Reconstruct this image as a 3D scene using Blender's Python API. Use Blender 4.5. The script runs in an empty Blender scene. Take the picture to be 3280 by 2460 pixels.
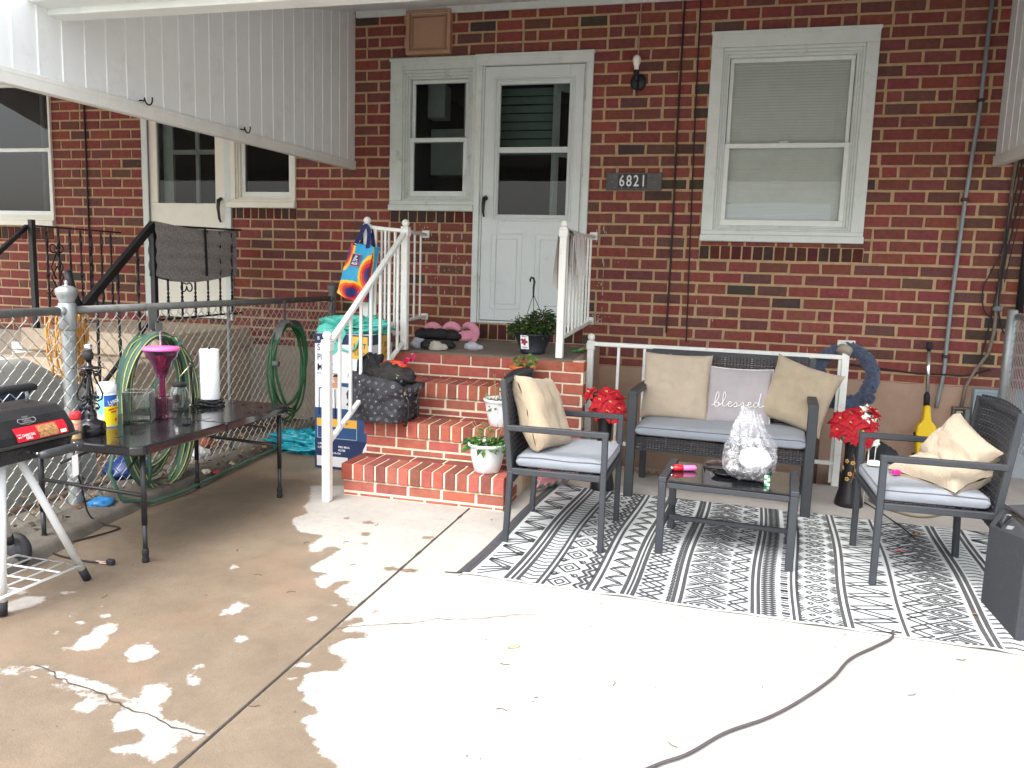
import bpy, bmesh, math, random
import numpy as np
from mathutils import Vector, Matrix, noise as mnoise
random.seed(7)
SC = bpy.context.scene
COL = SC.collection
# ------------------------------------------------------------------ camera, sky, sun, exposure
CAMPOS = Vector((0, -6.19, 1.301))
cd = bpy.data.cameras.new('camera'); cam = bpy.data.objects.new('camera', cd); COL.objects.link(cam)
cd.sensor_fit = 'HORIZONTAL'; cd.sensor_width = 36; cd.lens = 28.12; cd.clip_start = .05; cd.clip_end = 500
_yaw, _pit, _rol = .256301784, .136350479, .0315271518
_f = Vector((-math.sin(_yaw)*math.cos(_pit), math.cos(_yaw)*math.cos(_pit), -math.sin(_pit)))
_r = Vector((math.cos(_yaw), math.sin(_yaw), 0)); _u = _r.cross(_f)
_r2 = _r*math.cos(_rol)+_u*math.sin(_rol); _u2 = _u*math.cos(_rol)-_r*math.sin(_rol)
cam.matrix_world = Matrix(((_r2.x, _u2.x, -_f.x, CAMPOS.x), (_r2.y, _u2.y, -_f.y, CAMPOS.y), (_r2.z, _u2.z, -_f.z, CAMPOS.z), (0, 0, 0, 1)))
SC.camera = cam
SUN_EL, SUN_ROT = math.radians(55), math.radians(200)
W = bpy.data.worlds.new('World'); SC.world = W; W.use_nodes = True
wn = W.node_tree; bg = wn.nodes['Background']
sky = wn.nodes.new('ShaderNodeTexSky'); sky.sky_type = 'NISHITA'; sky.sun_disc = False
sky.sun_elevation = SUN_EL; sky.sun_rotation = SUN_ROT; sky.air_density = 1.0; sky.dust_density = 4.0; sky.ozone_density = 1.0
hs = wn.nodes.new('ShaderNodeHueSaturation'); hs.inputs['Saturation'].default_value = .32
wn.links.new(sky.outputs[0], hs.inputs['Color']); wn.links.new(hs.outputs[0], bg.inputs[0]); bg.inputs[1].default_value = .15
sd = bpy.data.lights.new('sun', 'SUN'); sd.energy = .6; sd.angle = math.radians(45); sd.color = (1, .97, .92)
sun = bpy.data.objects.new('sun', sd); COL.objects.link(sun)
# the light comes from behind the camera, high up
_sd = Vector((math.sin(SUN_ROT)*math.cos(SUN_EL), math.cos(SUN_ROT)*math.cos(SUN_EL), math.sin(SUN_EL)))
sun.rotation_euler = _sd.to_track_quat('Z', 'Y').to_euler(); sun.location = _sd*20
SC.view_settings.view_transform = 'Standard'; SC.view_settings.look = 'None'
SC.view_settings.exposure = 1.9; SC.view_settings.gamma = 1.0; SC.view_settings.use_curve_mapping = False
SC.cycles.use_denoising = True
SC.cycles.max_bounces = 10; SC.cycles.transparent_max_bounces = 24; SC.cycles.caustics_reflective = False; SC.cycles.caustics_refractive = False

# ------------------------------------------------------------------ helpers
def srgb(r, g, b):
    return tuple(((v/255)/12.92 if v/255 <= .04045 else ((v/255+.055)/1.055)**2.4) for v in (r, g, b))
def V(*a): return Vector(a)
class MB:
    """collects geometry for ONE mesh object"""
    def __init__(s): s.v = []; s.f = []; s.m = []; s.c = []; s.cc = (1, 1, 1, 1); s.mi = 0; s.sm = []; s.smooth = False
    def vert(s, p): s.v.append(tuple(p)); s.c.append(s.cc); return len(s.v)-1
    def face(s, idx): s.f.append(tuple(idx)); s.m.append(s.mi); s.sm.append(s.smooth)
    def poly(s, pts): s.face([s.vert(p) for p in pts])
    def quad(s, a, b, c, d): s.poly((a, b, c, d))
    def box(s, x0, x1, y0, y1, z0, z1):
        p = [(x0,y0,z0),(x1,y0,z0),(x1,y1,z0),(x0,y1,z0),(x0,y0,z1),(x1,y0,z1),(x1,y1,z1),(x0,y1,z1)]
        i = [s.vert(q) for q in p]
        for a in ((0,3,2,1),(4,5,6,7),(0,1,5,4),(1,2,6,5),(2,3,7,6),(3,0,4,7)): s.face([i[k] for k in a])
    def cbox(s, x0, x1, y0, y1, z0, z1, ch=.004):
        """box with chamfered edges"""
        ch = min(ch, abs(x1-x0)*.45, abs(y1-y0)*.45, abs(z1-z0)*.45)
        X = (x0, x1); Y = (y0, y1); Z = (z0, z1); sg = (1, -1); I = {}
        for a in (0, 1):
            for b in (0, 1):
                for c in (0, 1):
                    x, y, z = X[a], Y[b], Z[c]; dx, dy, dz = sg[a]*ch, sg[b]*ch, sg[c]*ch
                    I[a,b,c,'x'] = s.vert((x, y+dy, z+dz)); I[a,b,c,'y'] = s.vert((x+dx, y, z+dz)); I[a,b,c,'z'] = s.vert((x+dx, y+dy, z))
        for a in (0, 1):
            q = [I[a,0,0,'x'], I[a,1,0,'x'], I[a,1,1,'x'], I[a,0,1,'x']]; s.face(q if a else q[::-1])
            q = [I[0,a,0,'y'], I[1,a,0,'y'], I[1,a,1,'y'], I[0,a,1,'y']]; s.face(q[::-1] if a else q)
            q = [I[0,0,a,'z'], I[1,0,a,'z'], I[1,1,a,'z'], I[0,1,a,'z']]; s.face(q if a else q[::-1])
        for a in (0, 1):
            for b in (0, 1):
                s.face([I[a,b,0,'x'], I[a,b,1,'x'], I[a,b,1,'y'], I[a,b,0,'y']]); s.face([I[a,0,b,'x'], I[a,1,b,'x'], I[a,1,b,'z'], I[a,0,b,'z']])
                s.face([I[0,a,b,'y'], I[1,a,b,'y'], I[1,a,b,'z'], I[0,a,b,'z']])
                for c in (0, 1): s.face([I[a,b,c,'x'], I[a,b,c,'y'], I[a,b,c,'z']])
    def bar(s, p, q, w, h, up=(0, 0, 1), ch=.002):
        """chamfered rectangular bar from p to q, w across, h along up"""
        p = Vector(p); q = Vector(q); d = (q-p); L = d.length; d.normalize(); up = Vector(up)
        if abs(d.dot(up)) > .99: up = Vector((1, 0, 0))
        sx = d.cross(up).normalized(); uz = sx.cross(d).normalized()
        n0 = len(s.v); s.cbox(-w/2, w/2, 0, L, -h/2, h/2, ch)
        for k in range(n0, len(s.v)):
            a = s.v[k]; s.v[k] = tuple(p+sx*a[0]+d*a[1]+uz*a[2])
    def tube(s, pts, r, n=8, cap=True, closed=False):
        pts = [Vector(p) for p in pts]; N = len(pts); rs = r if isinstance(r, (list, tuple)) else [r]*N
        rings = []; prev = None
        for i, p in enumerate(pts):
            if closed: t = pts[(i+1) % N]-pts[i-1]
            else: t = pts[min(i+1, N-1)]-pts[max(i-1, 0)]
            if t.length < 1e-9: t = Vector((0, 0, 1))
            t.normalize()
            if prev is None:
                a = Vector((0, 0, 1)) if abs(t.z) < .9 else Vector((1, 0, 0)); x = t.cross(a).normalized()
            else:
                x = prev-t*prev.dot(t)
                x = x.normalized() if x.length > 1e-6 else t.orthogonal().normalized()
            prev = x; y = t.cross(x)
            rings.append([s.vert(p+(x*math.cos(2*math.pi*k/n)+y*math.sin(2*math.pi*k/n))*rs[i]) for k in range(n)])
        sm = s.smooth; s.smooth = n > 4
        for i in range(N if closed else N-1):
            A, B = rings[i], rings[(i+1) % N]
            for k in range(n): s.face((A[k], A[(k+1) % n], B[(k+1) % n], B[k]))
        if cap and not closed: s.face(rings[0][::-1]); s.face(rings[-1])
        s.smooth = sm
    def lathe(s, prof, c=(0, 0, 0), n=24, axis='z', squash=1.0):
        c = Vector(c); rings = []
        for (r, h) in prof:
            ring = []
            for k in range(n):
                a = 2*math.pi*k/n; x, y = r*math.cos(a), r*math.sin(a)*squash
                p = {'z': (x, y, h), 'x': (h, x, y), 'y': (x, h, y)}[axis]
                ring.append(s.vert(c+Vector(p)))
            rings.append(ring)
        sm = s.smooth; s.smooth = True
        for A, B in zip(rings, rings[1:]):
            for k in range(n): s.face((A[k], A[(k+1) % n], B[(k+1) % n], B[k]))
        if prof[0][0] > 1e-5: s.face(rings[0][::-1])
        if prof[-1][0] > 1e-5: s.face(rings[-1])
        s.smooth = sm
    def ball(s, c, r, n=12, m=8, sq=(1, 1, 1)):
        c = Vector(c); n0 = len(s.v)
        s.lathe([(max(r*math.sin(math.pi*i/m), 1e-6), -r*math.cos(math.pi*i/m)) for i in range(m+1)], (0, 0, 0), n)
        for k in range(n0, len(s.v)):
            a = s.v[k]; s.v[k] = (c.x+a[0]*sq[0], c.y+a[1]*sq[1], c.z+a[2]*sq[2])
    def crumple(s, c, rad, seed=0, amp=.25, freq=2.2, n=28, m=18, flat=0.0, ridge=True):
        """crumpled cloth / bag like blob"""
        c = Vector(c); n0 = len(s.v); s.ball((0, 0, 0), 1, n, m); o = Vector((seed*3.17, seed*1.31, seed*.77))
        for k in range(n0, len(s.v)):
            a = Vector(s.v[k]); q = a*freq+o
            d = mnoise.noise(q)*.6
            if ridge: d += (.5-abs(mnoise.noise(q*2.1+o)))*.8-.2
            d += mnoise.noise(q*5)*.15
            a = a*(1+amp*d)
            if flat and a.z < -flat: a.z = -flat+(a.z+flat)*.08
            s.v[k] = (c.x+a.x*rad[0], c.y+a.y*rad[1], c.z+a.z*rad[2])
    def grid(s, fn, nu, nv, closed_u=False):
        sm = s.smooth; s.smooth = True
        I = [[s.vert(fn(i/nu, j/nv)) for i in range(nu+(0 if closed_u else 1))] for j in range(nv+1)]
        W_ = len(I[0])
        for j in range(nv):
            for i in range(nu):
                a, b = i, (i+1) % W_; s.face((I[j][a], I[j][b], I[j+1][b], I[j+1][a]))
        s.smooth = sm
    def prism(s, outline, h0, h1, axis='z'):
        """extrude a 2D outline between h0 and h1 along an axis"""
        def P(a, b, h): return {'z': (a, b, h), 'y': (a, h, b), 'x': (h, a, b)}[axis]
        A = [s.vert(P(a, b, h0)) for a, b in outline]; B = [s.vert(P(a, b, h1)) for a, b in outline]
        n = len(outline); s.face(A[::-1]); s.face(B)
        for k in range(n): s.face((A[k], A[(k+1) % n], B[(k+1) % n], B[k]))
    def xform(s, n0, M):
        for k in range(n0, len(s.v)): s.v[k] = tuple(M @ Vector(s.v[k]))
    def build(s, name, mats, parent=None, org=None, bevel=0, kind=None, fixn=True, label=None):
        if not isinstance(mats, (list, tuple)): mats = [mats]
        me = bpy.data.meshes.new(name)
        if org is None:
            org = Vector((0, 0, 0)); p = parent
            while p is not None: org = org+p.location; p = p.parent
        me.from_pydata([tuple(Vector(a)-org) for a in s.v], [], s.f)
        for m in mats: me.materials.append(m)
        me.polygons.foreach_set('material_index', s.m)
        me.polygons.foreach_set('use_smooth', s.sm)
        at = me.color_attributes.new('Col', 'FLOAT_COLOR', 'POINT')
        at.data.foreach_set('color', np.array(s.c, dtype=np.float32).ravel())
        if fixn:
            bm = bmesh.new(); bm.from_mesh(me); bmesh.ops.recalc_face_normals(bm, faces=bm.faces[:]); bm.to_mesh(me); bm.free()
        me.update()
        o = bpy.data.objects.new(name, me); COL.objects.link(o)
        if parent is not None: o.parent = parent
        if kind: o['kind'] = kind
        if label: o['label'] = label
        if bevel:
            b = o.modifiers.new('bevel', 'BEVEL'); b.width = bevel; b.segments = 2; b.limit_method = 'ANGLE'
        return o
def recenter(o, loc):
    """move a single-mesh thing's origin to loc, the geometry staying put"""
    loc = Vector(loc); o.data.transform(Matrix.Translation(-loc)); o.location = loc; return o
def tag(o, label, cat, group=None):
    o['label'] = label; o['category'] = cat
    if group: o['group'] = group
    return o
def thing(name, label, cat, loc=(0, 0, 0), rz=0, group=None):
    o = bpy.data.objects.new(name, None); COL.objects.link(o); o.location = loc; o.rotation_euler = (0, 0, rz); o.empty_display_size = .1
    return tag(o, label, cat, group)
def part(name, parent, mats, fn, bevel=0, org=None):
    m = MB(); fn(m); return m.build(name, mats, parent, org, bevel)
LOC = Vector((0, 0, 0))   # org for parts modelled in their thing's own coordinates
def text_mesh(txt, size, M, mb, extrude=0.0, align='CENTER', sx=1.0, space=1.0, bold=0.0):
    """lettering appended to a mesh: M maps text plane (x right, y up) to the world"""
    cu = bpy.data.curves.new('lettering', 'FONT'); cu.body = txt; cu.size = size; cu.align_x = align; cu.align_y = 'CENTER'
    cu.extrude = extrude; cu.space_character = space; cu.offset = bold; cu.resolution_u = 3
    ob = bpy.data.objects.new('lettering', cu); COL.objects.link(ob)
    dg = bpy.context.evaluated_depsgraph_get(); dg.update(); me = bpy.data.meshes.new_from_object(ob.evaluated_get(dg))
    S_ = Matrix.Scale(sx, 4, (1, 0, 0)); n0 = len(mb.v)
    for v in me.vertices: mb.vert(M @ (S_ @ v.co))
    for p in me.polygons: mb.face([n0+i for i in p.vertices])
    bpy.data.objects.remove(ob); bpy.data.meshes.remove(me); bpy.data.curves.remove(cu)
def frame(o, x, y):
    """matrix with origin o, text-right x, text-up y"""
    x = Vector(x).normalized(); y = Vector(y); y = (y-x*y.dot(x)).normalized(); z = x.cross(y)
    return Matrix(((x.x, y.x, z.x, o[0]), (x.y, y.y, z.y, o[1]), (x.z, y.z, z.z, o[2]), (0, 0, 0, 1)))

# ------------------------------------------------------------------ materials
def _new(name):
    m = bpy.data.materials.new(name); m.use_nodes = True; nt = m.node_tree; return m, nt, nt.nodes['Principled BSDF']
def mat(name, col, rough=.6, metal=0.0, var=.12, vs=9.0, bump=.0, bs=120.0, spec=.5, coat=0.0, attr=False, dirt=0.0, dirtcol=(.1, .08, .06), ds=6.0, sheen=0.0):
    m, nt, b = _new(name); N = nt.nodes; L = nt.links
    b.inputs['Roughness'].default_value = rough; b.inputs['Metallic'].default_value = metal; b.inputs['Specular IOR Level'].default_value = spec
    b.inputs['Coat Weight'].default_value = coat
    if sheen: b.inputs['Sheen Weight'].default_value = sheen
    tc = N.new('ShaderNodeTexCoord')
    if attr:
        a = N.new('ShaderNodeAttribute'); a.attribute_name = 'Col'; src = a.outputs['Color']
    else:
        rgb = N.new('ShaderNodeRGB'); rgb.outputs[0].default_value = (*col, 1); src = rgb.outputs[0]
    if var:
        nz = N.new('ShaderNodeTexNoise'); nz.inputs['Scale'].default_value = vs; nz.inputs['Detail'].default_value = 5; nz.inputs['Roughness'].default_value = .65
        L.new(tc.outputs['Object'], nz.inputs['Vector'])
        mr = N.new('ShaderNodeMapRange'); mr.inputs[1].default_value = .3; mr.inputs[2].default_value = .7; mr.inputs[3].default_value = 1-var; mr.inputs[4].default_value = 1+var
        L.new(nz.outputs[0], mr.inputs[0])
        mx = N.new('ShaderNodeMix'); mx.data_type = 'RGBA'; mx.blend_type = 'MULTIPLY'; mx.inputs[0].default_value = 1
        L.new(src, mx.inputs[6]); L.new(mr.outputs[0], mx.inputs[7]); src = mx.outputs[2]
        rr = N.new('ShaderNodeMapRange'); rr.inputs[3].default_value = max(0, rough-.08); rr.inputs[4].default_value = min(1, rough+.1)
        L.new(nz.outputs[0], rr.inputs[0]); L.new(rr.outputs[0], b.inputs['Roughness'])
    if dirt:
        n2 = N.new('ShaderNodeTexNoise'); n2.inputs['Scale'].default_value = ds; n2.inputs['Detail'].default_value = 8; n2.inputs['Roughness'].default_value = .75
        L.new(tc.outputs['Object'], n2.inputs['Vector'])
        r2 = N.new('ShaderNodeMapRange'); r2.inputs[1].default_value = .56; r2.inputs[2].default_value = .75; r2.inputs[3].default_value = 0; r2.inputs[4].default_value = dirt
        L.new(n2.outputs[0], r2.inputs[0])
        m2 = N.new('ShaderNodeMix'); m2.data_type = 'RGBA'; L.new(r2.outputs[0], m2.inputs[0]); L.new(src, m2.inputs[6]); m2.inputs[7].default_value = (*dirtcol, 1); src = m2.outputs[2]
    L.new(src, b.inputs['Base Color'])
    if bump:
        nb = N.new('ShaderNodeTexNoise'); nb.inputs['Scale'].default_value = bs; nb.inputs['Detail'].default_value = 4
        L.new(tc.outputs['Object'], nb.inputs['Vector'])
        bp = N.new('ShaderNodeBump'); bp.inputs['Strength'].default_value = min(1, bump); bp.inputs['Distance'].default_value = .004
        L.new(nb.outputs[0], bp.inputs['Height']); L.new(bp.outputs[0], b.inputs['Normal'])
    return m
def glassmat(name, tint=(.9, .95, .93), refl=1.0, rough=.02, alpha=.9, ior=1.45):
    m, nt, b = _new(name); N = nt.nodes; L = nt.links; N.remove(b)
    t = N.new('ShaderNodeBsdfTransparent'); t.inputs[0].default_value = (tint[0]*alpha, tint[1]*alpha, tint[2]*alpha, 1)
    g = N.new('ShaderNodeBsdfGlossy'); g.inputs[0].default_value = (refl, refl, refl, 1); g.inputs[1].default_value = rough
    fr = N.new('ShaderNodeFresnel'); fr.inputs[0].default_value = ior
    mx = N.new('ShaderNodeMixShader'); L.new(fr.outputs[0], mx.inputs[0]); L.new(t.outputs[0], mx.inputs[1]); L.new(g.outputs[0], mx.inputs[2])
    L.new(mx.outputs[0], N['Material Output'].inputs[0]); return m
def fabric(name, col, scale=600, var=.08, rough=.95, bump=.5, dirt=0.0, dirtcol=(.2, .16, .1)):
    """woven cloth: two crossed fine waves"""
    m = mat(name, col, rough, 0, var, 14, 0, dirt=dirt, dirtcol=dirtcol, sheen=.15); nt = m.node_tree; N = nt.nodes; L = nt.links; b = N['Principled BSDF']; tc = N.new('ShaderNodeTexCoord')
    hs_ = []
    for d in ('X', 'Z'):
        w = N.new('ShaderNodeTexWave'); w.bands_direction = d; w.inputs['Scale'].default_value = scale/6.28; w.inputs['Distortion'].default_value = 1.5; w.inputs['Detail'].default_value = 2
        L.new(tc.outputs['Object'], w.inputs['Vector']); hs_.append(w.outputs['Fac'])
    ad = N.new('ShaderNodeMath'); L.new(hs_[0], ad.inputs[0]); L.new(hs_[1], ad.inputs[1])
    nz = N.new('ShaderNodeTexNoise'); nz.inputs['Scale'].default_value = 30; L.new(tc.outputs['Object'], nz.inputs['Vector'])
    a2 = N.new('ShaderNodeMath'); a2.operation = 'MULTIPLY_ADD'; L.new(nz.outputs[0], a2.inputs[0]); a2.inputs[1].default_value = 2.0; L.new(ad.outputs[0], a2.inputs[2])
    bp = N.new('ShaderNodeBump'); bp.inputs['Strength'].default_value = bump; bp.inputs['Distance'].default_value = .002
    L.new(a2.outputs[0], bp.inputs['Height']); L.new(bp.outputs[0], b.inputs['Normal']); return m
M_ = {}
M_['white_paint'] = mat('white_paint', srgb(214, 222, 218), .5, var=.05, dirt=.45, dirtcol=srgb(120, 110, 95), ds=5, bump=.15, bs=40)
M_['old_white_paint'] = mat('old_white_paint', srgb(205, 214, 208), .6, var=.07, dirt=.75, dirtcol=srgb(125, 108, 84), ds=7, bump=.3, bs=60)
M_['vinyl'] = mat('vinyl', srgb(228, 234, 230), .4, var=.03, dirt=.25, dirtcol=srgb(150, 145, 135), ds=3)
M_['panel_white'] = mat('panel_white', srgb(228, 232, 233), .55, var=.035, vs=2.0, dirt=.3, dirtcol=srgb(150, 140, 125), ds=2.2)
M_['panel_rib'] = mat('panel_rib', srgb(246, 249, 249), .45, var=.03)
M_['rail_white'] = mat('rail_white', srgb(232, 234, 228), .45, var=.05, dirt=.5, dirtcol=srgb(140, 120, 95), ds=14)
M_['black_iron'] = mat('black_iron', (.012, .013, .016), .45, var=.3, bump=.2, bs=90)
M_['charcoal'] = mat('charcoal', (.03, .034, .04), .5, var=.15, bump=.1, bs=200)
M_['galv'] = mat('galv', srgb(158, 164, 164), .42, .55, var=.12, vs=30, dirt=.35, dirtcol=srgb(95, 95, 90), ds=9)
M_['galv_dull'] = mat('galv_dull', srgb(120, 122, 120), .6, .3, var=.2, vs=20, dirt=.5, dirtcol=srgb(70, 66, 60), ds=12)
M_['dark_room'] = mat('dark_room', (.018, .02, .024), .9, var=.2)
M_['glass'] = glassmat('glass', (.80, .88, .86), .55, .015, .8)
M_['window_glass'] = glassmat('window_glass', (.94, .97, .95), .6, .02, .97)
M_['clear_glass'] = glassmat('clear_glass', (.93, .95, .94), 1, .02, .95)
M_['brick'] = mat('brick', (1, 1, 1), .9, var=.22, vs=26, bump=.9, bs=190, attr=True, dirt=.25, dirtcol=(.05, .035, .03), ds=9, spec=.2)
M_['brick_step'] = mat('brick_step', (1, 1, 1), .85, var=.16, vs=18, bump=.6, bs=160, attr=True, dirt=.35, dirtcol=(.07, .035, .025), ds=11, spec=.25)
M_['mortar'] = mat('mortar', srgb(184, 156, 122), .95, var=.16, vs=22, bump=.9, bs=130, dirt=.35, dirtcol=srgb(120, 104, 84), ds=5)
M_['mortar_step'] = mat('mortar_step', srgb(218, 205, 180), .95, var=.15, vs=30, bump=.8, bs=150, dirt=.3, dirtcol=srgb(130, 115, 95), ds=12)
M_['parge'] = mat('parge', srgb(178, 150, 130), .92, var=.1, vs=3.5, bump=.4, bs=60, dirt=.4, dirtcol=srgb(128, 104, 88), ds=2.5)
M_['concrete_dark'] = mat('concrete_dark', srgb(104, 98, 90), .9, var=.22, vs=12, bump=.6, bs=90, dirt=.6, dirtcol=srgb(62, 56, 50), ds=5)
M_['concrete_tan'] = mat('concrete_tan', srgb(196, 178, 155), .9, var=.1, vs=8, bump=.5, bs=70, dirt=.4, dirtcol=srgb(140, 120, 100), ds=5)
DRY_L= [[(-2.202, -2.218), (-2.171, -2.352), (-2.084, -2.457), (-2.111, -2.554), (-2.057, -2.658), (-1.974, -2.745), (-1.833, -2.75), (-1.831, -2.911), (-1.765, -2.987), (-1.668, -2.902), (-1.674, -3.003), (-1.684, -3.145), (-1.652, -3.193), (-1.574, -3.194), (-1.607, -3.275), (-1.514, -3.348), (-1.501, -3.251), (-1.437, -3.229), (-1.467, -3.358), (-1.368, -3.434), (-1.37, -3.336), (-1.353, -3.464), (-1.309, -3.472), (-1.3, -2.067), (-1.224, -1.511), (-2.348, -1.955)], [(-2.066, -4.085), (-2.025, -4.098), (-1.98, -4.065), (-1.983, -4.03), (-1.993, -3.987), (-2.02, -3.977), (-2.024, -3.94), (-2.057, -3.891), (-2.082, -3.885), (-2.104, -3.927), (-2.078, -3.978), (-2.095, -4.002), (-2.083, -4.036)], [(-1.877, -4.066), (-1.882, -4.005), (-1.848, -3.979), (-1.775, -4.023), (-1.771, -4.073), (-1.813, -4.109)], [(-1.755, -3.704), (-1.774, -3.662), (-1.758, -3.627), (-1.781, -3.577), (-1.75, -3.578), (-1.702, -3.596), (-1.705, -3.631), (-1.703, -3.664), (-1.729, -3.684)], [(-1.581, -3.876), (-1.599, -3.834), (-1.584, -3.814), (-1.547, -3.846), (-1.548, -3.87)], [(-1.563, -4.149), (-1.601, -4.075), (-1.58, -4.05), (-1.58, -4.092), (-1.545, -4.127), (-1.516, -4.159), (-1.532, -4.169)], [(-2.529, -3.916), (-2.574, -3.864), (-2.571, -3.804), (-2.493, -3.772), (-2.451, -3.809), (-2.46, -3.869), (-2.474, -3.907), (-2.476, -3.926)], [(-1.627, -4.3), (-1.648, -4.265), (-1.666, -4.213), (-1.633, -4.19), (-1.57, -4.211), (-1.55, -4.247), (-1.556, -4.277), (-1.528, -4.322), (-1.555, -4.338)], [(-1.619, -4.403), (-1.64, -4.332), (-1.594, -4.33), (-1.512, -4.343), (-1.429, -4.379), (-1.388, -4.403), (-1.371, -4.455), (-1.345, -4.47), (-1.371, -4.511), (-1.38, -4.535), (-1.424, -4.517), (-1.504, -4.526), (-1.516, -4.513), (-1.472, -4.476), (-1.487, -4.44), (-1.547, -4.424), (-1.567, -4.454)], [(-1.767, -4.4), (-1.781, -4.323), (-1.72, -4.344), (-1.705, -4.406)], [(-2.005, -4.233), (-1.959, -4.225), (-1.853, -4.244), (-1.732, -4.264), (-1.655, -4.296), (-1.59, -4.315), (-1.471, -4.355), (-1.364, -4.364), (-1.322, -4.381), (-1.386, -4.396), (-1.489, -4.361), (-1.628, -4.328), (-1.762, -4.288), (-1.884, -4.285), (-1.957, -4.264)], [(-2.181, -4.291), (-2.089, -4.258), (-1.961, -4.295), (-1.862, -4.299), (-1.755, -4.314), (-1.64, -4.352), (-1.704, -4.353), (-1.833, -4.312), (-1.944, -4.304), (-2.061, -4.267), (-2.136, -4.3)], [(-2.146, -4.256), (-2.043, -4.213), (-2.031, -4.225), (-2.116, -4.267)], [(-2.211, -3.772), (-2.206, -3.782), (-2.21, -3.787), (-2.22, -3.786), (-2.23, -3.779), (-2.235, -3.769), (-2.231, -3.763), (-2.221, -3.764)], [(-2.258, -3.876), (-2.254, -3.884), (-2.257, -3.889), (-2.265, -3.888), (-2.274, -3.882), (-2.278, -3.874), (-2.275, -3.869), (-2.267, -3.87)], [(-2.166, -3.918), (-2.159, -3.933), (-2.166, -3.942), (-2.182, -3.941), (-2.2, -3.93), (-2.207, -3.915), (-2.2, -3.905), (-2.183, -3.907)], [(-2.194, -4.007), (-2.192, -4.014), (-2.198, -4.018), (-2.207, -4.019), (-2.215, -4.014), (-2.217, -4.008), (-2.212, -4.004), (-2.202, -4.003)], [(-2.07, -4.101), (-2.068, -4.107), (-2.073, -4.112), (-2.082, -4.112), (-2.09, -4.107), (-2.093, -4.101), (-2.088, -4.096), (-2.079, -4.096)], [(-2.129, -3.832), (-2.126, -3.843), (-2.137, -3.852), (-2.154, -3.853), (-2.168, -3.846), (-2.171, -3.834), (-2.16, -3.826), (-2.143, -3.825)], [(-1.978, -3.251), (-1.972, -3.269), (-1.981, -3.281), (-1.998, -3.279), (-2.015, -3.264), (-2.021, -3.245), (-2.013, -3.233), (-1.995, -3.236)], [(-1.391, -3.477), (-1.391, -3.487), (-1.397, -3.493), (-1.407, -3.492), (-1.415, -3.485), (-1.416, -3.476), (-1.409, -3.469), (-1.399, -3.47)], [(-1.408, -3.617), (-1.407, -3.627), (-1.414, -3.634), (-1.425, -3.633), (-1.434, -3.626), (-1.435, -3.616), (-1.428, -3.609), (-1.417, -3.609)], [(-1.431, -3.667), (-1.43, -3.673), (-1.433, -3.676), (-1.439, -3.676), (-1.444, -3.671), (-1.445, -3.666), (-1.441, -3.662), (-1.436, -3.663)], [(-1.326, -4.401), (-1.327, -4.408), (-1.338, -4.415), (-1.353, -4.416), (-1.363, -4.412), (-1.362, -4.404), (-1.351, -4.398), (-1.336, -4.396)], [(-2.424, -3.717), (-2.42, -3.728), (-2.43, -3.736), (-2.446, -3.737), (-2.46, -3.729), (-2.463, -3.718), (-2.454, -3.71), (-2.438, -3.709)], [(-2.401, -3.696), (-2.399, -3.705), (-2.409, -3.711), (-2.423, -3.713), (-2.434, -3.708), (-2.435, -3.7), (-2.426, -3.693), (-2.412, -3.692)], [(-2.583, -3.76), (-2.582, -3.78), (-2.61, -3.799), (-2.651, -3.805), (-2.682, -3.795), (-2.684, -3.774), (-2.655, -3.756), (-2.613, -3.75)]]
WET_R= [[(-1.303, -3.675), (-1.291, -3.588), (-1.234, -3.558), (-1.225, -3.586), (-1.266, -3.638), (-1.263, -3.681), (-1.18, -3.663), (-1.162, -3.702), (-1.226, -3.737), (-1.254, -3.803), (-1.219, -3.854), (-1.159, -3.852), (-1.167, -3.871), (-1.141, -3.888), (-1.141, -3.938), (-1.198, -3.973), (-1.243, -4.012), (-1.207, -4.046), (-1.213, -4.079), (-1.165, -4.121), (-1.158, -4.147), (-1.126, -4.164), (-1.084, -4.184), (-1.107, -4.238), (-1.071, -4.276), (-1.077, -4.29), (-1.024, -4.321), (-0.975, -4.373), (-0.92, -4.399), (-0.839, -4.494), (-1.305, -4.678)]]
DRY_R= [[(-1.243, -3.939), (-1.244, -3.951), (-1.256, -3.96), (-1.272, -3.96), (-1.283, -3.952), (-1.283, -3.941), (-1.271, -3.932), (-1.255, -3.931)], [(-1.25, -4.038), (-1.248, -4.05), (-1.254, -4.057), (-1.265, -4.056), (-1.275, -4.046), (-1.278, -4.034), (-1.272, -4.026), (-1.26, -4.028)], [(-1.353, -3.823), (-1.352, -3.829), (-1.357, -3.834), (-1.365, -3.834), (-1.371, -3.829), (-1.371, -3.823), (-1.366, -3.818), (-1.358, -3.818)]]
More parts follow.
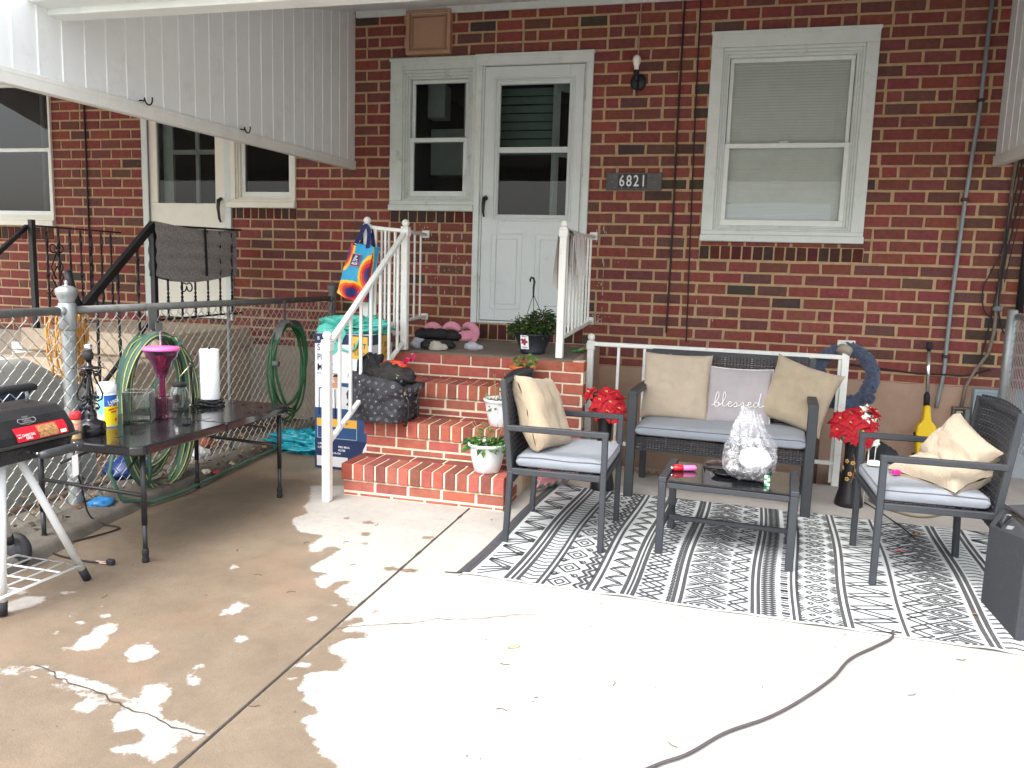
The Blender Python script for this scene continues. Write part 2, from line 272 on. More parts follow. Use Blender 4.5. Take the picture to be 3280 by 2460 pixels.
SPOTS= [[(-1.629, -2.656), (-1.625, -2.681), (-1.635, -2.695), (-1.655, -2.692), (-1.672, -2.671), (-1.676, -2.646), (-1.666, -2.631), (-1.646, -2.635)], [(-1.691, -2.48), (-1.69, -2.503), (-1.705, -2.519), (-1.729, -2.518), (-1.746, -2.501), (-1.748, -2.478), (-1.732, -2.462), (-1.708, -2.463)], [(-1.837, -2.451), (-1.834, -2.468), (-1.843, -2.479), (-1.858, -2.477), (-1.871, -2.463), (-1.873, -2.446), (-1.865, -2.435), (-1.849, -2.437)], [(-1.31, -2.594), (-1.312, -2.616), (-1.332, -2.632), (-1.357, -2.633), (-1.374, -2.618), (-1.372, -2.596), (-1.352, -2.58), (-1.326, -2.579)], [(-1.316, -3.044), (-1.318, -3.063), (-1.335, -3.077), (-1.358, -3.077), (-1.373, -3.064), (-1.372, -3.045), (-1.355, -3.031), (-1.332, -3.031)], [(-1.22, -3.025), (-1.226, -3.047), (-1.253, -3.065), (-1.286, -3.069), (-1.306, -3.055), (-1.301, -3.032), (-1.274, -3.014), (-1.24, -3.011)], [(-1.205, -3.482), (-1.206, -3.494), (-1.217, -3.503), (-1.232, -3.503), (-1.242, -3.494), (-1.242, -3.481), (-1.231, -3.472), (-1.216, -3.472)], [(-1.23, -3.567), (-1.23, -3.585), (-1.244, -3.597), (-1.264, -3.596), (-1.279, -3.583), (-1.279, -3.565), (-1.265, -3.553), (-1.245, -3.553)], [(-1.571, -2.781), (-1.571, -2.796), (-1.583, -2.806), (-1.6, -2.806), (-1.612, -2.796), (-1.612, -2.781), (-1.6, -2.77), (-1.583, -2.77)], [(-1.076, -3.686), (-1.077, -3.692), (-1.084, -3.697), (-1.092, -3.697), (-1.098, -3.694), (-1.096, -3.688), (-1.09, -3.683), (-1.081, -3.683)], [(-1.668, -2.902), (-1.667, -2.93), (-1.69, -2.95), (-1.723, -2.951), (-1.748, -2.931), (-1.749, -2.903), (-1.726, -2.882), (-1.692, -2.882)]]
CRACK1= [(-1.295, -3.672), (-1.218, -3.621), (-1.112, -3.569), (-1.035, -3.532), (-0.983, -3.476), (-0.898, -3.453), (-0.818, -3.415), (-0.725, -3.356), (-0.618, -3.302)]
CRACK2= [(-2.077, -4.225), (-2.018, -4.229), (-1.963, -4.258), (-1.89, -4.279), (-1.823, -4.287), (-1.763, -4.296), (-1.697, -4.323), (-1.61, -4.349), (-1.532, -4.356), (-1.481, -4.371), (-1.437, -4.388), (-1.39, -4.391), (-1.351, -4.393), (-1.31, -4.387)]
# ------------------------------------------------------------------ ground: driveway slabs with wet and dry patches
def sdf(px, py, poly):
    """signed distance (inside positive) of points to a polygon"""
    P = np.array(poly); n = len(P); d = np.full(px.shape, 1e9); ins = np.zeros(px.shape, bool)
    for i in range(n):
        a = P[i]; b = P[(i+1) % n]; ex, ey = b-a; wx, wy = px-a[0], py-a[1]
        t = np.clip((wx*ex+wy*ey)/(ex*ex+ey*ey+1e-12), 0, 1); d = np.minimum(d, (wx-ex*t)**2+(wy-ey*t)**2)
        c = ((a[1] <= py) & (b[1] > py)) | ((b[1] <= py) & (a[1] > py))
        with np.errstate(divide='ignore', invalid='ignore'): xx = a[0]+(py-a[1])*ex/np.where(ey == 0, 1e-9, ey)
        ins ^= c & (px < xx)
    return np.where(ins, 1, -1)*np.sqrt(d)
def slab(name, x0, x1, y0, y1, res, wetfn, mname):
    nx = int((x1-x0)/res)+1; ny = int((y1-y0)/res)+1
    xs = np.linspace(x0, x1, nx); ys = np.linspace(y0, y1, ny); X, Y = np.meshgrid(xs, ys); w = wetfn(X, Y)
    me = bpy.data.meshes.new(name); vs = np.stack([X, Y, 0*X], -1).reshape(-1, 3)
    idx = np.arange(nx*ny).reshape(ny, nx); fs = np.stack([idx[:-1, :-1], idx[:-1, 1:], idx[1:, 1:], idx[1:, :-1]], -1).reshape(-1, 4)
    me.from_pydata(vs.tolist(), [], fs.tolist()); me.materials.append(M_[mname])
    a = me.attributes.new('wet', 'FLOAT', 'POINT'); a.data.foreach_set('value', w.astype(np.float32).ravel())
    o = bpy.data.objects.new(name, me); COL.objects.link(o); o['kind'] = 'structure'; return o
def concrete_material():
    m, nt, b = _new('driveway_concrete'); N = nt.nodes; L = nt.links; tc = N.new('ShaderNodeTexCoord')
    def noise(scale, det=6, rough=.6):
        n = N.new('ShaderNodeTexNoise'); n.inputs['Scale'].default_value = scale; n.inputs['Detail'].default_value = det; n.inputs['Roughness'].default_value = rough; L.new(tc.outputs['Object'], n.inputs['Vector']); return n.outputs[0]
    def math_(op, a, b_, c=None):
        n = N.new('ShaderNodeMath'); n.operation = op
        for i, v in enumerate((a, b_, c)):
            if v is None: continue
            if isinstance(v, (int, float)): n.inputs[i].default_value = v
            else: L.new(v, n.inputs[i])
        return n.outputs[0]
    def mr(v, a, b_, c, d):
        n = N.new('ShaderNodeMapRange'); L.new(v, n.inputs[0])
        for i, q in enumerate((a, b_, c, d)): n.inputs[i+1].default_value = q
        return n.outputs[0]
    def mix(f, a, b_, mode='MIX'):
        n = N.new('ShaderNodeMix'); n.data_type = 'RGBA'; n.blend_type = mode
        if isinstance(f, (int, float)): n.inputs[0].default_value = f
        else: L.new(f, n.inputs[0])
        for i, v in ((6, a), (7, b_)):
            if isinstance(v, tuple): n.inputs[i].default_value = (*v, 1)
            else: L.new(v, n.inputs[i])
        return n.outputs[2]
    at = N.new('ShaderNodeAttribute'); at.attribute_name = 'wet'
    # the edge of the damp, ragged at two sizes
    e = math_('MULTIPLY_ADD', math_('SUBTRACT', noise(26, 10, .75), .5), .085, at.outputs['Fac'])
    e = math_('MULTIPLY_ADD', math_('SUBTRACT', noise(8, 4), .5), .03, e)
    wet = mr(e, -.005, .005, 0, 1)
    dry = mix(mr(noise(3.0, 8, .7), .3, .7, 0, 1), (.345, .325, .295), (.43, .41, .38))
    dry = mix(mr(noise(14, 8, .75), .5, .78, 0, .45), dry, (.25, .215, .175))
    dry = mix(mr(noise(60, 5, .7), .58, .8, 0, .5), dry, (.19, .155, .12))
    wc = mix(mr(noise(2.2, 8, .72), .3, .7, 0, 1), (.155, .118, .084), (.235, .185, .136))
    wc = mix(mr(noise(11, 8, .75), .45, .8, 0, .6), wc, (.13, .098, .07))
    wc = mix(mr(noise(1.3, 3), .52, .75, 0, .7), wc, (.30, .195, .125))
    wc = mix(mr(noise(45, 6, .7), .6, .8, 0, .5), wc, (.33, .27, .20))
    grain = mr(noise(240, 3), .3, .7, .86, 1.14)
    col = mix(wet, dry, wc); gm = N.new('ShaderNodeMix'); gm.data_type = 'RGBA'; gm.blend_type = 'MULTIPLY'; gm.inputs[0].default_value = 1; L.new(col, gm.inputs[6]); L.new(grain, gm.inputs[7])
    L.new(gm.outputs[2], b.inputs['Base Color'])
    L.new(mr(wet, 0, 1, .9, .42), b.inputs['Roughness']); b.inputs['Specular IOR Level'].default_value = .35
    bp = N.new('ShaderNodeBump'); bp.inputs['Strength'].default_value = .35; bp.inputs['Distance'].default_value = .004
    L.new(math_('MULTIPLY_ADD', noise(12, 6), 2.0, noise(150, 4)), bp.inputs['Height']); L.new(bp.outputs[0], b.inputs['Normal'])
    return m
M_['driveway_concrete'] = concrete_material()
def wetL(X, Y):
    w = np.full(X.shape, .12)
    for p in DRY_L: w = np.minimum(w, -sdf(X, Y, p))
    for p in SPOTS: w = np.maximum(w, sdf(X, Y, p))
    return np.clip(w, -.15, .15)
def wetR(X, Y):
    w = np.full(X.shape, -.15)
    for p in WET_R: w = np.maximum(w, sdf(X, Y, p))
    for p in DRY_R: w = np.minimum(w, -sdf(X, Y, p))
    for p in SPOTS: w = np.maximum(w, sdf(X, Y, p))
    return np.clip(w, -.15, .15)
JX = -1.305
slab('driveway', -3.3, JX-.006, -5.2, .0, .02, wetL, 'driveway_concrete')
slab('driveway', JX+.006, -.3, -5.2, -.72, .02, wetR, 'driveway_concrete')
dryf = lambda X, Y: np.full(X.shape, -.15)
slab('driveway', -.3, 2.1, -5.2, -.72, .2, dryf, 'driveway_concrete')
slab('driveway', .86, 2.1, -.72, 0, .2, dryf, 'driveway_concrete')
M_['soil'] = mat('soil', srgb(84, 70, 58), .95, var=.4, vs=16, bump=1, bs=60)
M_['asphalt'] = mat('asphalt', srgb(176, 172, 166), .95, var=.15, vs=3)
g = MB()   # the earth everything lies on, open where the stairwell goes down
for a in ((-40, -.93, -40, 14), (.86, 40, -40, 14), (-.93, .86, -40, -.72), (-.93, .86, .0, 14)):
    g.quad((a[0], a[2], -.02), (a[1], a[2], -.02), (a[1], a[3], -.02), (a[0], a[3], -.02))
g.build('ground', M_['asphalt'], kind='structure')
g = MB()
g.quad((-8, -6, -.012), (-3.3, -6, -.012), (-3.3, 0, -.012), (-8, 0, -.012)); g.quad((2.1, -6, -.012), (8, -6, -.012), (8, 0, -.012), (2.1, 0, -.012))
g.build('soil_bed', M_['soil'], kind='structure')
g = MB()   # walls and floor of the stairwell beside the house
g.quad((-.93, -.72, -.005), (.86, -.72, -.005), (.86, -.72, -2), (-.93, -.72, -2)); g.quad((.86, -.72, -.005), (.86, 0, -.005), (.86, 0, -2), (.86, -.72, -2))
g.quad((-.93, -.72, -.005), (-.93, 0, -.005), (-.93, 0, -2), (-.93, -.72, -2)); g.quad((-.93, -.72, -2), (.86, -.72, -2), (.86, 0, -2), (-.93, 0, -2))
g.build('stairwell', M_['concrete_dark'], kind='structure')
def curbline(y): return np.interp(y, [-5.2, -3.48, -2.94, -2.31, -1.4, -.4], [-2.62, -2.80, -2.91, -2.97, -3.06, -3.1])
g = MB()   # low worn kerb along the fence
def kerb(u, v):
    y = -5.2+u*5.0; e = float(curbline(y))+.012*mnoise.noise((y*7, 1, 0)); b = .008*mnoise.noise((y*5, v*3, 4))
    prof = [(-3.36, .0), (-3.30, .055), (e-.10, .06), (e-.03, .045), (e, -.002)]; k = min(int(v*4), 3); t = v*4-k
    return V(prof[k][0]+(prof[k+1][0]-prof[k][0])*t, y, prof[k][1]+(prof[k+1][1]-prof[k][1])*t+b)
g.grid(kerb, 90, 12); g.build('kerb', M_['concrete_dark'], kind='structure')
M_['crack'] = mat('crack', (.05, .042, .034), .95, var=.4, vs=60)
def crack(pts, w, seed):
    m = MB(); P = []
    for (a, b) in zip(pts, pts[1:]):
        n = max(2, int(math.dist(a, b)/.012))
        for k in range(n): t = k/n; P.append((a[0]+(b[0]-a[0])*t+.009*mnoise.noise((len(P)*.4, seed, 0)), a[1]+(b[1]-a[1])*t+.012*mnoise.noise((len(P)*.35, seed, 5))))
    for k in range(len(P)-1):
        ww = w*(.45+.9*abs(mnoise.noise((k*.23, seed, 9)))); a, b = P[k], P[k+1]
        m.quad((a[0], a[1]-ww, .003), (b[0], b[1]-ww, .003), (b[0], b[1]+ww, .003), (a[0], a[1]+ww, .003))
    return m.build('pavement_crack', M_['crack'], kind='structure')
crack(CRACK1, .0022, 1); crack(CRACK2, .004, 2)
crack([(JX, -2.07), (JX-.002, -3.0), (JX, -4.0), (JX+.002, -5.2)], .0008, 3)
g = MB()   # dirt packed in the joint
for k in range(150):
    y = -2.07-k*.021; w = .0032+.007*max(0, mnoise.noise((k*.21, 3, 3)))
    g.quad((JX-w, y, .002), (JX-w, y-.021, .002), (JX+w, y-.021, .002), (JX+w, y, .002))
g.build('slab_joint', M_['crack'], kind='structure')

# ------------------------------------------------------------------ the two brick row houses
BC, BL, H2 = .0847, .216, 2.0845
def brick_colour(r=random):
    q = r.random()
    if q < .66: c = srgb(126+r.uniform(-8, 9), 72+r.uniform(-4, 5), 66+r.uniform(-4, 5))
    elif q < .80: c = srgb(138+r.uniform(-7, 7), 78+r.uniform(-4, 4), 68+r.uniform(-4, 4))
    elif q < .96: c = srgb(108+r.uniform(-7, 7), 73+r.uniform(-4, 4), 67+r.uniform(-4, 4))
    else: c = srgb(80+r.uniform(-6, 6), 66+r.uniform(-5, 5), 61+r.uniform(-5, 5))
    return (*c, 1)
def dark_brick(r=random):
    q = r.random(); c = srgb(86+r.uniform(-12, 12), 50+r.uniform(-6, 6), 45+r.uniform(-5, 5)) if q < .75 else srgb(70, 58, 54)
    return (*c, 1)
def add_brick(m, x0, x1, z0, z1, y=0.0, colour=None, dep=.012):
    """face of one brick, its arris worn and uneven"""
    m.cc = colour or brick_colour(); j = lambda s: random.uniform(-s, s); ch = .0035; y += j(.0015)
    ox = [(x0+j(.0025), z0+j(.0018)), (x1+j(.0025), z0+j(.0018)), (x1+j(.0025), z1+j(.0018)), (x0+j(.0025), z1+j(.0018))]
    cx, cz = (x0+x1)/2, (z0+z1)/2
    A = [m.vert((a, y+dep, b)) for a, b in ox]; B = [m.vert((a, y+ch*.6, b)) for a, b in ox]
    C = [m.vert((a-math.copysign(ch, a-cx), y, b-math.copysign(ch, b-cz))) for a, b in ox]
    for k in range(4): m.face((A[k], A[(k+1) % 4], B[(k+1) % 4], B[k])); m.face((B[k], B[(k+1) % 4], C[(k+1) % 4], C[k]))
    m.face(C)
def sub_rect(r, holes, e=.012):
    """pieces of rectangle r left by the holes"""
    out = [r]
    for h in holes:
        nx = []
        for q in out:
            if q[1] <= h[0] or q[0] >= h[1] or q[3] <= h[2] or q[2] >= h[3]: nx.append(q); continue
            if h[0]-q[0] > e: nx.append((q[0], h[0], q[2], q[3]))
            if q[1]-h[1] > e: nx.append((h[1], q[1], q[2], q[3]))
            a, b = max(q[0], h[0]), min(q[1], h[1])
            if h[2]-q[2] > e: nx.append((a, b, q[2], h[2]))
            if q[3]-h[3] > e: nx.append((a, b, h[3], q[3]))
        out = nx
    return out
def brick_field(m, X0, X1, Z0, Z1, holes, specials=()):
    jt = .0086
    for k in range(-18, 17):
        zc = H2+k*BC; z0, z1 = max(zc-BC/2+jt, Z0), min(zc+BC/2-jt, Z1)
        if z1-z0 < .02: continue
        hdr = k % 6 == 0; x = X0-random.uniform(0, .02)-(-.9735-X0) % BL
        base = -.9735+(0 if k % 2 else BL/2); x = base-math.ceil((base-X0)/BL+2)*BL; i = 0
        if hdr: x = base-math.ceil((base-X0)/(BL*1.5)+2)*BL*1.5
        while x < X1:
            Lb = BL*(.5 if hdr and i % 2 else 1)*(1+random.uniform(-.02, .02)); a, b = x+jt+.001, x+Lb-jt-.001; x += Lb; i += 1
            if not hdr: x = round((x-base)/BL)*BL+base
            a, b = max(a, X0), min(b, X1)
            if b-a < .02: continue
            col = brick_colour()
            for q in sub_rect((a, b, z0, z1), list(holes)+list(specials)): add_brick(m, *q, colour=col)
    for s in specials:   # rows of bricks on end under the sills
        n = round((s[1]-s[0])/.0775); w = (s[1]-s[0])/n
        for i in range(n): add_brick(m, s[0]+i*w+.006, s[0]+(i+1)*w-.006, s[2]+.006, s[3]-.005, colour=dark_brick())
    m.mi = 1; m.cc = (1, 1, 1, 1)   # mortar bed behind
    for q in sub_rect((X0, X1, Z0, Z1), holes, 1e-4):
        m.quad((q[0], .0065, q[2]), (q[1], .0065, q[2]), (q[1], .0065, q[3]), (q[0], .0065, q[3]))
    for h in holes:   # reveals
        for (a, b) in (((h[0], h[2]), (h[0], h[3])), ((h[1], h[2]), (h[1], h[3])), ((h[0], h[3]), (h[1], h[3])), ((h[0], h[2]), (h[1], h[2]))):
            m.quad((a[0], .0065, a[1]), (b[0], .0065, b[1]), (b[0], .2, b[1]), (a[0], .2, a[1]))
    m.mi = 0
BOT = .628; TOP = 3.42
house = thing('brick_house', 'red brick row house with white storm door, house number and blinds in its window', 'house', (0, 0, 0))
nhouse = thing('brick_house', 'red brick neighbouring row house left of the white side panel', 'house', (-5, 0, 0))
W2 = (-.195, .890, 1.615, 3.045); DR = (-1.965, -1.08, .905, 2.95); W1 = (-2.67, -1.985, 1.835, 2.945)
m = MB()
brick_field(m, -3.02, 4.2, BOT, TOP, [W2, DR, W1], [(-.215, .925, 1.455, 1.56), (-2.70, -1.985, 1.69, 1.79), (-1.99, -1.06, .772, .90)])
m.build('wall', [M_['brick'], M_['mortar']], house)
N1 = (-5.04, -4.19, .82, 2.93); N2 = (-4.14, -3.57, 1.845, 2.95); N0 = (-7.15, -6.05, 1.655, 3.0)
m = MB()
brick_field(m, -9, -3.02, BOT, TOP, [N1, N2, N0], [(-4.21, -3.55, 1.70, 1.80), (-7.2, -6.06, 1.48, 1.60)])
m.build('wall', [M_['brick'], M_['mortar']], nhouse)
m = MB()   # rendered foundation, a finger behind the brick
m.quad((-3.02, .012, -2.1), (1.98, .012, -2.1), (1.98, .012, BOT), (-3.02, .012, BOT)); m.mi = 1; m.quad((1.98, .010, -.1), (4.2, .010, -.1), (4.2, .010, BOT), (1.98, .010, BOT))
def lip(u, v):   # ragged lip of render under the first course
    x = -.95+u*2.93; return V(x, .012-.02*v*(1-v)*2, BOT+.014*mnoise.noise((x*6, 0, 2))+.018*(v-.6))
m.mi = 0; m.grid(lip, 160, 3)
m.build('foundation', [M_['parge'], mat('grey_render', srgb(150, 158, 162), .9, bump=.3)], house)
m = MB(); m.quad((-9, .012, -.3), (-3.02, .012, -.3), (-3.02, .012, BOT), (-9, .012, BOT)); m.build('foundation', mat('foundation_grey', srgb(160, 148, 134), .92, bump=.4, bs=60, dirt=.5), nhouse)

m = MB(); r_ = random.Random(77)   # paint flecks and chalky runs left on the bricks round the railing ends
for (xc, zc, n, dx, dz) in ((-.955, 1.63, 26, .035, .03), (-2.36, 1.62, 22, .04, .035), (-.96, .98, 20, .03, .03), (-2.2, 1.35, 26, .10, .22), (-.93, 1.3, 16, .05, .2), (-.2, 1.05, 10, .5, .2), (.5, 1.0, 8, .5, .2), (-5.5, 2.1, 10, .3, .25)):
    for i in range(n):
        x, z = xc+r_.gauss(0, dx), zc+r_.gauss(0, dz); s = r_.uniform(.002, .006); h = s*r_.choice((1, 1, 1.5, 5))
        m.poly([(x+s*math.cos(a)*r_.uniform(.6, 1.2), -.0025, z+h*math.sin(a)*r_.uniform(.6, 1.2)) for a in np.linspace(0, 6.283, 8)[:-1]])
for (x, z0, z1) in ((-2.12, 1.05, 1.5), (-2.28, 1.1, 1.45), (-.925, .95, 1.45)):
    z = z1
    while z > z0: h = r_.uniform(.02, .07); w_ = r_.uniform(.0012, .003); m.quad((x-w_, -.0022, z-h), (x+w_, -.0022, z-h), (x+w_, -.0022, z), (x-w_, -.0022, z)); z -= h+r_.uniform(.0, .03); x += r_.uniform(-.002, .002)
o = m.build('paint_flecks', mat('chalk', srgb(176, 164, 152), .9, var=.2), house); o['kind'] = 'stuff'
# ------------------------------------------------------------------ windows and doors
def rect_ring(m, x0, x1, z0, z1, wl, wr, wt, wb, y0, y1):
    """four mitre-free boards framing a rectangle (outer size given)"""
    if wt: m.cbox(x0, x1, y0, y1, z1-wt, z1, .003)
    if wb: m.cbox(x0, x1, y0, y1, z0, z0+wb, .003)
    if wl: m.cbox(x0, x0+wl, y0, y1, z0+wb, z1-wt, .003)
    if wr: m.cbox(x1-wr, x1, y0, y1, z0+wb, z1-wt, .003)
def dash_window(parent, x0, x1, z0, z1, cw, zmid, trim, sashm, glass=True, sill=True, steps=3, gm=None):
    """double-hung window in a wide flat casing; returns the window part"""
    m = MB(); rect_ring(m, x0, x1, z0, z1, cw[0], cw[1], cw[2], cw[3], -.022, .035)
    m.cbox(x0-.008, x1+.008, -.030, .02, z1-.018, z1+.006, .003)
    a, b, c, d = x0+cw[0], x1-cw[1], z0+cw[3], z1-cw[2]
    for s in range(steps):
        w = .016; rect_ring(m, a, b, c, d, w, w, w*1.3, w*.8, -.006+.013*s, .05+.013*s); a += w; b -= w; c += w*.8; d -= w*1.3
    win = m.build('window', trim, parent)
    m = MB(); zt, zb = zmid+.022, zmid-.022; sw = .028
    rect_ring(m, a+.004, b-.004, zb+.004, d, sw, sw, sw, .03, .058, .085)
    rect_ring(m, a, b, c, zt-.004, sw+.006, sw+.006, .034, .042, .028, .056)
    m.build('sash', sashm, win)
    if glass:
        m = MB(); m.quad((a+sw, .072, zmid+.012), (b-sw, .072, zmid+.012), (b-sw, .072, d-sw), (a+sw, .072, d-sw))
        m.quad((a+sw, .044, c+.035), (b-sw, .044, c+.035), (b-sw, .044, zmid-.012), (a+sw, .044, zmid-.012)); m.build('pane', gm or M_['glass'], win, fixn=False)
    if sill:
        m = MB(); m.cbox(x0-.004, x1+.004, -.045, .03, z0-.052, z0-.001, .005); m.build('sill', trim, win)
    return win, (a, b, c, d)
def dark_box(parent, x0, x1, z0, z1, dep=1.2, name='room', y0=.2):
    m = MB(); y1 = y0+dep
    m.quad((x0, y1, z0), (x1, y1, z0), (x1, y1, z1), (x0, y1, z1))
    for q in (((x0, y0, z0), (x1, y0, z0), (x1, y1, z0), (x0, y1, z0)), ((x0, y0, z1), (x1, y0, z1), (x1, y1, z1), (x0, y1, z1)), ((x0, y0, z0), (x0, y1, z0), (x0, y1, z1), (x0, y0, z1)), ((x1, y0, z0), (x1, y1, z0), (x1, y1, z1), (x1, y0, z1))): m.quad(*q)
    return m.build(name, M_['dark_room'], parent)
# the big window on the right, blinds drawn
w2, ap = dash_window(house, -.212, .906, 1.64, 3.058, (.085, .085, .105, .03), 2.277, M_['white_paint'], M_['vinyl'], gm=M_['window_glass'])
M_['blind'] = mat('blind', srgb(240, 243, 238), .6, var=.04)
m = MB(); z = ap[2]+.03; k = 0
while z < ap[3]-.02:
    t = .004*mnoise.noise((k, 1, 0)); n0 = len(m.v); m.box(ap[0]+.03, ap[1]-.03, .085, .108, z, z+.0022)
    m.xform(n0, Matrix.Translation((0, .096, z)) @ Matrix.Rotation(1.12+t*6, 4, 'X') @ Matrix.Translation((0, -.096, -z))); z += .0205; k += 1
for x in (ap[0]+.10, ap[1]-.10): m.tube([(x, .083, ap[2]+.03), (x, .083, ap[3])], .0012, 4)
m.build('blind', M_['blind'], w2)
m = MB(); m.grid(lambda u, v: V(ap[0]+.035+u*(ap[1]-ap[0]-.12), .080+.003*math.sin(u*9), ap[2]+.045+v*(.115+.012*math.sin(u*3.0))), 24, 4)
for i in range(5): m.tube([(ap[0]+.05+t*(ap[1]-ap[0]-.15)/8, .0755, ap[2]+.055+.02*i+.006*math.sin(t+i)) for t in range(9)], .0012, 4)
m.build('paper', mat('paper_white', srgb(236, 242, 248), .7, var=.02), w2)
m = MB(); m.lathe([(.006, -.02), (.006, .02)], (.33, .03, 2.305), 8, 'x'); m.cbox(.30, .36, .02, .04, 2.297, 2.307); m.build('latch', M_['vinyl'], w2)
dark_box(house, W2[0], W2[1], W2[2], W2[3], .6)
# window beside the door
w1, ap1 = dash_window(house, -2.698, -1.982, 1.835, 2.962, (.105, .028, .085, .03), 2.345, M_['old_white_paint'], M_['white_paint'])
dark_box(house, W1[0], W1[1], W1[2], W1[3], 1.6)
m = MB()   # kitchen cupboards dimly seen inside
m.cbox(-2.64, -2.28, .75, 1.0, 2.16, 2.56); m.cbox(-2.60, -2.44, .55, .7, 2.62, 2.9); m.cbox(-2.25, -2.235, .5, .75, 2.2, 2.9); m.cbox(-2.13, -2.115, .5, .75, 2.2, 2.8); m.cbox(-2.08, -2.07, .5, .75, 2.2, 2.8)
m.build('cupboard', mat('cupboard', srgb(190, 194, 190), .8), house)
# door with two lights
dparts = MB()
rect_ring(dparts, -1.982, -1.065, .905, 2.965, .048, .048, .075, 0, -.024, .05); dparts.cbox(-1.99, -1.058, -.034, .02, 2.955, 2.975, .003)
dparts.cbox(-1.935, -1.112, -.005, .06, .905, .925); dparts.cbox(-1.934, -1.918, -.004, .055, .925, 2.89); dparts.cbox(-1.129, -1.113, -.004, .055, .925, 2.89)
dframe = dparts.build('door_frame', M_['white_paint'], house)
m = MB(); X0, X1, Z0, Z1 = -1.915, -1.132, .93, 2.885; gx0, gx1 = -1.787, -1.243; z1a, z1b, z2a, z2b = 1.765, 2.236, 2.28, 2.748
m.cbox(X0, gx0, .0, .04, Z0, Z1); m.cbox(gx1, X1, .0, .04, Z0, Z1); m.cbox(gx0, gx1, .0, .04, Z0, z1a); m.cbox(gx0, gx1, .0, .04, z2b, Z1); m.cbox(gx0, gx1, .0, .04, z1b, z2a)
for (a, b, c, d) in ((gx0-.045, gx1+.045, z1a-.05, z2b+.055),):
    rect_ring(m, a, b, c, d, .012, .012, .012, .012, -.008, .002); rect_ring(m, a+.02, b-.02, c+.02, d-.02, .014, .014, .014, .014, -.013, .002)
for (a, b) in ((-1.835, -1.575), (-1.475, -1.215)):
    rect_ring(m, a, b, 1.02, 1.62, .010, .010, .010, .010, -.004, .002); rect_ring(m, a+.04, b-.04, 1.06, 1.58, .008, .008, .008, .008, -.006, .002)
door = m.build('door', mat('door_white', srgb(214, 222, 222), .42, var=.03, dirt=.22, dirtcol=srgb(150, 145, 135), ds=6), house)
m = MB(); m.quad((gx0, .02, z1a), (gx1, .02, z1a), (gx1, .02, z1b), (gx0, .02, z1b)); m.quad((gx0, .024, z2a), (gx1, .024, z2a), (gx1, .024, z2b), (gx0, .024, z2b)); m.build('pane', M_['glass'], door, fixn=False)
m = MB(); m.tube([(-1.884, -.01, 1.90), (-1.884, -.045, 1.885), (-1.886, -.055, 1.84), (-1.888, -.052, 1.78), (-1.888, -.028, 1.745)], [.012, .016, .014, .010, .007], 10); m.lathe([(.018, -.012), (.018, .002)], (-1.884, 0, 1.89), 12, 'y'); m.build('handle', M_['black_iron'], door)
for z in (2.62, 2.05, 1.5, 1.1):
    m = MB(); m.lathe([(.006, 0), (.006, .09)], (-1.122, -.01, z), 8); m.build('hinge', M_['white_paint'], dframe)
dark_box(house, DR[0], DR[1], DR[2], DR[3], 1.5)
m = MB()   # inner door standing open
n0 = len(m.v); rect_ring(m, 0, .42, 1.0, 2.85, .05, .06, .09, .25, -.02, .02)
for z in (1.75, 2.25): m.cbox(.05, .36, -.015, .015, z, z+.03)
m.cbox(.19, .215, -.012, .012, 1.2, 2.8)
m.xform(n0, Matrix.Translation((-1.42, .28, 0)) @ Matrix.Rotation(.75, 4, 'Z')); m.build('inner_door', mat('inner_door', srgb(214, 220, 218), .7), house)
m = MB()
for k in range(8): m.cbox(-1.90, -1.42, .42, .43, 2.28+k*.068, 2.28+k*.068+.058)
m.build('reflection_slats', mat('green_reflection', srgb(120, 142, 134), .9), house)  # green slats added inside to imitate lines reflected in the upper pane
# ------- neighbour's door and windows
m = MB(); rect_ring(m, -5.06, -4.17, .82, 2.94, .06, .06, .07, 0, -.024, .05); nfr = m.build('door_frame', M_['white_paint'], nhouse)
m = MB(); m.cbox(-5.0, -4.23, .0, .04, .83, 1.83); m.cbox(-5.0, -4.92, .0, .04, 1.83, 2.87); m.cbox(-4.335, -4.23, .0, .04, 1.83, 2.87); m.cbox(-4.92, -4.335, 0, .04, 2.75, 2.87)
M_['cream_paint'] = mat('cream_paint', srgb(232, 230, 216), .5, var=.04, dirt=.2)
nd = m.build('door', M_['cream_paint'], nhouse)
m = MB(); m.quad((-4.92, .02, 1.83), (-4.335, .02, 1.83), (-4.335, .02, 2.75), (-4.92, .02, 2.75)); m.build('pane', M_['glass'], nd, fixn=False)
m = MB(); m.tube([(-4.27, -.01, 1.87), (-4.27, -.05, 1.85), (-4.272, -.055, 1.79), (-4.272, -.04, 1.70), (-4.272, -.02, 1.67)], [.014, .018, .014, .011, .008], 10); m.build('handle', M_['black_iron'], nd)
m = MB(); m.tube([(-5.0, -.012, .85+.02*k) for k in range(95)], .006, 5); m.build('hinge', M_['galv_dull'], nfr)
m = MB(); rect_ring(m, -4.93, -4.30, 1.55, 2.9, .1, .02, .1, .22, .1, .13); m.cbox(-4.60, -4.565, .1, .125, 1.8, 2.85); m.cbox(-4.83, -4.3, .1, .125, 2.26, 2.30); m.build('inner_door', mat('inner_door_grey', srgb(190, 192, 186), .7), nhouse)
dark_box(nhouse, N1[0], N1[1], N1[2], N1[3], 1.2)
nw2, a2 = dash_window(nhouse, -4.20, -3.553, 1.845, 2.96, (.075, .02, .07, .02), 2.40, M_['cream_paint'], M_['vinyl'], steps=2); dark_box(nhouse, N2[0], N2[1], N2[2], N2[3], .8)
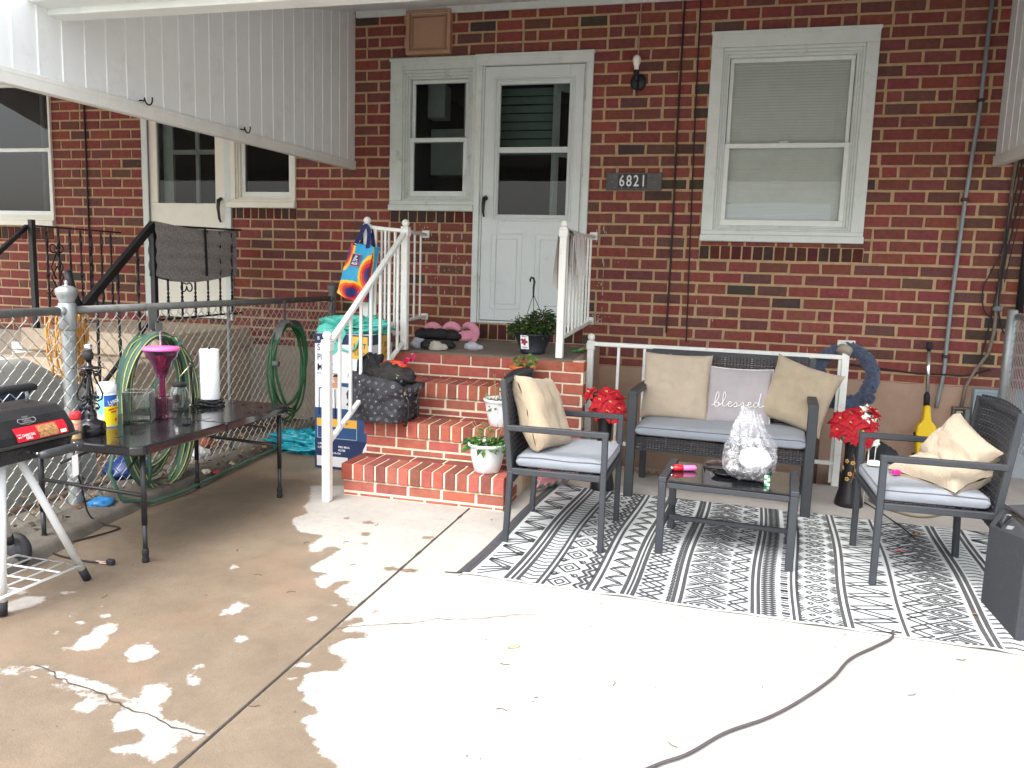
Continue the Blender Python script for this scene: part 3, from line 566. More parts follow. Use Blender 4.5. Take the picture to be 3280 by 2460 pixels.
nw0, a0 = dash_window(nhouse, -7.2, -6.03, 1.66, 3.0, (.03, .02, .06, .02), 2.30, M_['cream_paint'], M_['vinyl'], steps=2, gm=glassmat('dull_glass', (.6, .68, .7), 1.0, .02, .8)); dark_box(nhouse, N0[0], N0[1], N0[2], N0[3], .8)
m = MB(); m.tube([(-6.28, .15, 1.7), (-6.28, .15, 2.95)], .018, 6); m.build('muntin', mat('muntin', srgb(150, 145, 130), .7), nw0)
m = MB(); rect_ring(m, -4.76, -4.28, .16, .60, .05, .05, .05, .04, -.03, .01); bw = m.build('window', M_['white_paint'], nhouse, label='small basement window in white frame')
m = MB(); m.quad((-4.71, .008, .2), (-4.33, .008, .2), (-4.33, .008, .55), (-4.71, .008, .55)); m.build('pane', mat('dark_pane', (.02, .022, .025), .12), bw)
m = MB()
for k in range(3): m.cbox(-6.6, -5.7, -.02, .01, .28+k*.08, .35+k*.08)
m.build('basement_vent', M_['vinyl'], nhouse)
# ------------------------------------------------------------------ carport roof with its boarded side panels
roof = thing('carport_roof', 'white boarded carport roof with triangular side panels and front beam', 'roof', (-.66, -1.5, 3.0))
RS = -.277
def rz(y): return 3.345+(-RS)*y
m = MB(); 
for x in np.arange(-8, 4.2, .305): m.cbox(x+.002, x+.303, -.02, -.0, 0, 0) if 0 else None
def roofslab(m, x0, x1, y0, y1, t0, t1):
    m.poly([(x0, y0, rz(y0)+t0), (x1, y0, rz(y0)+t0), (x1, y1, rz(y1)+t0), (x0, y1, rz(y1)+t0)]); m.poly([(x0, y0, rz(y0)+t1), (x1, y0, rz(y0)+t1), (x1, y1, rz(y1)+t1), (x0, y1, rz(y1)+t1)])
    m.poly([(x0, y0, rz(y0)+t0), (x1, y0, rz(y0)+t0), (x1, y0, rz(y0)+t1), (x0, y0, rz(y0)+t1)]); m.poly([(x0, y1, rz(y1)+t0), (x1, y1, rz(y1)+t0), (x1, y1, rz(y1)+t1), (x0, y1, rz(y1)+t1)])
    m.poly([(x0, y0, rz(y0)+t0), (x0, y1, rz(y1)+t0), (x0, y1, rz(y1)+t1), (x0, y0, rz(y0)+t1)]); m.poly([(x1, y0, rz(y0)+t0), (x1, y1, rz(y1)+t0), (x1, y1, rz(y1)+t1), (x1, y0, rz(y0)+t1)])
for k in range(40): roofslab(m, -8+k*.305+.0015, -8+(k+1)*.305-.0015, -3.15, -.004, .0, .05)
m.build('roof_panel', M_['panel_white'], roof)
m = MB(); m.cbox(-8, 4.2, -3.09, -2.99, 2.385, 2.50, .004); m.cbox(-8, 4.2, -3.20, -3.09, 2.41, 2.56, .006); m.build('front_beam', M_['vinyl'], roof)
m = MB(); m.cbox(-3.0, 1.68, -.03, -.004, 3.29, 3.345); m.build('ledger', M_['white_paint'], roof)
def side_panel(x, sgn, y_end, name, zb0, zslope, ribs=True):
    m = MB(); y = -.004
    while y > y_end:
        y2 = max(y-.137, y_end); zb = lambda q: zb0+zslope*q
        if ribs:
            m.mi = 1; ym = y2; m.box(x-.004*sgn, x+.004*sgn, ym, ym+.006, zb(ym), rz(ym)+.0) if rz(ym)-zb(ym) > .02 else None; m.mi = 0
        a, b = y-.001, y2+.005
        if rz(b) > zb(b)+.02:
            ps = [(a, zb(a)), (b, zb(b)), (b, rz(b)-.002), (a, rz(a)-.002)]
            m.prism(ps, min(x-.010*sgn, x), max(x-.010*sgn, x), 'x') if sgn > 0 else m.prism(ps, x, x+.010, 'x')
        y = y2
    o = m.build('side_panel', [M_['panel_white'], M_['panel_rib']], roof, label=name)
    m = MB(); n = 24
    for (dz, h, w) in ((-.022, .048, .05),):
        m.bar((x-.012*sgn, -.006, zb0+dz), (x-.012*sgn, y_end, zb0+zslope*y_end+dz), w, h, ch=.003)
    m.bar((x+.008*sgn, -.006, zb0+.012), (x+.008*sgn, y_end, zb0+zslope*y_end+.012), .012, .024, ch=.002)
    m.build('trim', mat('trim_white', srgb(222, 224, 218), .5, var=.06, dirt=.4, dirtcol=srgb(150, 130, 105), ds=8), o)
side_panel(-3.015, 1, -3.45, 'left boarded side panel', 2.155, .022)
side_panel(1.69, -1, -3.45, 'right boarded side panel', 2.165, .022)
def iron_hook(y, z, lab):
    m = MB(); P = [(0, .0, 0), (.02, -.004, 0), (.035, -.012, -.008)]
    for k in range(9):
        a = math.pi*(1.05+k/8*1.05); P.append((.036+.0*k, .012+.030*math.cos(a)*1.0+.012, .006+.034*math.sin(a)+.01))
    m.tube([(-3.012+p[0], y+p[1], z+p[2]) for p in P], .0042, 7)
    o = recenter(m.build('iron_hook', mat('rust_iron', srgb(62, 44, 40), .7, .4)), (-3.012, y, z)); tag(o, lab, 'hook', 'hooks in the left side panel')
iron_hook(-2.52, 2.135, 'rusty open hook screwed in the left side panel, nearer the beam')
iron_hook(-1.62, 2.148, 'rusty open hook screwed in the left side panel, nearer the house')
# ------------------------------------------------------------------ brick steps and porch
YF = [-2.06, -1.755, -1.45, -1.145]; ZT = [.190, .397, .603, .752]
def step_colour(r=random):
    q = r.random()
    c = srgb(164+r.uniform(-8, 8), 93+r.uniform(-5, 5), 79+r.uniform(-5, 5)) if q < .85 else srgb(152+r.uniform(-7, 7), 85+r.uniform(-4, 4), 73+r.uniform(-4, 4))
    return (*c, 1)
def tread_colour(r=random):
    c = srgb(136+r.uniform(-10, 10), 78+r.uniform(-5, 5), 66+r.uniform(-5, 5)); return (*c, 1)
def nbrick(m, x0, x1, y0, y1, z0, z1, col):
    """one whole brick with worn arrises"""
    m.cc = col; j = lambda s: random.uniform(-s, s); n0 = len(m.v); m.cbox(x0+j(.001), x1+j(.001), y0+j(.0012), y1, z0+j(.0008), z1+j(.0008), .0035)
porch = thing('porch_steps', 'red brick steps with concrete porch slab leading to the white storm door', 'steps', (-1.6, -1.1, 0))
m = MB(); m.mi = 0
SX0, SX1 = -2.085, -1.107
def front_course(x0, x1, yf, z0, z1, off, Ls=.203, end=True):
    x = x0-off
    while x < x1-.02:
        a, b = max(x, x0), min(x+Ls-.011, x1); x += Ls
        if b-a > .025: nbrick(m, a, b, yf, yf+.09, z0, z1, step_colour())
def side_course(xs, sgn, y0, y1, z0, z1, off, Ls=.203):
    y = y0-off
    while y < y1-.02:
        a, b = max(y, y0+.092), min(y+Ls-.011, y1); y += Ls
        if b-a > .03:
            if sgn > 0: nbrick(m, xs-.09, xs, a, b, z0, z1, step_colour())
            else: nbrick(m, xs, xs+.09, a, b, z0, z1, step_colour())
for s in range(3):
    yf, zt = YF[s], ZT[s]; zb = 0 if s == 0 else ZT[s-1]; n = 14; w = (SX1-SX0)/n; nose = .010
    for i in range(n):   # rowlock nosing: bricks on edge, seen from front and above
        a, b = SX0+i*w+(0 if i == 0 else .0055), SX0+(i+1)*w-(0 if i == n-1 else .0055)
        nbrick(m, a, b, yf-nose, yf+.192, zt-.095, zt, step_colour() if i % 3 else tread_colour())
    back = yf+.203   # stretcher at the back of the tread
    x = SX0-.06
    while x < SX1: a, b = max(x, SX0), min(x+.192, SX1); x += .203; (nbrick(m, a, b, back, back+.098, zt-.06, zt-.001, tread_colour()) if b-a > .03 else None)
    h = zt-.095-.010; z = h; k = 0
    while z > zb+.012:
        z0 = max(z-.057, zb+.002)
        front_course(SX0+.008, SX1-.004, yf+.004, z0, z, .1 if k % 2 else .0)
        for xs, sg in ((SX1-.004, 1), (SX0+.008, -1)): side_course(xs, sg, yf+.004, YF[s]+.305, z0, z, .0 if k % 2 else .1)
        z = z0-.010; k += 1
PX0, PX1 = -2.42, -.848
z = ZT[3]; k = 0
while z > .01:
    z0 = max(z-.062, .001); front_course(PX0, PX1, YF[3], z0, z, .105 if k % 2 else .02, .2085)
    for xs, sg in ((PX1, 1), (PX0, -1)): nbrick(m, xs-.09 if sg > 0 else xs, xs if sg > 0 else xs+.09, YF[3]+.004, YF[3]+.102, z0, z, step_colour()) if k % 2 == 0 else nbrick(m, xs-.09 if sg > 0 else xs, xs if sg > 0 else xs+.09, YF[3]+.094, YF[3]+.102, z0, z, step_colour())
    z = z0-.011; k += 1
m.mi = 1; m.cc = (1, 1, 1, 1)
for s in range(3): m.box(SX0+.010, SX1-.008, YF[s]+.006, YF[3]+.05, 0 if s == 0 else ZT[s-1]-.012, ZT[s]-.004)
for s in range(3): m.box(SX0+.004, SX1-.004, YF[s]-.004, YF[s]+.31, ZT[s]-.088, ZT[s]-.0045)
m.box(PX0+.003, PX1-.004, YF[3]+.006, YF[3]+.098, 0, ZT[3]-.003)
m.build('steps', [M_['brick_step'], M_['mortar_step']], porch)
m = MB()
def slabtop(u, v):
    x = PX0+.02+u*(PX1-.075-PX0-.02); y = -1.141+v*1.139; e = .004 if v < .02 else 0
    return V(x, y+.006*mnoise.noise((x*9, 2, 2))*(v < .02), .771-e+.002*mnoise.noise((x*5, y*5, 1)))
m.grid(slabtop, 60, 40); m.quad((PX0+.02, -1.138, .745), (PX1-.075, -1.138, .745), (PX1-.075, -1.138, .769), (PX0+.02, -1.138, .769))
m.build('porch_slab', mat('porch_slab', srgb(112, 100, 88), .85, var=.16, vs=7, bump=.5, bs=80, dirt=.5, dirtcol=srgb(70, 62, 54), ds=6), porch)
m = MB(); m.cbox(PX0+.012, PX1-.075, -1.04, .01, 0, .77, .004); m.build('porch_side', M_['parge'], porch)
m = MB(); m.cbox(PX1-.085, PX1-.004, -1.138, -1.045, .751, .760, .003); m.build('pier_cap', M_['mortar_step'], porch)

# ------------------------------------------------------------------ white iron railings
def rail_post(parent, x, y, z0, z1, s=.046):
    m = MB(); m.cbox(x-s/2, x+s/2, y-s/2, y+s/2, z0, z1, .004); m.cbox(x-s/2-.006, x+s/2+.006, y-s/2-.006, y+s/2+.006, z1-.055, z1-.006, .004); m.cbox(x-s/2-.003, x+s/2+.003, y-s/2-.003, y+s/2+.003, z1-.006, z1+.008, .004)
    p = m.build('post', M_['rail_white'], parent)
    m = MB(); m.ball((x, y, z1+.030), .0255, 16, 10); m.lathe([(.012, 0), (.010, .012)], (x, y, z1+.004), 12); m.build('ball_cap', M_['rail_white'], p)
def baluster(parent, p, q, w=.017):
    m = MB(); m.bar(p, q, w, w, (0, 1, 0), .002); m.build('baluster', M_['rail_white'], parent)
def channel(parent, p, q, w=.034, h=.024):
    m = MB(); m.bar(p, q, w, h, ch=.004); m.build('rail', M_['rail_white'], parent)
sr = thing('stair_railing', 'white iron stair railing left of the brick steps with a bag on its post', 'railing', (-2.09, -1.7, 0))
rail_post(sr, -2.10, -2.21, 0, .905); rail_post(sr, -2.087, -1.145, .771, 1.585); rail_post(sr, -2.376, -1.12, .771, 1.60, .04)
channel(sr, (-2.10, -2.19, .885), (-2.087, -1.165, 1.548), .036, .026); channel(sr, (-2.10, -2.19, .335), (-2.087, -1.165, .822), .030, .022)
for k in range(7):
    y = -2.074+k*.1345; t = (y+2.19)/1.025; baluster(sr, (-2.095+.01*t, y, .335+.487*t), (-2.095+.01*t, y, .885+.663*t))
channel(sr, (-2.36, -1.12, 1.585), (-2.10, -1.14, 1.565)); channel(sr, (-2.36, -1.12, .90), (-2.10, -1.14, .88))
for k in range(3): baluster(sr, (-2.31+k*.07, -1.125, .9), (-2.31+k*.07, -1.125, 1.57), .014)
channel(sr, (-2.376, -1.10, 1.592), (-2.38, -.012, 1.597), .03, .022); channel(sr, (-2.376, -1.10, .90), (-2.38, -.012, .936), .03, .022)
for k in range(8): baluster(sr, (-2.378, -1.0+k*.125, .90+.004*k), (-2.378, -1.0+k*.125, 1.59), .014)
for a, b in ((1.57, 1.63), (.91, .96)): m = MB(); m.cbox(-2.41, -2.35, -.016, -.004, a, b); m.build('wall_plate', M_['rail_white'], sr)
pr_ = thing('porch_railing', 'white iron porch railing right of the door with a striped towel over it', 'railing', (-1.02, -.6, .77))
rail_post(pr_, -1.022, -1.10, .771, 1.60); channel(pr_, (-1.02, -1.08, 1.575), (-1.009, -.012, 1.605), .032, .024); channel(pr_, (-1.02, -1.08, .90), (-1.009, -.012, .955), .032, .024)
for k in range(8): y = -.98+k*.125; baluster(pr_, (-1.018+.007*k/8, y, .905+.006*k), (-1.018+.007*k/8, y, 1.575+.003*k), .015)
for a, b in ((1.58, 1.64), (.93, .99)): m = MB(); m.cbox(-1.04, -.98, -.016, -.004, a, b); m.build('wall_plate', M_['rail_white'], pr_)
ar = thing('stairwell_railing', 'low white iron railing behind the sofa guarding the basement stairwell', 'railing', (0, -.73, 0))
rail_post(ar, -.876, -.735, 0, .858, .044)
m = MB(); m.cbox(.740, .784, -.752, -.708, 0, .87, .003); m.cbox(.722, .742, -.735, -.72, .02, .85, .002); m.build('post', M_['rail_white'], ar)
channel(ar, (-.86, -.735, .845), (.75, -.735, .842), .036, .028); channel(ar, (-.86, -.735, .165), (.75, -.735, .150), .03, .026)
for k in range(8): x = -.683+k*.176; baluster(ar, (x, -.735, .16), (x, -.735, .84), .019)
channel(ar, (.762, -.715, .84), (.862, -.012, .862), .03, .024); channel(ar, (.0, -.72, .155), (.16, -.012, .162), .026, .02)
m = MB(); m.cbox(.80, .92, -.018, .0, .835, .905, .004); m.build('wall_plate', M_['rail_white'], ar)

# ------------------------------------------------------------------ neighbour's stoop and black railing
st = thing('concrete_stoop', 'cream concrete stoop with steps under the neighbouring white door', 'steps', (-4.7, -1.1, 0))
m = MB(); m.cbox(-5.30, -4.0, -1.145, .008, .60, .77, .008); m.cbox(-5.24, -4.02, -1.10, .008, 0, .60, .004)
m.build('landing', M_['concrete_tan'], st)
m = MB()
for k in range(3): m.cbox(-5.22, -4.06, -1.40-.28*k, -1.10-.28*k, 0, .585-.19*k, .008)
m.build('steps', M_['concrete_tan'], st)
br = thing('iron_railing', 'black wrought iron railing with twisted bars round the neighbouring stoop', 'railing', (-4.7, -1.1, .77))
def black_bar(name, p, q, w=.022, h=None): m = MB(); m.bar(p, q, w, h or w, ch=.002); return m.build(name, M_['black_iron'], br)
def twisted(p, q, w=.015):
    p, q = Vector(p), Vector(q); m = MB(); n = 22; L = (q-p).length; R = []
    for i in range(n+1):
        t = i/n; c = p.lerp(q, t); a = 2.2*math.sin(t*math.pi*4)*1.6; ww = w*(.55+.35*abs(math.sin(t*math.pi*3)))
        R.append([m.vert(c+Vector((math.cos(a+k*math.pi/2)*ww, math.sin(a+k*math.pi/2)*ww, 0))) for k in range(4)])
    for A, B in zip(R, R[1:]):
        for k in range(4): m.face((A[k], A[(k+1) % 4], B[(k+1) % 4], B[k]))
    m.build('bar', M_['black_iron'], br)
def scroll(m, c, r, sgn, up, n=14, ax='x'):
    P = []
    for i in range(n+1):
        a = i/n*math.pi*1.75; rr = r*(1-.62*i/n); P.append(Vector(((math.cos(a)-1)*-rr*sgn if 1 else 0, 0, math.sin(a)*rr*up)))
    m.tube([Vector(c)+p if ax == 'x' else Vector(c)+Vector((0, p.x, p.z)) for p in P], .0055, 6)
black_bar('post', (-5.167, -1.12, .77), (-5.167, -1.12, 1.60), .038); black_bar('rail', (-5.167, -1.10, 1.555), (-5.29, -.05, 1.56), .03, .014); black_bar('rail', (-5.167, -1.10, .88), (-5.29, -.05, .89), .026, .014)
for k in range(7):
    t = (k+1)/8; x = -5.167-.123*t; y = -1.10+1.05*t; twisted((x, y, .885), (x, y, 1.55))
m = MB()
for sg in (1, -1):
    for zc, up in ((1.38, 1), (1.05, -1)): scroll(m, (-5.20, -.86, zc), .05, sg, up, ax='y')
    m.tube([(-5.20, -.86+sg*.0, 1.36), (-5.20, -.86+sg*.06, 1.24), (-5.20, -.86+sg*.015, 1.15)], .006, 6); m.tube([(-5.20, -.86, 1.07), (-5.20, -.86+sg*.06, 1.16), (-5.20, -.86, 1.25)], .006, 6)
m.build('scroll', M_['black_iron'], br)
black_bar('post', (-4.08, -1.12, .77), (-4.08, -1.12, 1.60), .038); black_bar('rail', (-4.08, -1.10, 1.575), (-4.03, -.10, 1.60), .03, .016); black_bar('rail', (-4.08, -1.10, .88), (-4.03, -.10, .9), .026, .014)
for k in range(6): t = (k+.8)/6.6; twisted((-4.08+.05*t, -1.10+1.0*t, .89), (-4.08+.05*t, -1.10+1.0*t, 1.57))
m = MB()
for sg in (1, -1): scroll(m, (-4.06, -.78, 1.13), .05, sg, -1, ax='y')
m.build('scroll', M_['black_iron'], br)
black_bar('handrail', (-4.08, -1.13, 1.57), (-4.05, -1.86, .985), .042, .05); black_bar('rail', (-4.08, -1.13, .92), (-4.05, -1.86, .33), .03, .018)
black_bar('post', (-4.05, -1.86, 0), (-4.05, -1.86, 1.02), .036)
m = MB(); m.tube([(-4.05, -1.85, .98), (-4.05, -1.90, 1.05), (-4.05, -1.94, 1.15), (-4.05, -1.955, 1.235)], [.024, .024, .026, .022], 8); m.build('scroll_end', M_['black_iron'], br)
black_bar('handrail', (-5.2, -1.13, 1.55), (-5.2, -1.95, .9), .03, .03)
for k in range(3): twisted((-4.07, -1.3-.2*k, .80-.16*k), (-4.07, -1.3-.2*k, 1.43-.16*k))
# ------------------------------------------------------------------ chain-link fences
def chain_mesh(m, p0, p1, z0, z1, d=.058, r=.0019, knuck=True):
    """woven zigzag wires in the vertical plane p0-p1"""
    p0, p1 = Vector((*p0, 0)), Vector((*p1, 0)); L = (p1-p0).length; t = (p1-p0)/L; nrm = Vector((t.y, -t.x, 0)); n = int(L/d); rows = int((z1-z0)/(d*.5))
    for i in range(n+1):
        P = []
        for k in range(rows+1):
            s = i*d+(d*.5 if k % 2 else -.0)*1.0; off = r*(1.2 if (k % 2) else -1.2)
            P.append(p0+t*min(max(s, 0), L)+nrm*off+Vector((0, 0, z0+(z1-z0)*k/rows)))
        if knuck: e = P[-1]; P += [e+Vector((0, 0, .014))+nrm*.006, e+Vector((0, 0, .004))+nrm*.014]
        m.tube(P, r, 4, cap=False)
        P = [p0+t*min(max(i*d+(-(d*.5) if k % 2 else 0), 0), L)+nrm*(-r*1.2 if (k % 2) else r*1.2)+Vector((0, 0, z0+(z1-z0)*k/rows)) for k in range(rows+1)]
        m.tube(P, r, 4, cap=False)
FX = -3.167
fe = thing('chain_link_fence', 'grey chain-link fence with crown-topped post behind the folding table', 'fence', (FX, -2, 0))
m = MB(); chain_mesh(m, (FX+.03, -4.9), (FX+.03, -.13), .07, 1.02, .072, .0030); m.build('mesh', mat('wire', srgb(162, 163, 157), .5, .3, var=.2, vs=40, dirt=.5, dirtcol=srgb(100, 85, 70), ds=20), fe)
m = MB(); m.tube([(FX, -4.9, 1.045), (FX, -2.93, 1.052)], .021, 14); m.tube([(FX, -2.87, 1.052), (FX, -.13, 1.055)], .021, 14); m.build('top_rail', M_['galv_dull'], fe)
def fpost(y, r=.033, crown=True, zt=1.075, mt='galv'):
    m = MB(); m.lathe([(r, 0), (r*1.04, .012), (r, .03), (r, zt-.10), (r, zt)], (FX, y, 0), 20); m.lathe([(r+.004, .955), (r+.007, .96), (r+.006, 1.02), (r+.008, 1.085), (r+.004, 1.09)], (FX, y, 0), 20)
    m.lathe([(.026, -.06), (.028, -.04), (.028, .0)], (FX, y, 1.052), 16, 'y')
    p = m.build('post', M_[mt], fe)
    m = MB(); prof = [(r+.002, 1.085), (r*1.02, 1.10), (r*1.35, 1.125), (r*1.52, 1.145), (r*1.45, 1.160), (r*.9, 1.172), (.010, 1.178), (.007, 1.186), (.010, 1.192), (.004, 1.20), (1e-5, 1.203)]
    m.lathe(prof, (FX, y, 0), 24)
    for k, vv in enumerate(m.v):
        a = math.atan2(vv[1]-y, vv[0]-FX); s = 1+.05*math.cos(a*8) if 1.11 < vv[2] < 1.165 else 1; m.v[k] = (FX+(vv[0]-FX)*s, y+(vv[1]-y)*s, vv[2])
    m.build('crown_cap', M_[mt], p)
fpost(-2.893); fpost(-.10, .028, mt='galv_dull')
m = MB(); m.tube([(FX, -1.55, 0), (FX, -1.55, 1.04)], .012, 8); m.build('line_post', M_['galv_dull'], fe)
m = MB(); m.bar((FX+.036, -.17, .08), (FX+.036, -.17, 1.02), .016, .004); m.build('tension_bar', M_['galv_dull'], fe)
f2 = thing('chain_link_fence', 'galvanised chain-link fence at the right edge beside the meter box', 'fence', (1.9, -1, 0))
m = MB(); chain_mesh(m, (1.86, -.20), (1.86, -4.2), .28, 1.14, .05, .0022); m.build('mesh', mat('wire_bright', srgb(178, 184, 186), .38, .6, var=.15, vs=40), f2)
m = MB(); m.lathe([(.032, 0), (.032, 1.165), (.026, 1.172), (1e-5, 1.176)], (1.846, -.19, 0), 18); m.build('post', M_['galv'], f2)
m = MB(); m.tube([(1.87, -.2, 1.13), (1.87, -4.2, 1.13)], .019, 12); m.build('top_rail', M_['galv'], f2)
# ------------------------------------------------------------------ outdoor seating
M_['wicker'] = mat('wicker', (.017, .018, .022), .42, var=.25, vs=60, bump=.2, bs=300)
M_['seat_cloth'] = fabric('seat_cloth', srgb(136, 142, 150), 700, .05, dirt=.15, dirtcol=srgb(120, 116, 112))
M_['piping'] = fabric('piping', srgb(96, 98, 108), 900)
M_['linen'] = fabric('linen', srgb(200, 184, 162), 420, .07, bump=.9, dirt=.15, dirtcol=srgb(150, 128, 100))
M_['linen_dark'] = fabric('linen_dark', srgb(186, 170, 144), 420, .09, bump=.9, dirt=.25, dirtcol=srgb(140, 120, 92))
M_['velvet'] = mat('velvet', srgb(158, 152, 154), .85, var=.08, vs=10, sheen=.6, bump=.15, bs=300)
M_['stitch'] = mat('stitch', srgb(214, 210, 208), .8, var=.05)
M_['black_glass'] = mat('black_glass', (.010, .011, .013), .04, var=.0, spec=.8)
def weave(m, P, nu, nv, du=.0022):
    """woven strands over a surface P(u,v) -> (point, normal): flat strands over round stakes"""
    for j in range(nv):
        for s in range(1):
            ring = []
            for i in range(nu*2+1):
                u = i/(nu*2); ph = (1 if (i//1+j) % 2 else -1)
                row = []
                for vv in (j/nv+.08/nv, (j+.92)/nv):
                    p, n = P(u, vv); row.append(m.vert(Vector(p)+Vector(n)*(du*1.5*(ph if i % 2 else 0))))
                ring.append(row)
            for a, b in zip(ring, ring[1:]): m.face((a[0], b[0], b[1], a[1]))
    for i in range(nu):
        for off in (.25, .75):
            u = (i+off)/nu
            pts = [Vector(P(u, k/8)[0]) for k in range(9)]; m.tube(pts, .0025, 4, cap=False)
def cushion(m, x0, x1, y0, y1, z0, z1, crown=.010, seed=0, r=.022, droop=0):
    """box cushion with rolled edges; returns piping outlines"""
    def S(u, v, top):
        x = x0+(x1-x0)*u; y = y0+(y1-y0)*v; e = min(u, 1-u)*(x1-x0), min(v, 1-v)*(y1-y0); k = min(e[0]/r, 1)*min(e[1]/r, 1)
        b = crown*(math.sin(math.pi*u)*math.sin(math.pi*v))**.5+.004*mnoise.noise((x*7, y*7, seed))
        edge = (1-math.sqrt(max(0, 1-(1-min(e[0]/r, 1))**2)))*.010+(1-math.sqrt(max(0, 1-(1-min(e[1]/r, 1))**2)))*.010
        return V(x, y, (z1+b-edge) if top else (z0+edge))
    nu, nv = 26, 22; m.grid(lambda u, v: S(u, v, 1), nu, nv); m.grid(lambda u, v: S(u, v, 0), nu, nv)
    per = [(i/40, 0) for i in range(40)]+[(1, i/40) for i in range(40)]+[(1-i/40, 1) for i in range(40)]+[(0, 1-i/40) for i in range(40)]
    def side(u, v):
        k = int(round(u*160)) % 160; a = S(*per[k], 1); b = S(*per[k], 0); p = b.lerp(a, v); cx, cy = (x0+x1)/2, (y0+y1)/2
        d = V(p.x-cx, p.y-cy, 0).normalized(); return p+d*(.006*math.sin(math.pi*v)+.002*mnoise.noise((p.x*9, p.y*9, v*2)))
    m.grid(side, 160, 5, closed_u=True)
    return [[S(*q, 1)+V(0, 0, .001) for q in per], [S(*q, 0) for q in per]]
def add_cushion(parent, *a, **k):
    m = MB(); pp = cushion(m, *a, **k); o = m.build('cushion', M_['seat_cloth'], parent, LOC)
    m = MB()
    for P in pp: m.tube(P, .0032, 6, closed=True)
    m.build('piping', M_['piping'], o, LOC)
def make_armchair():
    """front +X, origin on the floor under the middle"""
    t = thing('armchair', 'x', 'chair', (0, 0, 0), 0, 'matching armchairs of the seating set')
    c = M_['charcoal']
    for sy in (-1, 1):
        y = sy*.268
        part('leg', t, c, lambda m: m.cbox(.216, .244, y-.014, y+.014, .002, .572, .003), org=LOC)
        part('leg', t, c, lambda m: (m.bar((-.238, y, .002), (-.222, y, .36), .028, .03, (0, 1, 0), .003), m.bar((-.222, y, .345), (-.272, y, .80), .028, .026, (0, 1, 0), .003)), org=LOC)
        part('armrest', t, c, lambda m: m.cbox(-.25, .246, y-.015, y+.015, .556, .584, .004), org=LOC)
    for sy in (-1, 1): part('side_rail', t, c, lambda m: m.cbox(-.215, .216, sy*.268-.013, sy*.268+.013, .345, .375, .003), org=LOC)
    def fr(m):
        m.cbox(.218, .242, -.256, .256, .345, .375, .003); m.cbox(-.21, .22, -.02, .02, .348, .364, .003)
    part('back_rail', t, c, lambda m: m.bar((-.272, -.256, .79), (-.272, .256, .79), .024, .022, ch=.003), org=LOC); part('rear_rail', t, c, lambda m: m.cbox(-.235, -.21, -.256, .256, .345, .375, .003), org=LOC)
    part('seat_frame', t, c, fr, org=LOC)
    def bk(m):
        def P(u, v):
            z = .30+v*.51; y = -.255+u*.51; x = -.210-.062*max(0, (z-.36)/.44)-.012*math.sin(math.pi*u); return (x, y, z+.012*math.sin(math.pi*u)*v), (1, 0, -.1)
        weave(m, P, 13, 40)
    part('backrest', t, M_['wicker'], bk, org=LOC)
    part('seat', t, M_['wicker'], lambda m: weave(m, lambda u, v: ((-.21+u*.42, -.255+v*.51, .368), (0, 0, 1)), 11, 36), org=LOC)
    add_cushion(t, -.195, .232, -.255, .255, .377, .437)
    return t
ch1 = make_armchair(); ch1.location = (-.727, -2.268, 0); ch1.rotation_euler = (0, 0, math.radians(-.5))
ch1['label'] = 'black wicker armchair facing right, in front of the brick steps'
def dup_tree(o, parent=None):
    c = o.copy(); COL.objects.link(c); c.parent = parent
    for k in list(o.children): dup_tree(k, c)
    return c
ch2 = dup_tree(ch1); ch2.location = (.928, -2.262, 0); ch2.rotation_euler = (0, 0, math.radians(180.6))
ch2['label'] = 'black wicker armchair facing left, beside the black loudspeaker'
# sofa: front -Y
sofa = thing('loveseat', 'black wicker two-seat sofa with pale grey cushion below the window', 'sofa', (.024, -1.265, 0), math.radians(-3.6))
c = M_['charcoal']
for sx in (-1, 1):
    x = sx*.50
    part('leg', sofa, c, lambda m: m.cbox(x-.027, x+.027, -.275, -.240, .002, .625, .004), org=LOC)
    part('leg', sofa, c, lambda m: (m.cbox(x-.02, x+.02, .235, .265, .002, .40, .004), m.bar((x, .25, .38), (x, .312, .845), .04, .028, (0, -1, 0), .003)), org=LOC)
    part('armrest', sofa, c, lambda m: m.cbox(x-.027, x+.027, -.277, .272, .612, .645, .005), org=LOC)
def fr(m):
    m.cbox(-.473, .473, -.262, -.244, .292, .30, .002); m.cbox(-.475, .475, .235, .26, .30, .36, .003); m.cbox(-.02, .02, -.25, .25, .31, .34, .003)
    for sx in (-1, 1): m.cbox(sx*.475-.013, sx*.475+.013, -.255, .25, .31, .36, .003)
part('back_rail', sofa, c, lambda m: m.bar((-.48, .312, .838), (.48, .312, .838), .022, .026, ch=.003), org=LOC)
part('seat_frame', sofa, c, fr, org=LOC)
part('backrest', sofa, M_['wicker'], lambda m: weave(m, lambda u, v: ((-.485+u*.97, .245+.06*v, .36+v*.485), (0, -1, 0)), 24, 38), org=LOC)
part('apron', sofa, M_['wicker'], lambda m: weave(m, lambda u, v: ((-.475+u*.95, -.262, .298+v*.075), (0, -1, 0)), 26, 6), org=LOC)
part('seat', sofa, M_['wicker'], lambda m: weave(m, lambda u, v: ((-.475+u*.95, -.25+v*.5, .372), (0, 0, 1)), 24, 34), org=LOC)
add_cushion(sofa, -.472, .472, -.270, .235, .380, .442, crown=.012, seed=3)
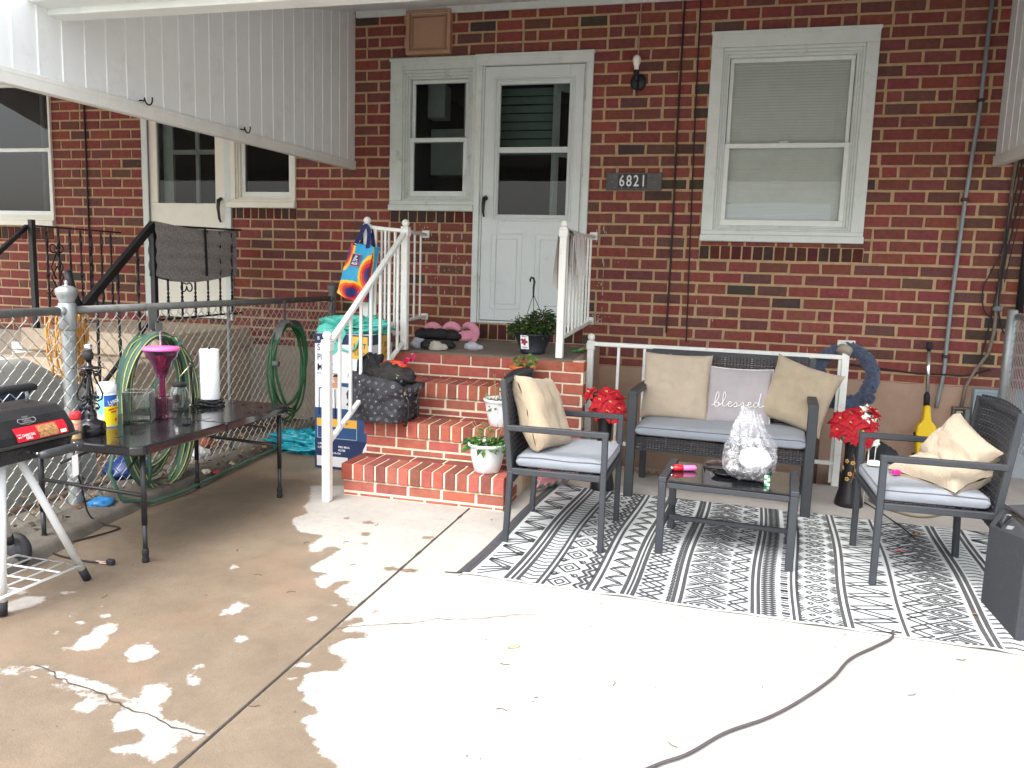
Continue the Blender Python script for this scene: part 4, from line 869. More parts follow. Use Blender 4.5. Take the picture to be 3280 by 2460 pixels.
# coffee table
tb = thing('coffee_table', 'low charcoal coffee table with black glass top between the chairs', 'table', (.077, -2.26, 0), math.radians(-4.2))
for sx in (-1, 1):
    for sy in (-1, 1): part('leg', tb, c, lambda m: m.cbox(sx*.295-.018, sx*.295+.018, sy*.205-.011, sy*.205+.011, .002, .352, .003), org=LOC)
    part('side_rail', tb, c, lambda m: m.cbox(sx*.295-.019, sx*.295+.019, -.217, .217, .352, .377, .003), org=LOC)
    part('stretcher', tb, c, lambda m: m.cbox(sx*.295-.012, sx*.295+.012, -.194, .194, .115, .137, .003), org=LOC)
part('stretcher', tb, c, lambda m: m.cbox(-.283, .283, -.012, .012, .116, .138, .003), org=LOC)
for sy in (-1, 1): part('top_rail', tb, c, lambda m: m.cbox(-.276, .276, sy*.20-.010, sy*.20+.010, .325, .352, .003), org=LOC)
part('glass_top', tb, M_['black_glass'], lambda m: m.cbox(-.274, .274, -.213, .213, .356, .364, .002), org=LOC)
TT = .364
# ------------------------------------------------------------------ pillows
def pillow(name, label, w, h, t, loc, rot, material, seed=0, wr=.010, pinch=.10, group=None, fold=0.0):
    """square pillow: local x across, z up, y thickness; stands on its lower edge at loc"""
    m = MB(); n = 34
    def S(u, v, s):
        a, b = u*2-1, v*2-1; e = max(0, (1-a**4))*max(0, (1-b**4)); th = t*.5*e**.42
        k = 1-pinch*(1-abs(b)**2.2)*abs(a)**6; k2 = 1-pinch*(1-abs(a)**2.2)*abs(b)**6
        x = a*w/2*k; z = b*h/2*k2
        cr = wr*(mnoise.noise((a*2.2, b*2.2, seed+s*5))+.6*(.5-abs(mnoise.noise((a*3.5+b*2, b*3.5-a, seed+9+s)))))*(.35+.65*e)
        rad = wr*.8*math.sin((abs(a)+abs(b))*9+seed)*(1-e)*.3
        y = s*(th+cr+rad)+fold*math.sin(b*1.6)*abs(b)
        return V(x, y, z)
    m.grid(lambda u, v: S(u, v, 1), n, n); m.grid(lambda u, v: S(u, v, -1), n, n)
    o = m.build(name, material, None, LOC); o.location = loc; o.rotation_euler = rot
    tag(o, label, 'pillow', group); return o
R_ = math.radians
G = 'beige linen pillows'
pillow('pillow', 'square beige linen pillow at the left end of the sofa', .42, .42, .13, (-.265, -1.13, .635), (R_(-13), R_(0), R_(-3)), M_['linen'], 1, .013, .05, G)
pb = pillow('pillow', 'grey velvet pillow with white stitched edge and the word blessed', .385, .36, .11, (.115, -1.15, .600), (R_(-15), R_(0), R_(-2)), M_['velvet'], 4, .006, .06)
m = MB()
per = []
for k in range(80):
    s = k/20; i = int(s); f = s-i; a, b = ((-1+2*f, -1), (1, -1+2*f), (1-2*f, 1), (-1, 1-2*f))[i]
    x = a*.385/2*(1-.06*(1-abs(b)**2.2)*abs(a)**6); z = b*.36/2*(1-.06*(1-abs(a)**2.2)*abs(b)**6); per.append((x*1.005, -.002+(.0035 if k % 2 else -.0035), z*1.005))
m.tube(per, .0038, 5, closed=True); m.build('stitching', M_['stitch'], pb, LOC)
# the stitched word, drawn as a flowing hand
strokes = [[(0,.1),(.25,.3),(.55,.95),(.5,1.45),(.38,1.4),(.3,.9),(.25,.2),(.4,.0),(.62,.15),(.55,.42),(.38,.35)], [(.6,.12),(.85,.35),(1.12,1.0),(1.06,1.45),(.95,1.4),(.9,.8),(.95,.1),(1.1,.05),(1.3,.25)],
 [(1.3,.25),(1.55,.32),(1.58,.48),(1.42,.48),(1.35,.2),(1.5,.0),(1.75,.15),(1.95,.45)], [(1.95,.45),(2.0,.48),(2.08,.2),(2.0,-.02),(1.85,.02),(2.1,.05),(2.35,.2),(2.5,.46)], [(2.5,.46),(2.55,.48),(2.63,.2),(2.55,-.02),(2.4,.02),(2.65,.05),(2.9,.2)],
 [(2.9,.2),(3.15,.32),(3.18,.48),(3.02,.48),(2.95,.2),(3.1,.0),(3.35,.15)], [(3.75,.4),(3.55,.48),(3.42,.25),(3.5,.02),(3.68,.1),(3.8,.45),(3.95,1.45),(3.85,.6),(3.85,.1),(4.0,.05),(4.25,.2)]]
m = MB()
def cr_(P, n=6):
    out = []
    for i in range(len(P)-1):
        p0, p1, p2, p3 = P[max(i-1, 0)], P[i], P[i+1], P[min(i+2, len(P)-1)]
        for k in range(n):
            t = k/n; out.append(tuple(.5*((2*b)+(-a+c_)*t+(2*a-5*b+4*c_-d)*t*t+(-a+3*b-3*c_+d)*t**3) for a, b, c_, d in zip(p0, p1, p2, p3)))
    return out+[P[-1]]
for s in strokes:
    P = []
    for (a, b) in cr_(s):
        x = -.155+a*.072; z = -.075+b*.060+.012*a/4; e = max(0, 1-(2*x/.385)**4)*max(0, 1-(2*z/.36)**4); P.append((x, -(.055*e**.42+.0075), z))
    m.tube(P, .0024, 5)
m.build('lettering', mat('thread_white', srgb(240, 238, 234), .7, var=0), pb, LOC)
pillow('pillow', 'crumpled beige pillow tilted against the right arm of the sofa', .40, .40, .12, (.46, -1.17, .635), (R_(-14), R_(16), R_(-12)), M_['linen_dark'], 8, .020, .10, G)
pillow('pillow', 'tall beige pillow standing on the armchair that faces right', .36, .40, .15, (-.865, -2.27, .605), (R_(-20), R_(8), R_(76)), fabric('linen_warm', srgb(188, 170, 144), 420, .07, bump=.9, dirt=.15, dirtcol=srgb(150, 128, 100)), 12, .011, .10, G, fold=.015)
# slumped pillow on the right chair: two lobes, the upper leaning on the back
# slumped pillow on the right chair: a sagging lower lobe folded under an upper one that leans on the back
m = MB()
def lobe(c, w, h, t, rot, seed, wr):
    n0 = len(m.v); n = 34
    def S(u, v, s):
        a, b = u*2-1, v*2-1; e = max(0, 1-a**4)*max(0, 1-b**4); k = 1-.12*(1-abs(b)**2)*abs(a)**5; k2 = 1-.12*(1-abs(a)**2)*abs(b)**5
        cr = wr*(mnoise.noise((a*2, b*2, seed+s*5))+.9*(.5-abs(mnoise.noise((a*2.6+b*1.6, b*2.6-a, seed+9+s)))))*(.3+.7*e)
        return V(a*w/2*k, s*(t*.5*e**.42+cr), b*h/2*k2)
    m.grid(lambda u, v: S(u, v, 1), n, n); m.grid(lambda u, v: S(u, v, -1), n, n)
    m.xform(n0, Matrix.Translation(c) @ Matrix.Rotation(rot[2], 4, 'Z') @ Matrix.Rotation(rot[0], 4, 'X') @ Matrix.Rotation(rot[1], 4, 'Y'))
lobe((1.055, -2.28, .575), .34, .25, .13, (R_(-30), R_(24), R_(-58)), 21, .020)
lobe((.985, -2.31, .487), .36, .28, .11, (R_(-76), R_(14), R_(-38)), 27, .022)
o = m.build('pillow', fabric('linen_pale', srgb(186, 170, 148), 420, .07, bump=.9, dirt=.15, dirtcol=srgb(150, 128, 100)), None, Vector((0, 0, 0))); recenter(o, (1.0, -2.28, .45)); tag(o, 'slumped beige pillow folded over itself on the armchair that faces left', 'pillow', G)
# ------------------------------------------------------------------ woven outdoor rug with rows of zigzags and diamonds
M_['rug_white'] = fabric('rug_white', srgb(222, 228, 228), 900, .05, bump=.8, dirt=.12, dirtcol=srgb(170, 165, 155))
M_['rug_black'] = fabric('rug_black', srgb(42, 42, 48), 900, .12, bump=.8)
RL = 2.42
def rugP(x, v, lift=0.0):
    """x metres along the front edge, v 0 at the front edge to 1 at the back"""
    u = x/RL; X = -1.03+x+v*(.075+.055*u)+.008*math.sin(v*7+u*5); Y = (-3.006-.085*u)+v*(1.60-.02*u)
    z = .004+.006*max(0, mnoise.noise((u*9, v*3, 1)))+.010*max(0, mnoise.noise((u*16, 0, 5)))*max(0, 1-v*9)+.03*max(0, v-.93)*max(0, .1-u)*60
    Y += .010*mnoise.noise((u*11, 7, 1))*max(0, 1-v*5)
    return V(X, Y, z+lift)
rug = thing('rug', 'black and white woven outdoor rug with zigzag and diamond bands under the furniture', 'rug', (.2, -2.25, 0))
m = MB(); m.grid(lambda u, v: rugP(u*RL, v), 120, 60); m.build('cloth', M_['rug_white'], rug)
m = MB()
def seg(p, q, w):
    """flat woven line between two points of the rug (x, s): s metres from the front edge"""
    (x0, s0), (x1, s1) = p, q; L = math.hypot(x1-x0, s1-s0); n = max(1, int(L/.035))
    if L < 1e-5: return
    nx, ns = -(s1-s0)/L*w/2, (x1-x0)/L*w/2
    def c(x, s): return rugP(min(max(x, .003), RL-.003), min(max(s/1.59, .002), .998), .0018)
    pr = None
    for i in range(n+1):
        t = i/n; x, s = x0+(x1-x0)*t, s0+(s1-s0)*t; a, b = m.vert(c(x+nx, s+ns)), m.vert(c(x-nx, s-ns))
        if pr: m.face((pr[0], a, b, pr[1]))
        pr = (a, b)
def line(P, w):
    for p, q in zip(P, P[1:]): seg(p, q, w)
D = 1.59
def stripes(x, ws):
    for dx, w in ws: line([(x+dx, 0), (x+dx, D)], w)
def zig(x0, x1, per, w, ph=0.0):
    P = []; s = -per+ph; k = 0
    while s < D+per: P.append((x0 if k % 2 else x1, min(max(s, 0), D))); s += per/2; k += 1
    line(P, w)
def chev(x0, x1, xm, per, w, h):
    s = 0
    while s < D: line([(x0, s+h), (xm, s), (x1, s+h)] if s+h < D else [(x0, D), (xm, s)], w); s += per
def diamond(xc, s, rx, rs, w):
    line([(xc-rx, s), (xc, s+rs), (xc+rx, s), (xc, s-rs), (xc-rx, s)], w)
o = 1.03
# hatched triangles along the left edge
def hatch(x0, x1, per):
    s = 0; up = True
    while s < D:
        for k in range(4):
            f = k/4
            if up: line([(x0+.01, min(s+per*f, D)), (x1-(x1-x0)*f*.0-.01-(x1-x0)*.0, min(s+per*(f*.25+.6), D))], .012) if k < 3 else None
            else: line([(x0+.01, min(s+per*(f*.25+.5), D)), (x1-.01, min(s+per*f*.8, D))], .012) if k < 3 else None
        s += per*.5; up = not up
hatch(.035, .180, .20)
line([(.012, 0), (.012, D)], .028)
stripes(o-.842, [(0, .020), (.028, .014), (.052, .018)])
chev(o-.780, o-.712, o-.745, .043, .011, .016)
stripes(o-.704, [(0, .014), (.024, .014)])
xc = o-.62; s = .06
while s < D:
    diamond(xc, s, .05, .062, .011); diamond(xc, s, .022, .028, .010); line([(xc-.05, s+.075), (xc-.02, s+.10)], .011); line([(xc+.05, s+.075), (xc+.02, s+.10)], .011)
    diamond(xc-.045, s+.085, .014, .022, .009); diamond(xc+.045, s+.085, .014, .022, .009); s += .175
for k in range(2): zig(o-.555+k*.026, o-.525+k*.026, .085, .016)
stripes(o-.492, [(0, .016), (.028, .014)])
zig(o-.446, o-.358, .115, .010); zig(o-.436, o-.370, .115, .009, .018)
stripes(o-.345, [(0, .018), (.022, .010), (.042, .018)])
for k in range(3):
    P = []; s = -.17+k*.045
    while s < D+.1: P += [(o-.285+k*.0, s), (o-.185, s+.085)]; s += .17
    line([(a, min(max(b, 0), D)) for a, b in P], .012)
s = .05
while s < D: line([(o-.292, s), (o-.276, s)], .013); s += .085
s = .012
while s < D: diamond(o-.157, s, .008, .012, .008); line([(o-.167, s+.018), (o-.147, s+.018)], .007); s += .037
stripes(o-.138, [(0, .016), (.028, .016)])
s = .02; xc = o-.012
while s < D+.05:
    for r_ in (.084, .058, .032): diamond(xc, s, r_, r_*.88, .0105)
    for sg in (1, -1):
        for kk in range(3): line([(xc+sg*(.086-.004*kk), s+.074+(.026*kk-.026)), (xc+sg*(.046-.012*kk), s+.074+(.008*kk-.008))], .010)
    s += .148
zig(o+.078, o+.158, .125, .011); zig(o+.082, o+.158, .125, .011, .036)
stripes(o+.176, [(0, .015), (.024, .015)])
for ph in (0, .023): zig(o+.212, o+.270, .046, .010, ph)
s = .01
while s < D:
    line([(o+.292, s), (o+.320, s)], .011); line([(o+.292, s+.026), (o+.320, s+.026)], .011)
    for kk in range(5): line([(o+.290+.004*kk, s+.052+(kk-2)*.0), (o+.322-.003*kk, s+.052+0)], .022-.004*kk)
    s += .082
stripes(o+.336, [(0, .012), (.022, .012)])
s = .02; xc = o+.437
while s < D+.05:
    for r_ in (.048, .024): diamond(xc, s, r_, r_*.95, .009)
    for sg in (1, -1):
        for kk in range(3): line([(xc+sg*(.052+.008*kk), s+.014+.016*kk), (xc+sg*(.080), s+.0+.016*kk)], .0085); line([(xc+sg*(.052+.008*kk), s-.014-.016*kk), (xc+sg*.080, s-.016*kk)], .0085)
        diamond(xc+sg*.030, s+.062, .012, .012, .008)
    s += .124
stripes(o+.525, [(0, .014), (.026, .014)])
zig(o+.560, o+.728, .135, .011); zig(o+.562, o+.726, .135, .010, .036)
stripes(o+.746, [(0, .013)])
zig(o+.765, o+.842, .125, .011); zig(o+.768, o+.842, .125, .011, .04)
s = .02; xc = o+.922
while s < D+.05:
    for r_ in (.080, .055, .030): diamond(xc, s, r_, r_*.85, .0105)
    for sg in (1, -1):
        for kk in range(3): line([(xc+sg*.082, s+.070+(.024*kk-.024)), (xc+sg*(.046-.010*kk), s+.070+(.008*kk-.008))], .010)
    s += .14
stripes(o+1.028, [(0, .018), (.026, .018)])
chev(o+1.072, o+1.145, o+1.108, .045, .010, -.016)
stripes(o+1.165, [(0, .016), (.026, .016)])
hatch(o+1.205, o+1.36, .2)
m.build('pattern', M_['rug_black'], rug)
m = MB(); m.tube([rugP(i/90*RL, 0, .001) for i in range(91)], .004, 5); m.build('hem', M_['rug_white'], rug)
m = MB()
for i in range(60):
    a, b = rugP(.002, i/60, .003), rugP(.002, (i+1)/60, .003); dx = V(-.030, 0, -.002); m.quad(a, a+dx, b+dx, b)
m.poly([V(-1.055, -3.012, .003), V(-1.11, -3.018, .003), V(-1.11, -3.008, .003), V(-1.03, -2.998, .004)])
m.build('binding', M_['rug_black'], rug)
# ------------------------------------------------------------------ things on and around the sofa set
def single(m, name, mats, loc, label, cat, group=None, **k):
    o = m.build(name, mats, None, Vector((0, 0, 0)), **k); recenter(o, loc); return tag(o, label, cat, group)
M_['pink_plastic'] = mat('pink_plastic', srgb(240, 120, 180), .35, var=.05)
M_['red_gloss'] = mat('red_gloss', srgb(190, 24, 40), .2, var=.05)
M_['chrome'] = mat('chrome', (.75, .75, .76), .15, 1.0, var=.05)
M_['gloss_black'] = mat('gloss_black', (.012, .012, .014), .12, var=.1)
M_['matte_black'] = mat('matte_black', (.016, .016, .018), .75, var=.2, bump=.2)
# pink and red toy torch lying on the glass
t = thing('pink_torch', 'small pink and red plastic torch lying on the glass tabletop', 'torch', (-.15, -2.235, TT), 0)
R = Matrix.Translation((-.15, -2.235, TT+.015)) @ Matrix.Rotation(.38, 4, 'Z')
m = MB(); m.lathe([(.013, 0), (.0145, .004), (.0145, .058), (.011, .064), (.004, .072), (1e-5, .074)], (0, 0, 0), 16, 'x'); m.xform(0, R); m.build('handle', M_['pink_plastic'], t)
m = MB(); m.lathe([(.008, -.052), (.016, -.046), (.0165, -.012), (.014, 0)], (0, 0, 0), 16, 'x'); m.ball((-.03, 0, .014), .012, 10, 6, (1.4, 1, .6)); m.xform(0, R); m.build('head', M_['red_gloss'], t)
m = MB(); m.ball((-.056, .0, .0), .010, 10, 6); m.xform(0, R); m.build('lens', M_['chrome'], t)
m = MB(); m.lathe([(.03, 0), (.055, .004), (.066, .016), (.068, .018), (.054, .008), (1e-5, .005)], (.055, -2.26, TT+.001), 28, squash=.8)
single(m, 'dish', M_['gloss_black'], (.055, -2.26, TT), 'shallow black dish beside the clear plastic bag', 'dish')
m = MB(); m.grid(lambda u, v: V(-.045+u*.10, -2.10+v*.07+.02*u, TT+.012+.016*math.sin(u*3)+.004*mnoise.noise((u*6, v*6, 2))), 14, 8)
single(m, 'plastic_wrap', glassmat('clear_wrap', (.95, .95, .95), 1, .08, .9, 1.6), (0, -2.06, TT), 'crinkled piece of clear plastic film on the glass tabletop', 'wrap')
m = MB(); m.grid(lambda u, v: V(-.055+u*.012, -2.12+v*.09, TT+.001+.03*u+.0*v), 4, 6); m.quad((-.04, -2.12, TT+.002), (.06, -2.13, TT+.002), (.06, -2.03, TT+.002), (-.04, -2.03, TT+.002))
single(m, 'dark_cloth', mat('grey_cloth', srgb(70, 66, 66), .8), (0, -2.08, TT), 'small dark grey cloth lying flat on the coffee table', 'cloth')
# carrier bag with takeaway inside
def clear_bag_mat():
    m, nt, b = _new('clear_bag'); N = nt.nodes; L = nt.links; N.remove(b); tc = N.new('ShaderNodeTexCoord')
    tr = N.new('ShaderNodeBsdfTransparent'); tr.inputs[0].default_value = (.93, .93, .94, 1)
    gl = N.new('ShaderNodeBsdfGlossy'); gl.inputs[1].default_value = .22; gl.inputs[0].default_value = (.95, .95, .97, 1)
    tl = N.new('ShaderNodeBsdfDiffuse'); tl.inputs[0].default_value = (.80, .81, .84, 1)
    nz = N.new('ShaderNodeTexNoise'); nz.inputs['Scale'].default_value = 22; nz.inputs['Detail'].default_value = 4; nz.inputs['Distortion'].default_value = 2.5; L.new(tc.outputs['Object'], nz.inputs['Vector'])
    mr = N.new('ShaderNodeMapRange'); mr.inputs[1].default_value = .5; mr.inputs[2].default_value = .68; mr.inputs[3].default_value = .07; mr.inputs[4].default_value = .42; L.new(nz.outputs[0], mr.inputs[0])
    bp = N.new('ShaderNodeBump'); bp.inputs['Strength'].default_value = .8; bp.inputs['Distance'].default_value = .012; L.new(nz.outputs[0], bp.inputs['Height']); L.new(bp.outputs[0], gl.inputs['Normal'])
    m1 = N.new('ShaderNodeMixShader'); L.new(mr.outputs[0], m1.inputs[0]); L.new(tr.outputs[0], m1.inputs[1]); L.new(tl.outputs[0], m1.inputs[2])
    m2 = N.new('ShaderNodeMixShader'); m2.inputs[0].default_value = .10; L.new(m1.outputs[0], m2.inputs[1]); L.new(gl.outputs[0], m2.inputs[2]); L.new(m2.outputs[0], N['Material Output'].inputs[0]); return m
M_['clear_bag'] = clear_bag_mat()
bx, by = .170, -2.29
bag = thing('plastic_bag', 'clear plastic carrier bag standing on the coffee table with a white carton inside', 'bag', (bx, by, TT))
m = MB()
def bagS(u, v):
    a = u*2*math.pi; z = v*.335; prof = np.interp(v, [0, .04, .15, .32, .48, .62, .76, .9, 1], [.05, .09, .116, .120, .106, .080, .056, .040, .034])
    fold = math.sin(a*7+3*mnoise.noise((a*.6, v*2, 2)))*.5+math.sin(a*13+5*v)*.3
    pl = 1+(.06+.16*v)*fold+.22*mnoise.noise((math.cos(a)*1.5, math.sin(a)*1.5, v*3.2))
    r = prof*pl; lean = .016*math.sin(v*3)
    return V(bx+r*math.cos(a)*(1.04+.25*v*v)-.020*v, by+r*math.sin(a)*(.85-.2*v), TT+.003+z*(1-.06*math.cos(a)*v)+.010*mnoise.noise((math.cos(a)*2, math.sin(a)*2, v*6))*min(1, v*4))
m.grid(bagS, 120, 50, closed_u=True); m.build('sack', M_['clear_bag'], bag)
m = MB()
for sg in (-1, 1):
    m = MB(); m.grid(lambda u, v: V(bx-.020+sg*(.030-.026*u+.008*math.sin(v*3)), by-.025+.05*v*(1-.5*u)+.01*math.sin(u*6), TT+.27+.065*math.sin(u*math.pi*.55)+.01*v), 12, 6); m.build('handle', M_['clear_bag'], bag)
m = MB(); m.crumple((bx+.012, by-.035, TT+.11), (.074, .055, .052), 4, .2, 1.4, 30, 20)
o = single(m, 'white_carton', mat('carton_white', srgb(250, 250, 250), .6, var=.02), (bx, by, TT+.05), 'white takeaway carton inside the clear carrier bag', 'carton')
m = MB(); m.crumple((bx, by, TT+.045), (.092, .07, .04), 9, .3, 2, 30, 18)
single(m, 'dark_tray', M_['gloss_black'], (bx, by, TT+.01), 'black food tray at the bottom of the clear carrier bag', 'tray')
m = MB()
for i in range(2):
    for j in range(4):
        m.mi = (i+j) % 2; m.cbox(.228+i*.012, .240+i*.012, -2.392, -2.38, TT+.001+j*.0125, TT+.0135+j*.0125, .001)
single(m, 'green_tube', [mat('green_foil', srgb(40, 150, 90), .3, var=.1), mat('foil_white', srgb(230, 240, 232), .3)], (.24, -2.386, TT), 'tiny green and white checked tube beside the clear bag', 'tube')
# tall vases of silk poinsettias
M_['vase_black'] = mat('vase_black', (.011, .011, .013), .3, var=.2, bump=.15, bs=40)
M_['gold'] = mat('gold_leaf', srgb(206, 160, 96), .45, .25, var=.15)
M_['petal_red'] = mat('petal_red', srgb(172, 12, 32), .75, var=.22, vs=30, bump=.2, bs=160)
M_['petal_white'] = mat('petal_white', srgb(232, 232, 222), .7, var=.06)
M_['leaf_dark'] = mat('leaf_dark', srgb(34, 70, 44), .55, var=.3, vs=20)
M_['pip'] = mat('pip', srgb(222, 190, 110), .6)
def petal(m, c, d, up, L, Wd, curl=.25):
    c, d, up = Vector(c), Vector(d).normalized(), Vector(up).normalized(); s = d.cross(up).normalized(); n = s.cross(d).normalized(); I = []
    prof = [.12, .62, 1.0, .92, .60, .30, .0]
    for k, w in enumerate(prof):
        t = k/(len(prof)-1); p = c+d*L*t+n*L*(.10*math.sin(t*2.2)-curl*t*t); e = 1+.12*(k % 2)
        I.append([m.vert(p-s*Wd*.5*w*e-n*.004), m.vert(p+n*.0), m.vert(p+s*Wd*.5*w*e-n*.004)])
    sm = m.smooth; m.smooth = True
    for A, B in zip(I, I[1:]): m.face((A[0], A[1], B[1], B[0])); m.face((A[1], A[2], B[2], B[1]))
    m.smooth = sm
def flower(m, c, n, L, Wd, k1=6, k2=5, seed=0):
    r = random.Random(seed); n = Vector(n).normalized(); x = n.orthogonal().normalized(); y = n.cross(x)
    for ring, (k, s, tilt) in enumerate(((k1, 1, .05), (k2, .68, .45))):
        for i in range(k):
            a = 2*math.pi*(i+.5*ring+r.uniform(-.12, .12))/k; d = x*math.cos(a)+y*math.sin(a)+n*tilt; petal(m, Vector(c)+n*.004*ring, d, n, L*s*r.uniform(.85, 1.1), Wd*s, r.uniform(.15, .4))
def poinsettias(vloc, h, rb, rn, rt, fl, label, seed, gp, white=False):
    v = thing('tall_vase', label, 'vase', vloc, 0, gp); x, y, z = vloc; m = MB()
    m.lathe([(rb*.98, 0), (rb, .006), (rb*.98, .03), (rb*.78, h*.22), (rb*.66, h*.42), (rn, h*.62), (rn*1.02, h*.78), (rt*.94, h*.93), (rt, h), (rt*.9, h-.004), (rn*.8, h*.8)], (x, y, z), 36); m.build('body', M_['vase_black'], v)
    def rad(t): return np.interp(t, [0, .03/h, .22, .42, .62, .78, .93, 1], [rb, rb*.98, rb*.78, rb*.66, rn, rn*1.02, rt*.94, rt])
    m = MB(); r = random.Random(seed)
    fdir = math.atan2(-6.19-y, 0-x)
    for (a, t) in ((-.75, .60), (-.1, .585), (.6, .60), (-.62, .49), (.12, .44), (-.72, .36), (.35, .37), (1.1, .5), (-1.4, .45)):
        A = fdir-a; R0 = rad(t)+.0015; c = V(x+R0*math.cos(A), y+R0*math.sin(A), z+t*h); n = V(math.cos(A), math.sin(A), 0); tx = V(-math.sin(A), math.cos(A), 0)
        for k in range(5):
            b = 2*math.pi*k/5; cc = c+(tx*math.cos(b)+V(0, 0, 1)*math.sin(b))*.0085; m.lathe([(.0058, 0), (.004, .0015), (1e-5, .002)], (0, 0, 0), 8); q = len(m.v)-24
            m.xform(q, frame(cc, tx, (0, 0, 1)))
    m.build('blossom', M_['gold'], v, )
    m = MB(); P = []
    for t in np.linspace(.33, .70, 14): A = fdir+.1-.5*math.sin(t*9)*.5; R0 = rad(t)+.001; P.append((x+R0*math.cos(A), y+R0*math.sin(A), z+t*h))
    m.tube(P, .0016, 5); P = []
    for k in range(9): A = fdir+.8-.1*k*1.4; t = .36+.012*k; R0 = rad(t)+.001; P.append((x+R0*math.cos(A), y+R0*math.sin(A), z+t*h))
    m.tube(P, .0016, 5); m.build('twig', mat('twig_brown', srgb(150, 110, 70), .6), v)
    top = z+h
    for i, (dx, dy, dz, s) in enumerate(fl):
        f = tag(thing('silk_poinsettia', 'x', 'flower', (x+dx, y+dy, top+dz)), '', 'flower') if 0 else None
    m = MB(); g = MB(); pp = MB(); stem = MB()
    for i, (dx, dy, dz, s) in enumerate(fl):
        c = V(x+dx, y+dy, top+dz); n = V(dx*.9, dy*.9-.05, .055+dz*.4); flower(m, c, n, .082*s, .056*s, 6, 4, seed+i); n.normalize(); stem.tube([(x, y, top-.08), c], .003, 5)
        for k in range(3): pp.ball(c+n*.012+V(math.cos(k)*.006, math.sin(k*2)*.006, math.sin(k)*.005), .0042, 6, 4)
        flower(g, c-n*.012, n, .078*s, .034*s, 4, 0, seed+50+i)
    b = m.build('red_bracts', M_['petal_red'], v, label='red silk poinsettia flowers'); g.build('leaves', M_['leaf_dark'], v); pp.build('pips', M_['pip'], v); stem.build('stems', M_['leaf_dark'], v)
    return v
poinsettias((.785, -1.19, 0), .455, .080, .046, .060, [(-.085, -.02, .06, 1.1), (-.035, -.05, .045, 1.2), (.03, -.055, .0, 1.15), (.085, -.03, .055, .9), (.02, .0, .10, 1), (.10, .01, .11, .8), (-.10, -.05, .0, .9), (.07, -.06, -.02, .8), (-.02, -.07, -.015, .9)], 'black flared vase of red and white poinsettias right of the sofa', 3, 'black vases with gold blossoms')
m = MB(); fw = [(.055, -.04, .075), (.095, -.02, .06), (.06, .02, .115)]
for i, (dx, dy, dz) in enumerate(fw): flower(m, (.785+dx, -1.19+dy, .455+dz), (dx, -.1, .05), .05, .03, 5, 3, 80+i)
wf = bpy.data.objects['tall_vase']; m.build('white_bracts', M_['petal_white'], wf)
m = MB()
for k in range(2): m.tube([(.86+.035*k, -1.21, .33-.15), (.87+.03*k, -1.215, .25), (.865+.04*k, -1.22, .42)], .0022, 5)
m.tube([(.865, -1.2, .02), (.868, -1.2, .40)], .0022, 5); flower(m, (.90, -1.23, .395), (.3, -1, .2), .03, .02, 6, 4, 5); m.tube([(.90, -1.225, .39), (.905, -1.2, .1)], .002, 5)
m.build('drooping_stem', M_['petal_white'], wf)
poinsettias((-.665, -1.38, 0), .50, .075, .042, .056, [(-.10, -.03, .10, .8), (-.03, -.05, .06, 1.1), (.03, -.05, .05, 1.1), (.08, -.04, .015, .95), (.0, 0, .10, 1.1), (.06, .0, .085, 1), (-.06, -.03, .0, .9), (.09, -.05, -.03, .8), (.02, -.07, 0, .9)], 'black flared vase of red poinsettias left of the sofa', 31, 'black vases with gold blossoms')
# wreath on the end post
m = MB(); wc = V(.775, -.668, .712); r = random.Random(5)
def wr(u, v):
    a, b = u*2*math.pi, v*2*math.pi; R0, r0 = .168, .043+.010*mnoise.noise((math.cos(a)*9, math.sin(a)*9, math.cos(b)*3+v)); 
    return wc+V((R0+r0*math.cos(b))*math.cos(a), r0*math.sin(b)*.9, (R0*1.05+r0*math.cos(b))*math.sin(a))
m.grid(wr, 90, 18, closed_u=True)
def loops(c, n, k, rr):
    for i in range(k):
        d = V(r.gauss(0, 1), r.gauss(0, 1), r.gauss(0, 1)).normalized(); t = d.orthogonal().normalized()*r.choice((-1, 1)); p = c+d*n
        m.tube([p-t*.006, p+d*rr*.8-t*.004, p+d*rr, p+d*rr*.7+t*.005, p+t*.006], .0030, 4, cap=False)
for i in range(620):
    a = r.uniform(0, 2*math.pi); loops(wc+V(.168*math.cos(a), 0, .176*math.sin(a)), .040, 1, .013)
for i in range(170): loops(wc+V(.150, -.035, -.125), .026, 1, .013)
m.ball(wc+V(.150, -.035, -.125), .028, 12, 8)
single(m, 'wreath', mat('wreath_wool', srgb(66, 76, 98), .95, var=.45, vs=55, sheen=.4), (.775, -.668, .53), 'fluffy slate blue wool wreath hanging on the stairwell rail end post', 'wreath')
lampc = thing('twin_lamp_head', 'beige drum lamp with two white bulbs perched on the rail end post', 'lamp', (.752, -.70, .86))
m = MB(); n0 = 0; m.lathe([(.046, -.022), (.048, .020), (.045, .022), (.040, .010), (1e-5, .008)], (0, 0, 0), 24); m.xform(0, Matrix.Translation((.752, -.735, .885)) @ Matrix.Rotation(.45, 4, 'Y') @ Matrix.Rotation(-.5, 4, 'X')); m.build('drum', mat('drum_beige', srgb(150, 142, 126), .6), lampc)
m = MB(); m.ball((.745, -.74, .915), .022, 14, 10); m.build('bulb', M_['petal_white'], lampc); m = MB(); m.ball((.725, -.71, .925), .018, 14, 10); m.build('bulb', M_['petal_white'], lampc)
